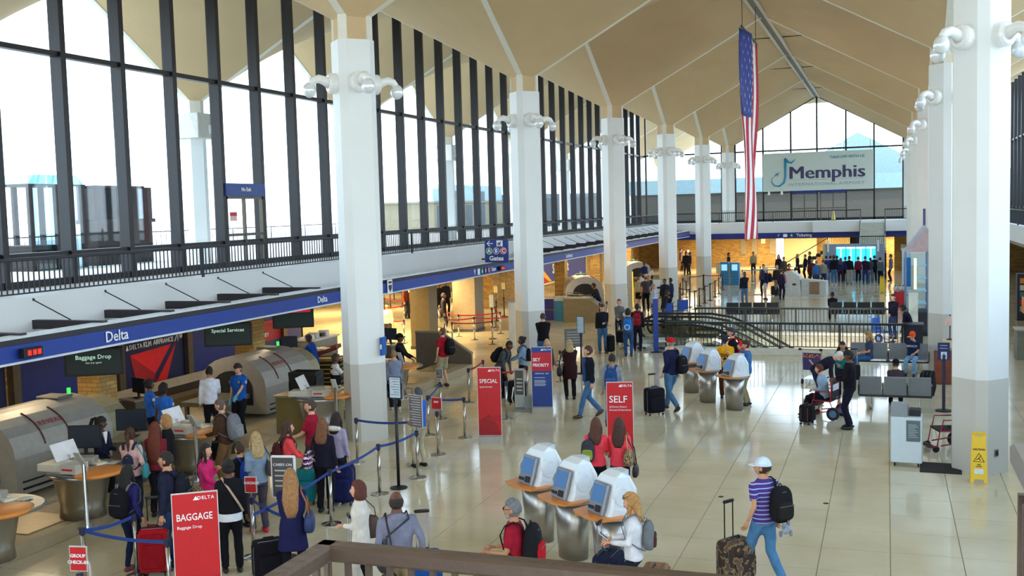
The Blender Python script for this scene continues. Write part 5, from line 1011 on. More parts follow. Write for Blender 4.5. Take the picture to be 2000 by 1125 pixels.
e, T = held('phone', 'white phone in the hands of the white sweater woman', 'phone', (0, .38, 1.1)); q = B(); q.X = T @ Matrix.Translation((0, .38, 1.13)) @ Matrix.Rotation(-.9, 4, 'X'); q.b2((-.036, -.005, -.07), (.036, .005, .07), bev=.004); q.build('case', M('#e5e7ea', .3), e); q = B(); q.X = T @ Matrix.Translation((0, .38, 1.13)) @ Matrix.Rotation(-.9, 4, 'X'); q.b2((-.031, -.007, -.06), (.031, -.0045, .06)); q.build('display', emis('#27415c', .5), e)
suitcase(-3.65, 14.02, 275, 'navy suitcase with silver handle and water bottle in front of the last kiosk', '#1c2238', w=.5, d=.34, h=.46, handle=.4)
e = E('water_bottle', (-3.67, 14.02, .55)); tag(e, 'clear water bottle standing on the navy suitcase', 'bottle'); B().lathe((0, 0, 0), [(.033, 0), (.034, .14), (.014, .19), (.014, .205)], 12).build('bottle_body', glassmat('bottle', (.8, .88, .95), .25), e, smooth=True); B().lathe((0, 0, .205), [(.016, 0), (.016, .02)], 10).build('cap', M('#e8e8ee', .4), e); B().lathe((0, 0, .07), [(.0345, 0), (.0345, .05)], 12).build('label', M('#b8333f', .5), e)
suitcase(-2.98, 13.90, 268, 'tan leather travel bag lying beside the blonde woman', '#8a5f3c', w=.62, d=.34, h=.34, handle=0, soft=False)
person(-1.60, 14.65, 316, 1.80, 'man in purple striped tee and white cap pulling a camouflage suitcase', 't', ('short', '#3a2418'), '#4a2f7e', '#4f7ea8', topm=stripe, sleeve='short', legs='walk', hands=('handle', 'down'), hat=('cap', '#cfe0f0', '#e8f0f8'), shoe='#b8d820', look=(-35, 0)); backpack('black backpack on the striped tee man\'s right shoulder', '#1b1a1e', '#24221f', sz=1.0, off=(.12, -.03))
e, T = held('plush_toy', 'grey plush toy dangling under the black backpack', 'toy', (.12, -.32, .78)); q = B(); q.X = T; q.ell((.12, -.32, .88), (.06, .05, .07), n=10, m=7); q.build('toy_body', cloth('#9aa6b4'), e, smooth=True)
for a_, c_ in enumerate(((.05, -.3, .82), (.19, -.34, .82), (.07, -.34, .94), (.18, -.3, .95))): q = B(); q.X = T; q.ell(c_, (.025, .025, .045), n=8, m=6); q.build('limb', cloth('#7d8896'), e, smooth=True)
suitcase(-1.99, 14.68, 304, 'camouflage rolling suitcase with black handle', '#5a4636', w=.5, d=.34, h=.58, handle=.5, mat=camo, hm='#1c1c20')
# ---- middle of the hall
person(-4.74, 17.54, -5, 1.66, 'woman in coral tee with lime and grey backpack seen from behind', 'l', ('long', '#5a3323', .22), '#ef4555', '#18181e', sleeve='three', fem=True, hands=('fwd', 'fwd')); backpack('grey backpack with lime edge on the left coral tee woman', '#3c3a44', '#8fa53a', sz=.8, off=(-.12, 0))
person(-4.35, 17.62, -2, 1.66, 'woman in coral tee with patterned tote seen from behind by the SELF banner', 'l', ('long', '#4a2c22', .26), '#f04a5c', '#1b1b22', sleeve='three', fem=True, hands=('fwd', 'hip')); handbag('brown checked leather tote with tan straps on a coral tee shoulder', '#8a6f54', 1, (.19, .09, .16), 1.08, x=.2, y=-.1, mat=checkm, name='tote_bag', strapc='#c49a5c'); handbag('black speckled bag hanging below the brown checked tote', '#1c1a1e', 1, (.14, .05, .12), .82, x=.3, y=-.04)
person(-7.07, 25.64, 235, 1.82, 'man in black jacket over blue shirt and jeans walking left', 'l', ('short', '#4a3226'), '#171a26', jean, legs='walk', hands=('down', 'down'), shoe='#4a3226', look=(20, 0)); q = B(); q.X = LAST['R']; q.prism([(-.055, 1.49), (.055, 1.49), (.075, .9), (-.075, .9)], .10, .142, ax='y'); q.build('blue_shirt', cloth('#27477c'), LAST['root'])
person(-6.24, 24.73, -4, 1.76, 'man in grey sweater with blue backpack walking left of SELF banner', 'm', ('short', '#241b17'), '#8d929c', '#42628c', legs='walk2', hands=('down', 'down')); backpack('blue backpack on the grey sweater man', '#274a80', '#2d5490', sz=1.0)
person(-8.28, 28.04, 334, 1.66, 'woman with blond hair and long dark maroon coat seen from behind', 'l', ('mid', '#b29768', .1), '#2e1518', '#15141a', fem=True, girth=1.25, hem=.62, hands=('belly', 'belly')); handbag('black handbag left of the maroon coat', '#17161a', -1, (.15, .08, .15), .85, x=.32)
person(-5.23, 26.90, 307, 1.90, 'man in red cap and navy shirt leaning over his suitcase handle', 'l', ('short', '#8d8880'), '#1b2040', '#4a7194', legs='walk2', hands=('handle', 'down'), hat=('cap', '#c01e28', '#e8e8e8'), girth=1.12, shoe='#4a3428'); backpack('black backpack hanging from the red capped man', '#1a1a20', sz=.9, off=(.16, -.08))
suitcase(-5.57, 26.35, 318, 'black two band suitcase of the red capped man', '#16161f', w=.5, d=.3, h=.64, handle=.32)
person(-5.11, 30.59, 156, 1.42, 'blonde girl in teal top behind the far kiosks', 'l', ('mid', '#b9a070', .1), '#6fb3b8', '#2a3346', fem=True, hands=('fwd', 'fwd'), look=(0, 15))
person(-4.14, 28.97, 177, 1.72, 'man in yellow sweatshirt reading IOWA looking down at the far kiosks', 'l', ('short', '#2a2320'), '#e9a41e', '#5a3426', hands=('strap', 'phone'), look=(0, 30), girth=1.1, hat=('cap', '#2a2e3c')); toprint('IOWA', .15, M('#1c1a1c', .7), 1.22); q = B(); q.X = LAST['R']; q.ell((0, .150, 1.13), (.045, .008, .035), n=10, m=6); q.build('chest_emblem', M('#1c1a1c', .7), LAST['root'])
person(-4.06, 29.77, 252, 1.84, 'tall man in black with bright red backpack behind the yellow sweatshirt', 'l', ('short', '#30303a'), '#17171c', '#20222c', sleeve='short', hands=('fwd', 'fwd'), look=(0, 15)); backpack('bright red backpack of the tall man behind the kiosks', '#d8342c', '#c92a26', sz=.9)
person(-3.45, 28.05, 268, 1.72, 'young man in blue shirt and khaki trousers at the last far kiosk', 'l', ('short', '#40261a'), '#3f6ea4', '#9a8a64', hands=('face', 'phone'), look=(0, 25), shoe='#1d2230')
person(-9.73, 37.24, 170, 1.80, 'man in black sweater and jeans checking his phone beyond the sign post', 'l', ('short', '#3a2a20'), '#1a1d28', '#3f6690', hands=('phone', 'pocket'), look=(0, 25), shoe='#6b4630')
suitcase(-9.49, 37.28, 316, 'black wheeled backpack leaning beside the man with the phone', '#1a1a1e', w=.34, d=.26, h=.6, handle=0)
person(-9.93, 40.65, 171, 1.66, 'woman in black top with striped shirt carrying a pale pillow', 'l', ('bun', '#6b3f2a'), '#1d1b22', '#223', topm=stripe2, fem=True, hands=('hip', 'belly'), vox=.028)
e, T = held('pillow', 'pale cream pillow under the arm of the striped shirt woman', 'pillow', (-.3, .05, .95)); q = B(); q.X = T; supell(q, (-.3, .08, 1.08), (.1, .24, .16), p=.6); q.build('pillow_body', cloth('#d8d2bc'), e, smooth=True); q = B(); q.X = T; q.tube([(-.3, -.15, 1.0), (-.3, -.16, 1.16)], .008, 5); q.build('seam', cloth('#c4bda6'), e)
suitcase(-9.71, 39.86, 166, 'black carry-on in front of the striped shirt woman', '#1c1c24', w=.34, h=.46, handle=.3)
person(-8.63, 36.60, -8, 1.66, 'person in dark grey top and blue jeans with bright blue backpack seen from behind', 'm', ('curly', '#1c1820'), '#4a4652', '#2c4f80', fem=True, girth=1.1, hands=('strap', 'fwd'), vox=.028); backpack('bright blue backpack with a white circle mark', '#2272c8', '#2b7cd4', sz=1.0); q = B(); q.X = Matrix.Translation(-(LAST['W'].inverted() @ bpy.data.objects[[o.name for o in C.objects if o.name.startswith('backpack') and o.parent is None][-1]].matrix_world.translation)) @ LAST['R']; q.tube([(.09*math.cos(a*PI/8), -.392, 1.14+.09*math.sin(a*PI/8)) for a in range(17)], .012, 6); q.build('circle_mark', M('#e8eef6', .5), [o for o in C.objects if o.name.startswith('backpack') and o.parent is None][-1])
person(-8.60, 37.95, -8, 1.74, 'person in black with dark red backpack walking away near the blue pillar', 'd', ('short', '#15110f'), '#1b1a20', '#1c2030', hands=('down', 'down'), vox=.028); backpack('dark red backpack on the person in black by the blue pillar', '#8f1a26', sz=1.0)
person(-10.77, 33.43, -13, 1.84, 'tall man in black jacket and jeans seen from behind by the second left column', 'l', ('buzz', '#3a332e'), '#141319', '#3c5f92', hands=('belly', 'belly'), girth=1.15)
person(-9.34, 29.33, 182, 1.5, 'blonde person partly hidden behind the SKY PRIORITY banner', 'l', ('mid', '#c9ab72', .1), '#5c4a48', '#2a2a34', fem=True)
person(-10.27, 27.80, 100, 1.72, 'person in grey jacket with black backpack bending over luggage', 'd', ('short', '#17120f'), '#4a4c50', '#1c1d24', lean=28, hands=('fwd', 'fwd')); backpack('black backpack on the bending person in grey', '#17171b', sz=1.0)
person(-9.85, 28.58, 246, 1.66, 'woman in light blue hooded sweatshirt facing left behind the red rope', 'd', ('bun', '#1a1310'), '#7d93ae', '#1b1d26', fem=True, hands=('fwd', 'fwd'), extra='hood'); backpack('black backpack on the light blue hooded sweatshirt', '#1b1b20', sz=.8)
suitcase(-9.50, 27.02, -19, 'black suitcase behind the SPECIAL banner', '#1a191e', w=.5, h=.6, handle=0)
person(-12.67, 29.41, 297, 1.78, 'man in maroon tee, khaki shorts and flip-flops at the counter', 'l', ('buzz', '#6b4a34'), '#a3182c', '#a39a7c', kind='shorts', sleeve='short', hands=('down', 'counter'), shoe='#5a4030', look=(-15, 0)); backpack('black backpack on the maroon tee man', '#15151a', sz=1.0, off=(.08, 0))
person(-12.51, 25.68, 319, 1.60, 'person with short blond hair in loose blue grey coat at the counter by the column', 'l', ('short', '#a5835c'), '#808ba4', '#1b1c26', fem=True, girth=1.3, hem=.78, hands=('down', 'belly'), shoe='#d9d9de'); handbag('tan shoulder bag on the left of the blue grey coat', '#9a5a38', -1, (.12, .06, .15), .8, x=.34)
person(-9.17, 19.91, 295, 1.66, 'older man with grey hair in blue and white jacket and beige trousers', 'm', ('short', '#4a4c52'), '#2f5fc0', '#b3a88e', hands=('belly', 'belly'), shoe='#17171c'); q = B(); q.X = LAST['R']; q.prism([(-.14, 1.42), (.14, 1.42), (.17, .84), (-.17, .84)], -.165, -.13, ax='y'); q.build('white_back_panel', cloth('#dfe4ee'), LAST['root']) if False else None
# ---- seats and wheelchair
person(-1.75, 28.52, 91, 1.74, 'white haired person in dark jacket bending over the wheelchair', 'l', ('short', '#e3dfdc'), '#1f2030', '#1f2848', lean=58, hands=('low', 'low'), look=(0, -20), girth=1.1)
person(-0.81, 25.56, 263, 1.84, 'man in black jacket and trousers standing right of the wheelchair', 'd', ('short', '#140f0e'), '#15131c', '#16162a', hands=('phone', 'phone'), look=(0, 30), girth=1.1)
person(-1.11, 29.56, 178, 1.60, 'woman with dark hair in teal jacket behind the wheelchair', 'm', ('short', '#1a1614'), '#1f7f84', '#20242e', fem=True, hands=('down', 'fwd'), lean=20, vox=.026); backpack('black bulging backpack above the teal jacket', '#141318', sz=1.2)
# wheelchair with its passenger
def wheelchair(x, y, head, lab, col='#b5122a', z=0, grp='airport wheelchairs', cl='#16161a'):
    e = E('wheelchair', (x, y, z), -math.radians(head)); tag(e, lab, 'wheelchair', grp); m = M(col, .4, .2); c = M(cl, .8)
    for sg in (-1, 1):
        q = B(); q.tube([(sg*.27, -.26, 1.0), (sg*.27, -.22, .45), (sg*.27, .22, .45), (sg*.27, .28, .12), (sg*.27, .42, .1)], .016, 8); q.tube([(sg*.27, -.24, .68), (sg*.27, .15, .68), (sg*.27, .2, .45)], .014, 8); q.tube([(sg*.27, -.2, .45), (sg*.27, -.3, .22), (sg*.27, .2, .14)], .014, 8); q.tube([(sg*.27, -.26, 1.0), (sg*.27, -.38, 1.0)], .018, 8); q.build('side_frame', m, e)
        q = B(); q.tube([(sg*.30, -.3, .16), (sg*.33, -.3, .16)], .16, 20); q.build('rear_wheel', black, e); q = B(); q.tube([(sg*.295, -.3, .16), (sg*.335, -.3, .16)], .09, 14); q.build('hub', M('#5577a5', .4), e); q = B(); q.tube([(sg*.24, .3, .07), (sg*.27, .3, .07)], .07, 14); q.build('caster', black, e)
    B().b2((-.26, -.22, .43), (.26, .24, .47)).build('seat', c, e); B().box((0, -.24, .74), (.5, .03, .46)).build('backrest', c, e); B().b2((-.24, .3, .1), (-.02, .46, .12)).b2((.02, .3, .1), (.24, .46, .12)).build('footrest', dark, e); return e
wheelchair(-1.42, 26.86, 287, 'red framed wheelchair carrying the passenger in light blue'); WX = bpy.data.objects['wheelchair']
B().b2((-.2, -.265, .7), (.2, -.258, .85)).build('back_label', M('#c9c9cf', .6), WX)
person(-1.42, 26.86, 287, 1.68, 'passenger in light blue sweater seated in the red wheelchair', 'l', ('short', '#5a2e20'), '#93a9bd', '#16161e', legs='sit', seat=.46, hands=('lap', 'lap'), lean=12, vox=.024)
suitcase(-1.80, 25.95, 286, 'dark brown and black carry-on at the feet of the wheelchair passenger', '#1f1a1e', w=.36, d=.28, h=.42, handle=0)
def seatrow(x, y, head, n, lab, col='#7d8287', z=0, grp='rows of airport seats', arms=True):
    e = E('seat_row', (x, y, z), -math.radians(head)); tag(e, lab, 'seat row', grp); m = M(col, .6, 0, .05, 5., .2, 60.); w_ = .58
    B().b2((-n*w_/2, -.05, .32), (n*w_/2, .03, .38)).build('beam', M('#3a3c42', .4, .6), e)
    for i in range(n):
        cx = (i-(n-1)/2)*w_; q = B(); q.X = Matrix.Translation((cx, 0, 0)); q.box((0, .02, .43), (w_*.9, .5, .06), bev=.02); q.build('seat', m, e)
        q = B(); q.X = Matrix.Translation((cx, -.26, .66)) @ Matrix.Rotation(math.radians(12), 4, 'X'); q.box((0, 0, 0), (w_*.9, .05, .46), bev=.02); q.build('backrest', m, e)
        q = B(); q.X = Matrix.Translation((cx, 0, 0)); q.b2((-w_*.4, .26, .40), (w_*.4, .275, .45)); q.build('front_edge', chrome, e)
    for i in range(n+1):
        cx = (i-n/2)*w_; q = B(); q.tube([(cx, -.22, .4), (cx, -.22, .64), (cx, .18, .64), (cx, .2, .4)], .018, 6); q.build('armrest', M('#1b1c20', .5), e)
    for i in (-1, 1): q = B(); cx = i*(n/2-.5)*w_; q.tube([(cx, -.3, .02), (cx, 0, .1), (cx, .3, .02)], .02, 6); q.tube([(cx, 0, .1), (cx, 0, .34)], .025, 8); q.build('leg', chrome, e)
    return e
seatrow(0.20, 28.19, 0, 3, 'row of three grey seats with their backs to the hall, nearest row'); seatrow(0.05, 34.23, 182, 4, 'row of grey seats facing the hall in front of the well railing')
seatrow(-5.67, 48.27, -7, 4, 'row of black seats beyond the well railing, left group', '#26262a'); seatrow(-1.22, 48.65, -1, 4, 'row of black seats beyond the well railing, right group', '#26262a')
person(-0.50, 34.04, 254, 1.62, 'blonde woman in blue tee and jeans sitting and looking at her phone', 'l', ('long', '#ad8a52', .25), '#3a4560', '#355f92', legs='sit', sleeve='short', fem=True, hands=('lap', 'lap'), look=(0, 25), extra='sunglasses', seat=.46)
person(0.74, 34.04, 191, 1.66, 'man in orange cap and navy shirt sitting with a hand on his face', 'l', ('short', '#3a2a20'), '#1c2a4a', '#7aa6cc', legs='sit', sleeve='short', hands=('lap', (.02, .19, 1.57)), hat=('cap', '#e8551e'), look=(0, 20), seat=.46); toprint('MEXICO', .085, M('#c9ccd4', .7), 1.3)
person(0.22, 28.24, 0, 1.62, 'seated person in black cap and brown shirt seen from behind', 'l', ('buzz', '#3a2a20'), '#4a3c42', '#1c2030', legs='sit', sleeve='short', hands=('lap', 'lap'), hat=('cap', '#14141c'), seat=.46)
backpack_ = suitcase(1.09, 30.61, 102, 'large black duffel leaning beside the orange capped man', '#15151c', w=.5, d=.34, h=.6, handle=0); backpack_.rotation_euler = (0, .5, backpack_.rotation_euler[2])
suitcase(-1.25, 32.83, 178, 'dark suitcase with tall handle before the well railing', '#1d1c26', w=.4, h=.5, handle=.45); suitcase(-0.90, 32.41, 178, 'second dark case with silver handle beside the seats', '#23222c', w=.34, h=.45, handle=.45)
person(-2.24, 48.56, -3, 1.66, 'person with dark hair sitting on the black seats seen from behind', 'd', ('short', '#17110f'), '#17161c', '#1c1c24', legs='sit', hands=('lap', 'lap'), vox=.03)
person(0.25, 42.66, 210, 1.70, 'man in dark jacket leaning with his hand on his chin by the well corner', 'l', ('short', '#15110f'), '#16172a', '#2c3a5c', hands=('face', 'belly'), vox=.028)
person(0.80, 38.72, 286, 1.72, 'man in dark jacket leaning over the ledge at the right of the well', 'd', ('short', '#100c0b'), '#191522', '#1c2a5c', hands=('reach', 'reach'), lean=22, vox=.026)
# luggage cart
e = E('luggage_cart', (-1.97, 31.95, 0), -.2); tag(e, 'silver luggage cart with a purple advertisement panel', 'cart')
q = B(); [q.tube([(s, -.3, .15), (s, .45, .12)], .018, 6) for s in (-.28, .28)]; [q.tube([(s, -.3, .15), (s, -.38, 1.0), (s, -.5, 1.05)], .018, 6) for s in (-.28, .28)]; q.tube([(-.3, -.5, 1.05), (.3, -.5, 1.05)], .02, 6); q.b2((-.28, -.3, .14), (.28, .42, .16)); q.build('frame', chrome, e)
B().box((0, -.36, .68), (.5, .03, .5)).build('advert_panel', M('#3c2a6a', .5), e); B().b2((-.25, -.385, .8), (.25, -.375, .9)).build('panel_pictures', bandmat('#c9a05a', '#3a2a50', 20, kind='spots', c3='#a02a3a'), e); q = B(); q.X = Matrix.Translation((.03, -.385, .62)) @ Matrix.Rotation(.9, 4, 'Y'); q.b2((-.15, -.005, -.02), (.15, .005, .02)); q.build('panel_picture', M('#d8b070', .5), e)
for x, y in ((-.3, -.28), (.3, -.28), (0, .42)): B().tube([(x-.02, y, .08), (x+.02, y, .08)], .08, 14).build('wheel', M('#14141a', .6), e)
B().tube([(-.34, -.5, 1.05), (-.26, -.5, 1.05)], .035, 8).build('grip', black, e); B().tube([(.26, -.5, 1.05), (.34, -.5, 1.05)], .035, 8).build('grip', black, e)
wheelchair(-0.17, 41.07, 120, 'folded blue wheelchair standing before the well railing', '#2a55a8', cl='#2d5cb0')
wheelchair(1.18, 23.85, 253, 'red wheelchair half hidden behind the nearest right column', '#a01840')
wheelchair(-9.32, 46.69, 319, 'blue seated wheelchair parked left of the well, first of the pair', '#1f2a50', cl='#24489c'); wheelchair(-8.95, 48.43, 320, 'blue seated wheelchair parked left of the well, second of the pair', '#1f2a50', cl='#24489c')
# ---- the far crowd
G = 'travellers crowding at the flight screens'
def fp(x, y, hd, h, lab, skin, hair, top, bot, grp=None, **k):
    k.setdefault('vox', .034); return person(x, y, hd, h, lab, skin, hair, top, bot, group=grp, **k)
BK, BR, BL, GRY = ('short', '#14100f'), ('short', '#4a3020'), ('mid', '#b09060', .1), ('short', '#8a8580')
fp(-6.90, 55.50, 183, 1.78, 'man in dark jacket and jeans standing alone beyond the well railing', 'd', ('buzz', '#14100f'), '#1b1d28', '#4d6f92', hands=('face', 'down'))
fp(-6.22, 59.40, 244, 1.74, 'man in navy top, white cap and pale shorts with dark backpack', 'l', GRY, '#1c2244', '#b9bcc8', kind='shorts', hat=('cap', '#c9ccd4')); backpack('dark backpack on the man in pale shorts', '#20223a', sz=1.0)
fp(-6.60, 61.70, 194, 1.80, 'person in grey with teal backpack behind the man in shorts', 'l', BR, '#3a3a44', '#20202c'); backpack('teal backpack behind the man in pale shorts', '#2f7f86', sz=1.0)
fp(-5.86, 61.71, 155, 1.76, 'balding man in dark brown jacket in the centre group', 'l', ('bald', '#6b5a4c'), '#2e2622', '#6f6653')
fp(-5.37, 59.11, 15, 1.68, 'woman in dark top and long skirt with a pink strap, seen from behind', 'l', BR, '#2a2438', '#20203a', fem=True); handbag('grey handbag with pink strap in the centre group', '#8a8e9a', 1, (.16, .07, .13), .85, strapc='#d06a80')
fp(-5.32, 63.11, 95, 1.74, 'man in red shirt and khaki trousers facing right', 'l', BR, '#b02420', '#8f8a6a', sleeve='short'); backpack('olive backpack on the man in red shirt', '#4a5230', sz=1.0)
suitcase(-6.00, 61.71, -6, 'dark suitcase in the centre group', '#2a2a30', w=.4, h=.5, handle=0)
fp(-6.90, 73.91, 185, 1.76, 'woman with long hair and dark dress in the warm lit opening', 'l', ('mid', '#3a261c'), '#221c2a', '#2a2226', fem=True); fp(-6.40, 72.00, 145, 1.7, 'man in brown jacket beside the long haired woman in the opening', 'm', BR, '#4a3c34', '#2c2826')
fp(-5.77, 75.33, 96, 1.72, 'blonde person in violet black coat before the bright doorway', 'l', BL, '#241c3a', '#1f1a30'); fp(-5.25, 75.30, 246, 1.68, 'short haired person in dark navy at the white counter', 'l', BR, '#1a1a3c', '#1a1c2c'); fp(-5.05, 76.81, 246, 1.80, 'tall man in dark green black jacket behind the white counter', 'l', BR, '#1c2428', '#1c1c24')
fp(-4.31, 67.63, 176, 1.8, 'person in maroon top beyond the white counter', 'm', BK, '#4a1c26', '#201c24')
fp(-10.75, 77.46, 82, 1.76, 'agent in dark jacket at the bright blue kiosks', 'm', BK, '#1f2428', '#1c2026'); fp(-9.24, 79.50, 173, 1.72, 'person in beige top and dark trousers by the brick wall', 'm', BK, '#a39470', '#23242a')
crowd = [(-3.96, 66.06, 7, 1.76, 'grey capped person with bright blue backpack left of the crowd', GRY, '#5a5f6c', '#2c3c66'), (-3.66, 67.63, -3, 1.72, 'person in beige jacket and jeans left of the crowd', BR, '#8a8474', '#22305a'),
(-3.69, 71.89, 27, 1.74, 'person in blue top with red bag at the left of the crowd', BK, '#24346e', '#5c78a4'), (-3.14, 70.11, 2, 1.86, 'tall man in black jacket, light jeans and white shoes facing the screens', BK, '#15131a', '#3f6890'), (-3.48, 72.80, -3, 1.7, 'person in dark clothes left of the tall man in white shoes', BK, '#1c2040', '#2a1c28'),
(-2.78, 71.41, -2, 1.62, 'person with purple hair tint and navy top facing the screens', ('mid', '#5a2f4a'), '#202c5a', '#3a1c2c'), (-2.51, 71.85, 8, 1.66, 'person in violet and blue top facing the screens', ('short', '#2f2c7a'), '#2a2458', '#1c1c2c'), (-2.22, 70.51, -2, 1.78, 'man in black jacket and pale khaki trousers facing the screens', BR, '#131218', '#9a968a'),
(-2.05, 74.62, 348, 1.8, 'man in navy cap behind the pale khaki trousers', BK, '#1c1c3a', '#2a2c34'), (-1.72, 71.81, 9, 1.66, 'person in crimson vest over dark sleeves facing the screens', BR, '#7a1830', '#1c1c24'), (-1.26, 70.48, -1, 1.76, 'person in dark maroon jacket and blue jeans facing the screens', ('short', '#30307a'), '#2a1428', '#223c6c'),
(-0.97, 71.78, -1, 1.6, 'short person in grey beside the blue jeans at the screens', BK, '#3a3c48', '#5a6270'), (-0.73, 72.22, 344, 1.72, 'person with dark hair in black coat at the right of the crowd', BK, '#17151e', '#1a1a24'), (-0.37, 70.02, 20, 1.7, 'person in grey green top at the right of the crowd', BK, '#4a5a60', '#1b1b22'), (-1.61, 75.09, -1, 1.66, 'person in dark teal behind the maroon jacket', BR, '#1c3a44', '#1c1c28'), (-3.08, 73.25, -2, 1.68, 'person in charcoal between the tall man and the purple haired one', BK, '#2a2c34', '#22242c')]
for i, (x, y, hd, h, lab, hr, tp_, bt) in enumerate(crowd):
    fp(x, y, hd, h, lab, 'ld'[i % 4 == 3], hr, tp_, bt, G, hands=(('down', 'down'), ('belly', 'down'), ('fwd', 'fwd'))[i % 3], shoe='#e0e0e4' if i == 3 else '#1c1a1c', sleeve='long')
    if i == 0: backpack('bright blue backpack at the left of the crowd', '#2468b0', sz=.95)
fp(0.27, 73.09, 270, 1.74, 'woman in grey top standing alone right of the screens', 'm', BK, '#6a6c78', '#1f1d22', fem=True, hands=('down', 'hip'))
fp(-15.78, 85.97, 70, 1.76, 'man in bright blue shirt at the counter left of the fourth column', 'l', BR, '#2c4ab0', '#1c1f34'); fp(-15.28, 84.61, 170, 1.72, 'person in tan jacket in the group past the fourth column', 'm', BR, '#7a5a34', '#1e1e24'); fp(-14.68, 83.28, 190, 1.74, 'man in grey jacket in the group past the fourth column', 'l', GRY, '#3c4250', '#1d1c24'); fp(-14.24, 79.65, 160, 1.8, 'person in black in the group past the fourth column', 'd', BK, '#18171c', '#18171c'); fp(-14.13, 80.81, 240, 1.7, 'person in dark coat at the right of that group', 'd', BK, '#20202a', '#1b1b22')
fp(-12.19, 54.13, -3, 1.62, 'girl in yellow top, black shorts and pale backpack by the third left column', 'l', ('short', '#7a5030'), '#b08a3a', '#17161a', kind='shorts', sleeve='short', fem=True); backpack('pale patterned backpack on the girl in shorts', '#a39f8c', sz=.9)
fp(-11.44, 52.56, 338, 1.82, 'man in plum grey shirt and black trousers with red lanyard', 'l', ('bald', '#6a5040'), '#4a4252', '#15151b', sleeve='short'); fp(-12.80, 57.63, -13, 1.6, 'person in white tee and cap in front of the third column', 'l', BR, '#cfc8c0', '#3a3a40', sleeve='short'); fp(-11.56, 54.72, 48, 1.66, 'person with striped black bag near the easel sign', 'm', BK, '#3a4048', '#1c1c20')
fp(-10.27, 51.54, 179, 1.7, 'dark haired person behind the white framed sign', 'd', BK, '#20242c', '#1c1c22'); fp(-9.90, 47.05, 68, 1.78, 'person in pale blue jacket and jeans hidden by the blue pillar', 'l', GRY, '#9fb2c6', '#3a5f8c'); fp(-9.15, 45.50, 79, 1.66, 'person in dark jacket and jeans at the escalator top', 'd', BK, '#1a1b24', '#2c4468', lean=15)
fp(-10.09, 52.13, 289, 1.7, 'person in navy behind the parked wheelchairs', 'd', BK, '#1c2448', '#1c1f30')
fp(-14.63, 66.85, 138, 1.72, 'officer in dark blue at the far scanner', 'd', BK, '#1c2850', '#15151c'); fp(-13.26, 62.57, 248, 1.7, 'attendant in pale sleeves at the far scanner', 'm', BK, '#b9bcc4', '#1c1c22')
fp(-23.12, 49.21, 175, 1.7, 'person in orange top in the queue hall', 'm', BR, '#b8641e', '#8a6a3c'); fp(-18.28, 42.63, 67, 1.74, 'person in black jacket in the queue hall', 'd', BK, '#1c1b22', '#1d1d24'); fp(-18.90, 38.35, 174, 1.7, 'person in pale top in the queue hall by the first column', 'm', BK, '#c9b894', '#2a2420'); fp(-21.19, 48.92, 177, 1.75, 'officer in black at the head of the queue hall', 'd', BK, '#17171f', '#17171f'); fp(-21.14, 49.65, 137, 1.8, 'second officer in black in the queue hall', 'd', BK, '#191b28', '#17171f'); fp(-22.70, 48.26, 95, 1.7, 'traveller in dark red top far back in the queue hall', 'm', BR, '#5a2420', '#20202a'); fp(-21.42, 48.22, 76, 1.7, 'traveller in dark navy far back in the queue hall', 'd', BK, '#1a1e30', '#20202a'); fp(-18.63, 46.85, 228, 1.7, 'traveller in tan jacket far back in the queue hall', 'm', BR, '#8a6a40', '#2a241c'); fp(-19.04, 46.23, 158, 1.7, 'traveller in brown coat deep in the queue hall', 'm', BR, '#4a3420', '#2a2220')
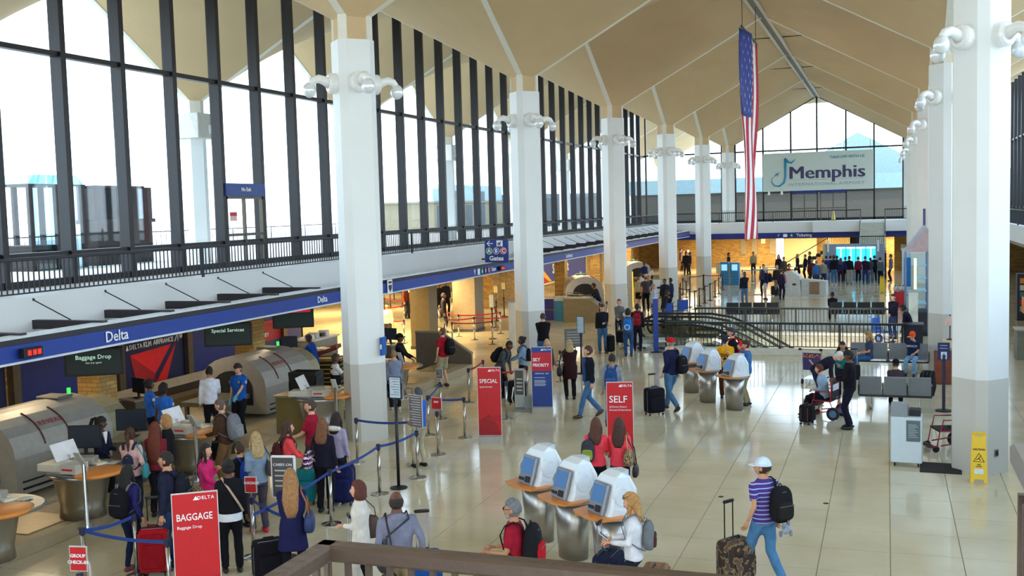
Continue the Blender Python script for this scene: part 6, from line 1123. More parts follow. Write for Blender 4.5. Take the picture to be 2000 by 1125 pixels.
# ---------------------------------------------------------------- check-in kiosks
screenm = M('#8c9096', .4, .3)
def kiosk(x, y, head, lab, grp):
    e = E('check_in_kiosk', (x, y, 0), -math.radians(head)); e.scale = (.93, .93, .93) if 'near' in lab else (.88, .88, .88); tag(e, lab, 'kiosk', grp)
    q = B(); q.rings([(0, -.08, 0, .29, .22), (0, -.08, .5, .31, .24), (0, -.08, .92, .36, .27)], 24); q.build('pedestal', M('#a8a49c', .3, .85, .06, 3.), e, smooth=True)
    q = B(); q.rings([(0, -.06, .92, .34, .26), (0, -.06, .955, .46, .36), (0, -.06, .985, .47, .37), (0, -.06, 1.0, .44, .34)], 28); q.build('desk_rim', M('#8a9399', .3, .5), e, smooth=True)
    q = B(); q.prism([(-.45, .05), (-.40, -.2), (-.2, .12), (.2, .12), (.40, -.2), (.45, .05), (.40, .34), (.2, .42), (-.2, .42), (-.40, .34)], .985, 1.012); q.build('wood_shelf', wood, e)
    q = B(); pr = [(.16, 1.0), (.10, 1.12), (.0, 1.48), (-.06, 1.57), (-.2, 1.63), (-.34, 1.56), (-.42, 1.36), (-.42, 1.0)]
    vs = []; ws = [.30, .30, .25, .21, .17, .2, .27, .30]
    for s in (-1, 1): vs += [(s*ws[i]*.9, y_, z_) for i, (y_, z_) in enumerate(pr)]
    for s in (-1, 1): vs += [(s*ws[i]*1.03, y_*.8-.02, z_*.985+.015) for i, (y_, z_) in enumerate(pr)]
    n = 8; fs = [(i, (i+1) % n, n+(i+1) % n, n+i) for i in range(n)]+[tuple(range(2*n, 3*n)), tuple(range(3*n, 4*n))]+[(i, (i+1) % n, 2*n+(i+1) % n, 2*n+i) for i in range(n)]+[(n+i, n+(i+1) % n, 3*n+(i+1) % n, 3*n+i) for i in range(n)]
    q.add(vs, fs); q.build('hood', M('#dde5ea', .3, var=.02), e)
    T = Matrix.Translation((0, .115, 1.24)) @ Matrix.Rotation(math.radians(17), 4, 'X')
    q = B(); q.X = T; q.box((0, 0, 0), (.40, .07, .50), bev=.02); sp_ = q.build('screen_panel', screenm, e)
    q = B(); q.X = T; q.b2((-.155, .034, -.06), (.155, .042, .21)); q.build('display', emis('#3f6c9e', .55), sp_)
    q = B(); q.X = T; q.box((-.08, .04, -.15), (.12, .05, .10), bev=.01); q.box((.1, .04, -.16), (.14, .03, .05), bev=.008); q.build('card_reader', black, sp_)
    q = B(); q.tube([(-.262, -.12, 1.28), (-.31, -.12, 1.28)], [.17, .14], 20); q.build('side_disc', M('#dbe3ea', .3), e, smooth=False)
    q = B(); q.tube([(.255, .0, 1.26), (.285, .0, 1.26)], .12, 18); q.build('side_opening', M('#bfc9cf', .3), e); q = B(); q.b2((.28, -.05, 1.2), (.292, .05, 1.24)); q.b2((.28, -.02, 1.27), (.292, .07, 1.34)); q.build('red_sticker', red, e); q = B(); q.b2((.28, .02, 1.2), (.291, .08, 1.26)); q.build('slot', dark, e)
    q = B(); q.prism([(-.17, -.2), (.17, -.2), (.10, -.38), (-.10, -.38)], 1.55, 1.635); q.build('top_cap', M('#c3ccd1', .35), e)
G1, G2 = 'check-in kiosks nearest the camera', 'check-in kiosks near the escalator well'
kiosk(-5.32, 15.86, 217, 'check-in kiosk with orange shelf, leftmost of the near three', G1); kiosk(-4.56, 15.18, 219, 'check-in kiosk with orange shelf, middle of the near three', G1); kiosk(-3.81, 14.54, 221, 'check-in kiosk with orange shelf, nearest the white sweater woman', G1)
kiosk(-5.28, 29.76, 226, 'check-in kiosk hidden partly by the red capped man, far three', G2); kiosk(-4.60, 28.35, 227, 'check-in kiosk in front of the yellow sweatshirt, middle of the far three', G2); kiosk(-3.76, 27.41, 228, 'check-in kiosk beside the khaki trousers, rightmost of the far three', G2)
# ---------------------------------------------------------------- banners on stands
def facing(z, y=.02, x=0): return face((x, y, z), PI)
def banner(x, y, head, lab, big, small, col='#c4131d', w=.52, h=1.72, blue=False):
    e = E('banner_stand', (x, y, 0), -math.radians(head)); tag(e, lab, 'banner stand', 'airline banner stands'); m = M(col, .45, var=.03)
    B().prism([(-.22, 0), (.22, 0), (.12, .15), (-.12, .15)], -w/2, w/2, ax='x').build('base', M('#b9b9b4', .35, .4), e); B().b2((-w/2-.012, -.02, .14), (w/2+.012, .012, h+.012)).build('frame', M('#d9d5d0', .4, .3), e); B().b2((-w/2, .012, .16), (w/2, .018, h)).build('panel', m, e)
    B().prism([(.06, h-.045), (.14, h-.045), (.10, h-.10+.12)] if False else [(.02, h-.09), (-.05, h-.09), (-.015, h-.035)], .018, .022, ax='y').build('triangle_emblem', lw, e)
    text('DELTA', .062, lw, e, facing(h-.065, .02, -.14), bold=.001, spacing=1.2)
    if blue:
        B().b2((-w/2, .018, h-.62), (w/2, .022, h-.14)).build('red_band', M('#c8182a', .45), e); text('SKY', .13, lw, e, facing(h-.33, .024, .13), bold=.003, fit=.20); text('PRIORITY', .115, lw, e, facing(h-.47, .024, .02), bold=.003, fit=.42)
        for i in range(7): B().b2((-.08-.03*(i % 2), .018, h-.8-i*.035), (.2, .0205, h-.79-i*.035)).build('fine_print', lw, e) if i != 1 else None
        text('AIRFRANCE   KLM', .045, lw, e, facing(h-.69, .02, .0))
    else:
        B().prism([(-w/2, .16), (w/2, .16), (w/2, .5), (.0, .66), (-w/2+.1, .42)], .018, .0195, ax='y').build('dark_facet', M('#a00d1a', .45), e); B().prism([(-w/2, .5), (w/2-.15, .5), (-w/2, .66)], .0185, .0205, ax='y').build('dark_facet', M('#b30f1c', .45), e)
        text(big, .20 if len(big) < 5 else .13, lw, e, facing(h-.31-(.04 if len(big) < 5 else .0), .02, w/2-.04), align='LEFT', bold=.001, fit=w*(.8 if len(big) != 4 else .70))
        for i, s_ in enumerate(small): text(s_, .055, lw, e, facing(h-.44-i*.065-(.06 if len(big) < 5 else 0), .02, w/2-.045), align='LEFT', fit=w*(.55 if len(small) < 2 else (.68, .84)[i]))
banner(-8.49, 11.40, 145, 'tall red stand banner reading BAGGAGE in the lower left foreground', 'BAGGAGE', ['Baggage Drop'], h=1.74, w=.56)
banner(-8.57, 22.47, 165, 'tall red stand banner reading SPECIAL right of the ropes', 'SPECIAL', ['Special Services'])
banner(-5.15, 20.98, 168, 'tall red stand banner reading SELF behind two coral tees', 'SELF', ['Self Service Check-in', 'Domestic & International'])
banner(-8.46, 26.06, 168, 'tall blue and red stand banner reading SKY PRIORITY', '', [], '#1f3f8c', blue=True)
# ---------------------------------------------------------------- rope posts
def post(x, y, lab, to=None, rope='#1f3f86', h=.96, blackp=False, sign=None, grp='rope posts in the hall', small=False):
    e = E('rope_post', (x, y, 0)); tag(e, lab, 'rope post', grp); m = M('#17171b', .5) if blackp else M('#b4b2ac', .22, .95, .04)
    n = 8 if small else 16; B().lathe((0, 0, 0), [(.17, 0), (.17, .015), (.10, .03), (.034, .05)], n).build('base', m, e, smooth=False); B().cyl((0, 0, .03), .031, h-.13, n).build('pole', m, e, smooth=True); B().lathe((0, 0, h-.10), [(.042, 0), (.042, .09), (.03, .10)], n).build('rope_head', M('#1c2440' if not blackp else '#17171b', .5), e)
    for t in (to or []):
        dx, dy = t[0]-x, t[1]-y; L = math.hypot(dx, dy); q = B(); q.X = Matrix.Rotation(math.atan2(dy, dx), 4, 'Z'); sag = .04; k = 6
        for i in range(k):
            a, b = i/k, (i+1)/k; za, zb = h-.05-sag*4*a*(1-a), h-.05-sag*4*b*(1-b); q.add([(.04+a*(L-.08), -.002, za-.025), (.04+b*(L-.08), -.002, zb-.025), (.04+b*(L-.08), -.002, zb+.025), (.04+a*(L-.08), -.002, za+.025), (.04+a*(L-.08), .002, za-.025), (.04+b*(L-.08), .002, zb-.025), (.04+b*(L-.08), .002, zb+.025), (.04+a*(L-.08), .002, za+.025)], [(0,1,2,3), (7,6,5,4), (0,4,5,1), (3,2,6,7)])
        q.build('belt', M(rope, .6), e)
    if sign:
        z_, w_, h_, col, hd, txt = sign; q = B(); q.X = Matrix.Rotation(-math.radians(hd), 4, 'Z'); q.b2((-w_/2, -.012, z_), (w_/2, .012, z_+h_), bev=.004); f = q.build('sign_frame', M('#c9c9c6', .35, .5) if not blackp else M('#1a2a44', .5), e)
        q = B(); q.X = Matrix.Rotation(-math.radians(hd), 4, 'Z'); q.b2((-w_/2+.015, .012, z_+.015), (w_/2-.015, .016, z_+h_-.015)); q.build('sign_panel', M(col, .5), f); q = B(); q.cyl((0, 0, h-.02), .014, max(.02, z_-h+.04), 6); q.build('sign_stem', m, e)
        RR = Matrix.Rotation(-math.radians(hd), 4, 'Z'); n_ = max(2, int(h_/.05)) if not txt else 0; q = B(); q.X = RR
        for i in range(n_-1): q.b2((-w_/2+.04, .016, z_+h_-.05-i*.05), (w_/2-.04-.03*(i % 3), .018, z_+h_-.04-i*.05))
        if n_ > 1: q.build('print_lines', M('#e6e6e6' if col < '#a' else '#4a5a6a', .5), f)
        for i, s_ in enumerate(txt or []): text(s_, .06, lw, f, RR @ facing(z_+h_*.62-i*.08, .018), bold=.001)
    return e
P_ = {}
A_, B_ = (-10.80, 11.91), (-9.25, 11.78); C1, D_, E1, F1, G_1, L1p = (-10.55, 12.71), (-8.99, 15.80), (-9.05, 17.77), (-8.85, 19.07), (-9.39, 20.04), (-10.68, 19.98)
post(*A_, 'steel rope post at the lower left before the woman with black backpack', [B_, C1]); post(*B_, 'steel rope post just left of the BAGGAGE banner'); post(*C1, 'steel rope post hidden behind the woman with black backpack')
post(-9.39, 10.27, 'steel post with a red GROUP CHECK-IN sign at the bottom left', None, h=.98, sign=(1.0, .24, .32, '#c0141e', 170, ['GROUP', 'CHECK-IN']))
post(*D_, 'steel rope post right of the teal and navy suitcases', [E1, (-8.83, 13.19)]); post(*E1, 'steel rope post right of the nearest left column base', [F1]); post(*L1p, 'steel rope post against the nearest left column', [G_1])
post(*F1, 'steel post carrying the large grey sign right of the nearest left column', sign=(1.02, .36, .66, '#6f6a68', 198, None)); post(*G_1, 'steel rope post just behind the large grey sign')
post(-8.89, 18.26, 'tall black post with a small framed notice by the nearest left column', None, h=1.75, blackp=True, sign=(1.75, .26, .42, '#c3d2dc', 185, None)); 
H1, I1, J1, H2 = (-9.25, 21.02), (-10.76, 24.69), (-9.32, 22.76), (-10.28, 22.84)
post(*H1, 'steel post with a square red sign beside the grey haired man', sign=(1.0, .27, .27, '#c0141e', 190, ['EXIT'])); post(*I1, 'steel post with a small grey sign before the maroon tee man', [H2], sign=(1.05, .2, .27, '#5f5c5c', 190, None)); post(*J1, 'steel rope post left of the SPECIAL banner', [H2]); post(*H2, 'steel rope post behind the grey haired man in blue and white')
K1, K2, K3, K4 = (-10.92, 27.06), (-11.09, 28.63), (-9.11, 25.09), (-9.42, 27.67)
post(*K1, 'steel rope post with red belt left of the SPECIAL banner', [K2], rope='#b0141e'); post(*K2, 'steel rope post with red belt behind the SPECIAL banner', rope='#b0141e'); post(*K3, 'steel rope post right of the SPECIAL banner'); post(*K4, 'steel rope post with red belt beside the SKY PRIORITY banner', [(-9.86, 26.77)], rope='#b0141e')
post(-9.32, 13.93, 'steel post with a red baggage sign in front of the grey trousers', [(-8.03, 13.12)], sign=(1.02, .2, .26, '#c0141e', 170, ['BAGGAGE']))
post(-9.44, 30.93, 'steel rope post with red belt right of the SKY PRIORITY banner', [(-8.73, 30.39)], rope='#b0141e')
e = E('bag_size_stand', (-8.99, 26.37, 0), 3.2); tag(e, 'grey bag sizing stand with dark board left of the SKY PRIORITY banner', 'stand'); B().b2((-.3, -.2, 0), (.3, .3, .05), bev=.01).build('base', M('#8e9496', .4, .4), e); B().b2((-.28, -.18, .05), (.02, .2, .38)).build('bin_cage', M('#8e9496', .4, .4), e); B().b2((.06, -.02, .05), (.34, .02, 1.1), bev=.01).build('frame', M('#b9bcbb', .4, .4), e); B().b2((.09, .02, .4), (.31, .03, 1.05)).build('board', M('#56534f', .6), e); [B().b2((.11, .03, .8-i*.1), (.27, .034, .84-i*.1)).build('print_line', M('#b9b9b5', .6), e) for i in range(4)]; B().tube([(.33, 0, .0), (.4, .05, .3), (.36, 0, .6)], .02, 6).build('side_tube', chrome, e)
e = E('framed_sign', (-8.78, 14.02, 0), -math.radians(190-20)); tag(e, 'tall white framed dark sign half hidden by the long haired woman', 'sign'); B().b2((-.2, -.03, .95), (.2, .03, 1.62), bev=.02).build('frame', M('#dcdcdc', .4), e); B().b2((-.17, .03, .98), (.17, .035, 1.59)).build('board', M('#4c4846', .6), e); B().cyl((-.0, 0, .03), .03, .92, 12).build('pole', chrome, e); B().cyl((0, 0, 0), .17, .02, 16).build('base', chrome, e); text('CARRY-ON', .06, lw, e, facing(1.48, .037)); [B().b2((-.13, .035, 1.38-i*.08), (.13, .038, 1.40-i*.08)).build('print_line', M('#b9b9b5', .6), e) for i in range(4)]
for (x, y), lab, col, hd in (((-9.21, 32.50), 'black post with blue framed notice before the man checking his phone', '#9fb9c9', 190), ((-15.34, 40.80), 'black post with tall pale notice at the queue opening', '#c3d2dc', 200)):
    post(x, y, lab, None, h=1.3, blackp=True, sign=(1.3, .26, .55, col, hd, None))
# queue hall ropes
Gq = 'rope posts of the queue hall'
Q = [(-19.43, 39.29), (-18.53, 39.07), (-16.14, 38.42), (-14.70, 39.07)]
for i, p in enumerate(Q): post(*p, 'steel post with red belt, front row of the queue opening, %s' % ['behind the hatted agent', 'left of the clad pillar', 'above the maroon tee man', 'nearest the second column'][i], [Q[i+1]] if i in (0, 2) else None, rope='#c01414', grp=Gq)
Q = [(-16.90, 39.60), (-15.98, 40.38), (-14.61, 40.88)]
for i, p in enumerate(Q): post(*p, 'steel post with red belt, second row of the queue opening, %s' % ['left end', 'middle', 'right end'][i], [Q[i+1]] if i < 2 else None, rope='#c01414', grp=Gq)
Q = [(-22.06, 44.24), (-21.58, 45.57), (-19.33, 44.50), (-17.05, 41.30), (-15.62, 42.54), (-16.67, 44.76)]
for i, p in enumerate(Q): post(*p, 'steel post with slanting red belt deep in the queue hall, %s from left' % ['first', 'second', 'third', 'fourth', 'fifth', 'sixth'][i], [Q[i+1]] if i not in (1, 5) else None, rope='#c01414', grp=Gq, small=True)
Q = [(-24.35, 49.12), (-22.56, 48.26), (-22.34, 50.82), (-21.15, 50.90), (-19.51, 49.98)]
for i, p in enumerate(Q): post(*p, 'black post with red belt at the back of the queue hall, %s from left' % ['first', 'second', 'third', 'fourth', 'fifth'][i], [Q[i+1]] if i < 4 else None, rope='#c01414', grp=Gq, small=True, blackp=True, sign=(1.3, .22, .3, '#d9cfa4', 200, None) if i != 2 else None)
for i, (x, y) in enumerate([(-26.11, 53.41), (-25.68, 54.03), (-24.48, 55.31), (-23.23, 54.15), (-23.96, 57.25), (-22.29, 54.79), (-23.54, 58.95), (-17.62, 47.48), (-17.99, 49.59)]):
    post(x, y, 'black post with pale notice in the queue hall, number %s from the left' % ['one', 'two', 'three', 'four', 'five', 'six', 'seven', 'eight', 'nine'][i], [(x+1.6, y+1.2)] if i < 7 else None, rope='#17171b', grp='black posts with notices in the queue hall', small=True, blackp=True, sign=(1.35, .28, .36, '#dccf9a', 200, None) if i not in (5,) else None)
for i, (x, y) in enumerate([(-28.33, 58.48), (-27.63, 59.20), (-27.33, 60.67), (-27.15, 62.19), (-26.79, 63.37), (-25.27, 61.82), (-25.40, 64.18), (-23.58, 61.10)]):
    post(x, y, 'black post with yellowish notice far back in the queue hall, %s from left' % ['first', 'second', 'third', 'fourth', 'fifth', 'sixth', 'seventh', 'eighth'][i], [(x+2.2, y+1.6)], rope='#b01414' if i % 2 else '#17171b', grp='far posts with notices in the queue hall', small=True, blackp=True, sign=(1.3, .34, .45, '#dccf9a', 200, None) if i not in (2, 5) else None)
# black rope posts near the fourth and fifth columns
Gb = 'black rope posts beyond the escalators'
Q = [(-9.19, 53.75), (-9.23, 55.40), (-9.22, 57.15), (-9.18, 58.69), (-9.25, 60.98), (-9.35, 63.08), (-9.55, 66.11)]
nn = ['first', 'second', 'third', 'fourth', 'fifth', 'sixth', 'seventh']
for i, p in enumerate(Q): post(*p, 'black rope post of the slanting row by the fifth column, %s from camera' % nn[i], [Q[i+1]] if i < 6 else None, rope='#17171b', grp=Gb, small=True, blackp=True, sign=(1.2, .3, .6, '#c9c19a', 190, None) if i == 5 else None)
Q = [(-9.64, 54.82), (-10.35, 55.92), (-10.82, 58.64), (-11.41, 62.70), (-10.83, 60.61), (-11.31, 64.56), (-10.72, 66.12)]
for i, p in enumerate(Q): post(*p, 'black rope post around the group by the fourth column, %s of its loop' % nn[i], [Q[i+1]] if i < 6 else None, rope='#17171b', grp=Gb, small=True, blackp=True)
for i, (x, y) in enumerate([(-9.67, 66.11), (-8.94, 70.74), (-8.35, 71.62), (-8.14, 73.98)]): post(x, y, 'steel post before the orange brick wall, %s from the left' % nn[i], [(x+2.2, y+.6)] if i else None, rope='#7a9ab0', grp='steel posts before the far brick wall', small=True)
post(-10.75, 66.12, 'black post with red and white belts by the fifth column', [(-9.64, 66.11)], rope='#c01414', grp=Gb, small=True, blackp=True)
# ---------------------------------------------------------------- standing signs
e = E('blue_banner_pole', (-7.88, 37.77, 0), .3); tag(e, 'narrow tall blue panel standing at the left end of the escalator well', 'sign'); B().b2((-.09, -.03, .02), (.09, .03, 1.95), bev=.01).build('panel', M('#1d3f9c', .4), e); B().b2((-.2, -.15, 0), (.2, .15, .02)).build('base', dark, e); B().b2((-.09, -.03, 1.95), (.09, .03, 2.0)).build('cap', M('#c9ced4', .4), e)
def easel(x, y, lab, w, h, z, fcol, pcol):
    e = E('easel_sign', (x, y, 0), PI+.2); tag(e, lab, 'sign', 'framed signs left of the escalators'); B().b2((-w/2, -.02, z), (w/2, .02, z+h), bev=.01).build('frame', M(fcol, .4, .3), e); B().b2((-w/2+.04, .02, z+.04), (w/2-.04, .025, z+h-.04)).build('board', M(pcol, .5), e); [B().cyl((s, 0, 0), .015, z, 6).build('leg', dark, e) for s in (-w*.4, w*.4)]; B().b2((-w*.2, .025, z+h*.5), (w*.25, .03, z+h*.6)).build('dark_emblem', dark, e); B().b2((-w*.3, .025, z+h*.25), (w*.3, .028, z+h*.28)).build('print_line', M('#8a93a0', .5), e); return e
easel(-10.47, 51.60, 'white board sign in a gold frame left of the escalators', .82, .95, .75, '#b79a4a', '#d3dce4'); easel(-11.55, 59.59, 'small black framed white sign behind the gold framed board', .5, .75, .9, '#17171b', '#c9ced6')
e = E('white_partition', (-13.65, 38.59, 0), .25); tag(e, 'tall slim white partition left of the second left column', 'partition'); B().b2((-.12, -.5, 0), (.12, .5, 1.75)).build('panel', M('#dcd9cd', .5), e); B().b2((-.13, -.51, 1.75), (.13, .51, 1.79)).build('cap', M('#b9b6aa', .4), e)
e = E('light_box', (-12.59, 54.11, 0), .2); tag(e, 'tall slim light box with yellow glowing edge right of the third left column', 'light box'); B().b2((-.14, -.12, 0), (.1, .12, 2.0)).build('case', M('#b9b4a4', .5), e); B().b2((.1, -.1, .1), (.14, .1, 1.9)).build('lit_edge', emis('#f0b428', 1.2), e)
e = E('rental_kiosk', (-9.48, 70.31, 0), 3.1); tag(e, 'bright blue twin kiosk with a lit screen before the orange brick wall', 'kiosk')
for s in (-.42, .25): B().b2((s, -.3, 0), (s+.55, .3, 1.45 if s < 0 else 1.5), bev=.02).build('cabinet', M('#2a7cae', .5), e); B().b2((s+.08, .3, .95), (s+.45, .31, 1.35)).build('screen', emis('#8fd0f0', .7), e); [B().b2((s+.05, .3, .15+i*.2), (s+.5, .305, .18+i*.2)).build('shelf_line', M('#1a5a86', .5), e) for i in range(4)]
e = E('info_counter', (-4.48, 62.07, 0), 3.0); tag(e, 'white slanted check-in counter unit in front of the far crowd', 'counter'); B().prism([(-1.35, 0), (.0, 0), (.0, .95), (-1.35, .85)], -.35, .35, ax='y').build('low_cabinet', M('#c3c6c4', .5), e); B().b2((-1.0, .35, .1), (-.45, .37, .8)).build('brown_panel', M('#94755a', .5), e); B().prism([(0, 0), (.95, 0), (.95, 1.35), (.6, 1.42), (.1, 1.1)], -.35, .35, ax='y').build('tall_cabinet', M('#cfd2d0', .5), e); B().b2((.3, .35, .6), (.5, .36, .7)).build('slot', dark, e)
# southwest bay furniture
for (x, y), lab, col, w, h in (((-15.15, 48.37), 'dark blue cabinet at the right of the second left column', '#1d2c86', .55, 1.0), ((-14.47, 47.97), 'bright blue luggage sizing kiosk with white top', '#2a86c4', .62, 1.15), ((-13.95, 48.47), 'brown luggage sizing kiosk in a metal frame', '#6a5a48', .62, 1.2)):
    e = E('bag_kiosk', (x, y, 0), PI-.1); tag(e, lab, 'kiosk', 'bag sizing kiosks before the logo wall'); B().b2((-w/2, -.25, 0), (w/2, .25, h-.2), bev=.015).build('body', M(col, .5), e); B().b2((-w/2, -.25, h-.2), (w/2, .25, h), bev=.01).build('head_panel', M('#c3cdd2' if 'bright' in lab else col, .5), e)
    q = B(); [q.tube([(s, .28, 0), (s, .28, h+.1)], .015, 6) for s in (-w/2, w/2)]; q.tube([(-w/2, .28, h+.1), (w/2, .28, h+.1)], .015, 6); q.tube([(-w/2, .28, h*.5), (w/2, .28, h*.5)], .015, 6); q.build('tube_frame', chrome, e)
for (x, y), lab in (((-13.29, 47.62), 'pale brown ticket counter left of the third left column'), ((-12.99, 63.80), 'pale counter in the far bay behind the signs')):
    e = E('ticket_counter', (x, y, 0), .0); tag(e, lab, 'counter', 'far ticket counters'); B().prism([(-.9, 0), (.9, 0), (.9, .7), (.3, 1.1), (-.9, 1.1)], -.4, .4, ax='y').build('body', M('#8f8163', .5), e); B().b2((-.95, -.45, 1.1), (.3, .45, 1.14)).build('top', M('#b9ae8c', .4), e)
for i, (x, y) in enumerate([(-11.93, 45.23), (-11.81, 46.05)]): post(x, y, 'black and steel post beside the third left column, %s' % ['left one', 'right one'][i], None, grp=Gb, blackp=not i, h=1.1)
# luggage carts by the banners
e = E('luggage_cart', (-10.41, 34.33, 0), 2.6); tag(e, 'silver luggage cart with red and green bands behind the maroon coat', 'cart'); q = B(); [q.tube([(s, -.35, .12), (s, .5, .12)], .018, 6) for s in (-.27, .27)]; [q.tube([(s, -.35, .12), (s, -.42, .98)], .018, 6) for s in (-.27, .27)]; q.tube([(-.27, -.42, .98), (.27, -.42, .98)], .022, 6); q.b2((-.27, -.3, .1), (.27, .45, .13)); q.build('frame', chrome, e); B().b2((-.25, -.4, .66), (.25, -.38, .74)).build('red_band', red, e); B().b2((-.25, -.4, .54), (.25, -.38, .62)).build('green_band', M('#3a8a4a', .5), e); [B().tube([(s-.02, y_, .07), (s+.02, y_, .07)], .07, 12).build('wheel', black, e) for s, y_ in ((-.27, -.33), (.27, -.33), (0, .48))]
e = E('notice_board', (-9.68, 33.29, 0), 3.5); tag(e, 'slanted grey notice board on legs right of the maroon coat', 'sign'); B().b2((-.3, -.02, .75), (.3, .02, 1.35)).build('board', M('#6a6866', .5), e); [B().cyl((s, 0, 0), .015, .75, 6).build('leg', dark, e) for s in (-.25, .25)]; [B().b2((-.24, .02, 1.24-i*.09), (.22, .025, 1.26-i*.09)).build('print_line', M('#bdbdb9', .6), e) for i in range(5)]
# ---------------------------------------------------------------- right side of the hall
e = E('white_cabinet', (.38, 22.35, 0), -.06); tag(e, 'white cabinet on casters with grey plaque and scanner head', 'cabinet')
B().b2((-.29, -.25, .08), (.29, .25, 1.0), bev=.015).build('body', M('#cfdde4', .4, var=.02), e); B().prism([(-.24, 1.0), (.24, 1.0), (.24, 1.14), (.14, 1.24), (-.24, 1.24)], -.29, .02, ax='x').build('scanner_head', M('#8a9299', .4), e); B().b2((.04, -.1, 1.0), (.26, .2, 1.12)).build('rear_tray', dark, e); B().b2((.0, -.262, .52), (.26, -.25, .94), bev=.01).build('plaque', M('#5c6b70', .5), e)
for i in range(8): B().b2((.04, -.265, .60+i*.035), (.22-.03*(i % 3), -.262, .612+i*.035)).build('print_line', M('#a9b6ba', .5), e)
for x in (-.22, .22):
    for y in (-.18, .18): B().tube([(x-.015, y, .045), (x+.015, y, .045)], .045, 12).build('caster', black, e)
e = E('floor_mat', (1.0, 22.15, 0), -.04); tag(e, 'black rubber floor mat right of the white cabinet', 'mat'); B().b2((-.38, -.42, 0), (.38, .42, .012), bev=.004).build('rubber_sheet', M('#1d1c1c', .8, bump=.5, bscale=90), e); B().b2((-.36, -.40, .012), (.36, .40, .015)).build('ribbed_surface', M('#2a2828', .9, bump=.6, bscale=120), e)
def wetsign(x, y, hd, lab, txt=True):
    e = E('wet_floor_sign', (x, y, 0), -math.radians(hd)); tag(e, lab, 'floor sign', 'yellow caution floor signs'); ym = M('#eec51c', .45, var=.03)
    for s, nm in ((1, 'front_panel'), (-1, 'rear_panel')):
        q = B(); q.X = Matrix.Translation((0, s*.14, 0)) @ Matrix.Rotation(s*math.radians(9), 4, 'X'); q.prism([(-.15, 0), (-.09, 0), (-.08, .07), (.08, .07), (.09, 0), (.15, 0), (.125, .72), (.12, .93), (.08, .93), (.07, .86), (-.07, .86), (-.08, .93), (-.12, .93), (-.125, .72)], -.012, .012, ax='y'); p = q.build(nm, ym, e)
        q = B(); q.X = Matrix.Translation((0, s*.14, 0)) @ Matrix.Rotation(s*math.radians(9), 4, 'X'); q.b2((-.1, -.018, .90), (.1, .018, .945)); q.build('handle', ym, e)
        if s > 0 and txt:
            T = Matrix.Translation((0, s*.14, 0)) @ Matrix.Rotation(s*math.radians(9), 4, 'X'); text('CAUTION', .045, black, p, T @ facing(.62, .014), bold=.002); text('WET', .03, black, p, T @ facing(.34, .014), bold=.001); text('FLOOR', .03, black, p, T @ facing(.305, .014), bold=.001)
            q = B(); q.X = T; q.prism([(-.1, .39), (.1, .39), (0, .56)], .012, .015, ax='y'); q.build('warning_triangle', black, p); q = B(); q.X = T; q.prism([(-.08, .4), (.08, .4), (0, .54)], .015, .017, ax='y'); q.build('triangle_field', ym, p); q = B(); q.X = T; q.tube([(-.02, .018, .49), (.005, .018, .455), (-.03, .018, .42)], .008, 6); q.tube([(.0, .018, .455), (.045, .018, .43)], .007, 6); q.ell((-.03, .018, .505), (.011, .006, .011), n=8, m=5); q.build('slipping_figure', black, p); q = B(); q.X = T; q.b2((-.08, .012, .17), (.08, .015, .26)); q.build('white_label', M('#d9e4ea', .5), p)
wetsign(1.62, 21.27, 182, 'yellow CAUTION wet floor sign before the nearest right column'); wetsign(-0.23, 63.84, 178, 'yellow wet floor sign far down the hall right of the crowd', False)
e = E('wall_socket', (2.13, 22.0, .45), PI/4+.0); e.location = (XR+.27, Y0-.355, .40); tag(e, 'small dark socket plate low on the nearest right column', 'socket'); B().b2((-.05, -.012, -.07), (.05, .012, .07)).build('plate', M('#8a8a92', .4, .4), e); B().b2((-.03, -.018, -.045), (.03, -.012, .045)).build('sockets', dark, e)
e = E('blue_column_sign', (XL+.56, Y0-.1, 2.0)); tag(e, 'small blue sign on the right edge of the nearest left column', 'sign'); B().b2((-.03, -.12, 0), (.03, .12, .42), bev=.005).build('panel', M('#1a5aa8', .4), e); B().b2((-.02, -.125, .15), (.02, -.12, .26)).build('white_mark', lw, e)
e = E('service_bell_post', (1.34, 28.21, 0), PI+.1); tag(e, 'dark post with blue wheelchair sign left of the nearest right column', 'sign'); B().cyl((0, 0, 0), .2, .025, 18).build('base', M('#1c1c28', .5), e); B().cyl((0, 0, .02), .04, 1.4, 12).build('pole', M('#2a2a44', .5), e); B().b2((-.14, -.015, 1.28), (.14, .015, 1.72), bev=.01).build('panel', M('#1c2560', .5), e); B().b2((-.07, .015, 1.31), (.07, .02, 1.49), bev=.01).build('symbol_plate', M('#c9d3dc', .5), e); q = B(); q.tube([(.035*math.cos(a*PI/8), .024, 1.375+.035*math.sin(a*PI/8)) for a in range(13)], .007, 5); q.tube([(0, .024, 1.47), (0, .024, 1.40), (-.04, .024, 1.39)], .008, 5); q.build('wheelchair_symbol', M('#1c2560', .5), e); text('Assistance', .04, lw, e, facing(1.65, .017)); text('Waiting Area', .035, lw, e, facing(1.58, .017))
e = E('wood_podium', (1.71, 32.59, 0), 0); tag(e, 'red brown wooden podium beside the nearest right column', 'podium'); B().b2((-.42, -.3, 0), (.3, .3, .98), bev=.01).build('body', M('#7e3b20', .4, .0, .2, 3.), e); B().b2((-.52, -.36, .98), (.36, .36, 1.03)).build('top', M('#8f9296', .4, .4), e); B().b2((-.2, -.12, 1.03), (.2, .14, 1.25)).build('paper_box', M('#d6c69a', .6), e)
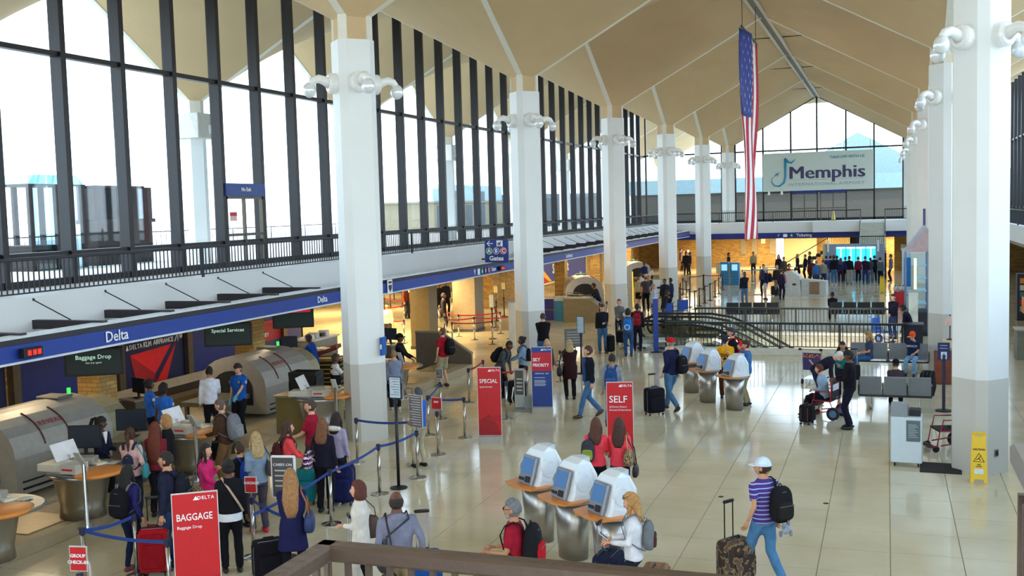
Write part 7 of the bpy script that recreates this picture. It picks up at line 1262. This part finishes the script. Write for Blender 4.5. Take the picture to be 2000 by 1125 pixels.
e = E('bell_lamp', (2.70, 52.46, 0)); e.location = (1.71, 32.59, 1.25); tag(e, 'pale pink bell shaped lamp standing on the podium box', 'lamp'); B().lathe((0, 0, 0), [(.1, 0), (.1, .02), (.015, .04), (.015, .5)], 12).build('stem', dark, e); B().lathe((0, 0, .42), [(.15, 0), (.14, .03), (.07, .24), (.06, .25)], 16).build('shade', M('#d9b2a2', .4), e); B().ell((0, 0, .7), (.02, .02, .03), n=8, m=5).build('finial', dark, e)
# glass display tower with pitched top, between the right columns
e = E('display_tower', (0.87, 37.48, 0), 0); e.location = (1.1, 44.6, 0); tag(e, 'tall glass display tower with a pitched roof at the right columns', 'display case')
for x in (-.42, .38):
    for y in (-.9, .9): B().b2((x, y-.04, 0), (x+.05, y+.04, 3.3)).build('corner_post', M('#6a7a9a', .4, .4), e)
for y in (-.9, .9): B().prism([(-.44, 3.25), (.44, 3.25), (.44, 4.1), (.3, 4.25)], y-.03, y+.03, ax='y').build('gable', M('#a9979a', .5), e)
B().prism([(-.46, 3.25), (-.40, 3.25), (.36, 4.2), (.3, 4.28)], -.95, .95, ax='y').build('roof_panel', M('#9aa2b2', .4, .3), e); B().b2((-.40, -.88, .1), (-.39, .88, 3.2)).build('glass_side', glassmat('case', (.85, .95, .97), .15), e); B().b2((-.38, -.89, .9), (.38, -.88, 3.2)).build('glass_front', glassmat('case', (.85, .95, .97), .15), e)
B().b2((-.4, -.9, 0), (.42, .9, .9)).build('plinth', M('#23222c', .5), e); B().b2((-.1, -.8, 1.8), (.0, -.74, 3.0)).build('light_tube', emis('#ffe9b0', 1.2), e); B().tube([(.3, 0, 4.2), (.3, 0, 4.9)], .05, 6).build('finial', M('#3a4270', .5), e)
for z in (1.2, 1.7, 2.2, 2.7): B().b2((.0, -.8, z), (.36, .8, z+.03)).build('shelf', M('#b9ccd2', .4), e)
e = E('side_partition', (.9, 40.2, 0)); tag(e, 'pale upright partition in front of the glass display tower', 'partition'); B().b2((-.15, -.3, 0), (.15, .3, 2.0)).build('panel', M('#c3ccc4', .5), e); B().b2((-.16, -.31, 2.0), (.16, .31, 2.04)).build('cap', M('#9aa4a0', .5), e)
e = E('candy_machine', (0.61, 55.32, 0), 0); tag(e, 'red vending machine topped with clear globes near the well corner', 'vending machine'); B().b2((-.28, -.25, 0), (.28, .25, .78), bev=.03).build('red_body', M('#b3121f', .4), e)
for x in (-.17, .05, .2): 
    for y in (-.1, .12): g_ = B().ell((x-.03, y, .92), (.11, .11, .14), n=10, m=7).build('globe', M('#aeb4bc', .25, 0, .5, 18.), e, smooth=True); B().cyl((x-.03, y, 1.04), .04, .05, 8).build('lid', M('#2a2a2e', .4), g_)
e = E('rail_cabinet', (.1, 40.6, 0)); tag(e, 'dark box cabinet at the right corner of the escalator well', 'cabinet'); e.location = (.85, 38.3, 0); B().b2((-.3, -.35, 0), (.3, .35, 1.05), bev=.01).build('body', M('#17142a', .5), e); B().b2((-.33, -.38, 1.05), (.33, .38, 1.09)).build('top', M('#3a3a4a', .4), e)
e = E('poster_column', (1.00, 57.53, 0), 0); tag(e, 'white and blue poster panel on the third right columns side', 'poster'); e.location = (1.15, 62.0, 0); B().b2((-.35, -.05, .1), (.3, .05, 2.6)).build('panel', M('#c9d8e2', .5), e); B().b2((-.25, -.06, .5), (.3, -.05, 2.1)).build('blue_field', M('#1e78c0', .5), e); B().b2((-.35, -.08, 0), (.3, .08, .1)).build('foot', M('#b9c3cc', .5), e)
# the shop glimpsed past the nearest right column
e = E('shop_display', (5.34, 49.81, 0), 0); tag(e, 'shop shelf with coloured boxes glimpsed at the right edge', 'shelf'); B().b2((-.1, -.3, 0), (1.4, .3, 2.0)).build('case', M('#26283a', .5), e)
for i in range(5):
    for j in range(5): B().b2((.0+j*.26, -.36, .4+i*.3), (.2+j*.26, -.3, .62+i*.3)).build('product_box', M(['#7fb0a8', '#d9d4c4', '#b3202c', '#e08a2a', '#4a7a96'][(i*2+j) % 5], .5), e)
e = E('shop_counter', (4.08, 37.95, 0), 0); tag(e, 'grey shop counter low at the right edge beside the column', 'counter'); B().b2((-.1, -.4, 0), (1.5, .4, .95)).build('body', M('#7e8076', .5), e); B().b2((-.15, -.45, .95), (1.55, .45, 1.0)).build('top', M('#b0aa9c', .4), e); B().b2((.1, -.3, 1.5), (1.4, .3, 2.0)).build('orange_sign', M('#e07a26', .5), e)
# floor outlet covers
for (x, y), s in (((-2.84, 19.09), 'left'), ((-1.01, 19.09), 'right')): e = E('floor_outlet', (x, y, 0)); tag(e, 'small round dark floor outlet cover, %s one of the two' % s, 'outlet cover', 'floor outlet covers'); B().lathe((0, 0, 0), [(.05, 0), (.05, .004), (.03, .006)], 14).build('cover', M('#3a3a36', .4, .6), e); B().cyl((0, 0, .004), .015, .004, 8).build('screw_cap', dark, e)
# ---------------------------------------------------------------- lamps under the galleries
warm = (1, .80, .52)
DL = {}
def downlight(x, y, z, e_=60, size=(1.2, 1.2), col=warm, where='far hall under the end gallery'):
    f = E('light_panel', (x, y, z)); DL[where] = DL.get(where, 0)+1; tag(f, 'warm lit ceiling panel of the %s' % where, 'ceiling light', 'warm ceiling panels of the '+where); B().b2((-.32, -.32, -.03), (.32, .32, 0)).build('frame', M('#8a8676', .5), f); B().b2((-.28, -.28, -.035), (.28, .28, -.03)).build('diffuser', emis('#ffe0a0', 3.), f)
    point_area('lamp', (x, y, z-.06), size, e_, col)
for y in (13, 18, 23, 28): downlight(-17.6, y, 2.89, 28, where='ticket hall left of the nearest column')
for x, y in ((-19, 37), (-23, 38), (-28, 41), (-19, 42), (-23.5, 45), (-28, 50), (-24, 54), (-33, 46), (-25, 62), (-32, 60), (-26, 71)): downlight(x, y, 2.89, 280, col=(1, .74, .36), where='queue hall')
for y in (52, 58.5, 63, 68, 72.5, 78): downlight(-17.2, y, 2.89, 75, where='ticket bays past the second column')
for x, y in ((-12.5, 86.5), (-9.5, 88), (-6.5, 90), (-6, 95), (-3.5, 89), (.6, 85.6), (-14.5, 83), (-10, 94)): downlight(x, y, 2.6, 170)
for x in (-5.5, -1.5):  # added fill lights, out of view, to brighten the well's beige wall
    f = E('light_panel', (x, 38.1, -.4)); f.rotation_euler = (PI/2, 0, 0); tag(f, 'added unseen lit panel on the near side inside the escalator well, facing the beige wall', 'ceiling light', 'added lights inside the escalator well'); B().b2((-.9, -.15, -.03), (.9, .15, 0)).build('frame', M('#8a8676', .5), f); B().b2((-.85, -.12, -.035), (.85, .12, -.03)).build('diffuser', emis('#fff2d0', 2.), f); point_area('lamp', (x, 38.2, -.5), (2, .4), 130, (1, .93, .8), (math.radians(80), 0, 0))
bpy.data.scenes.remove(TS)
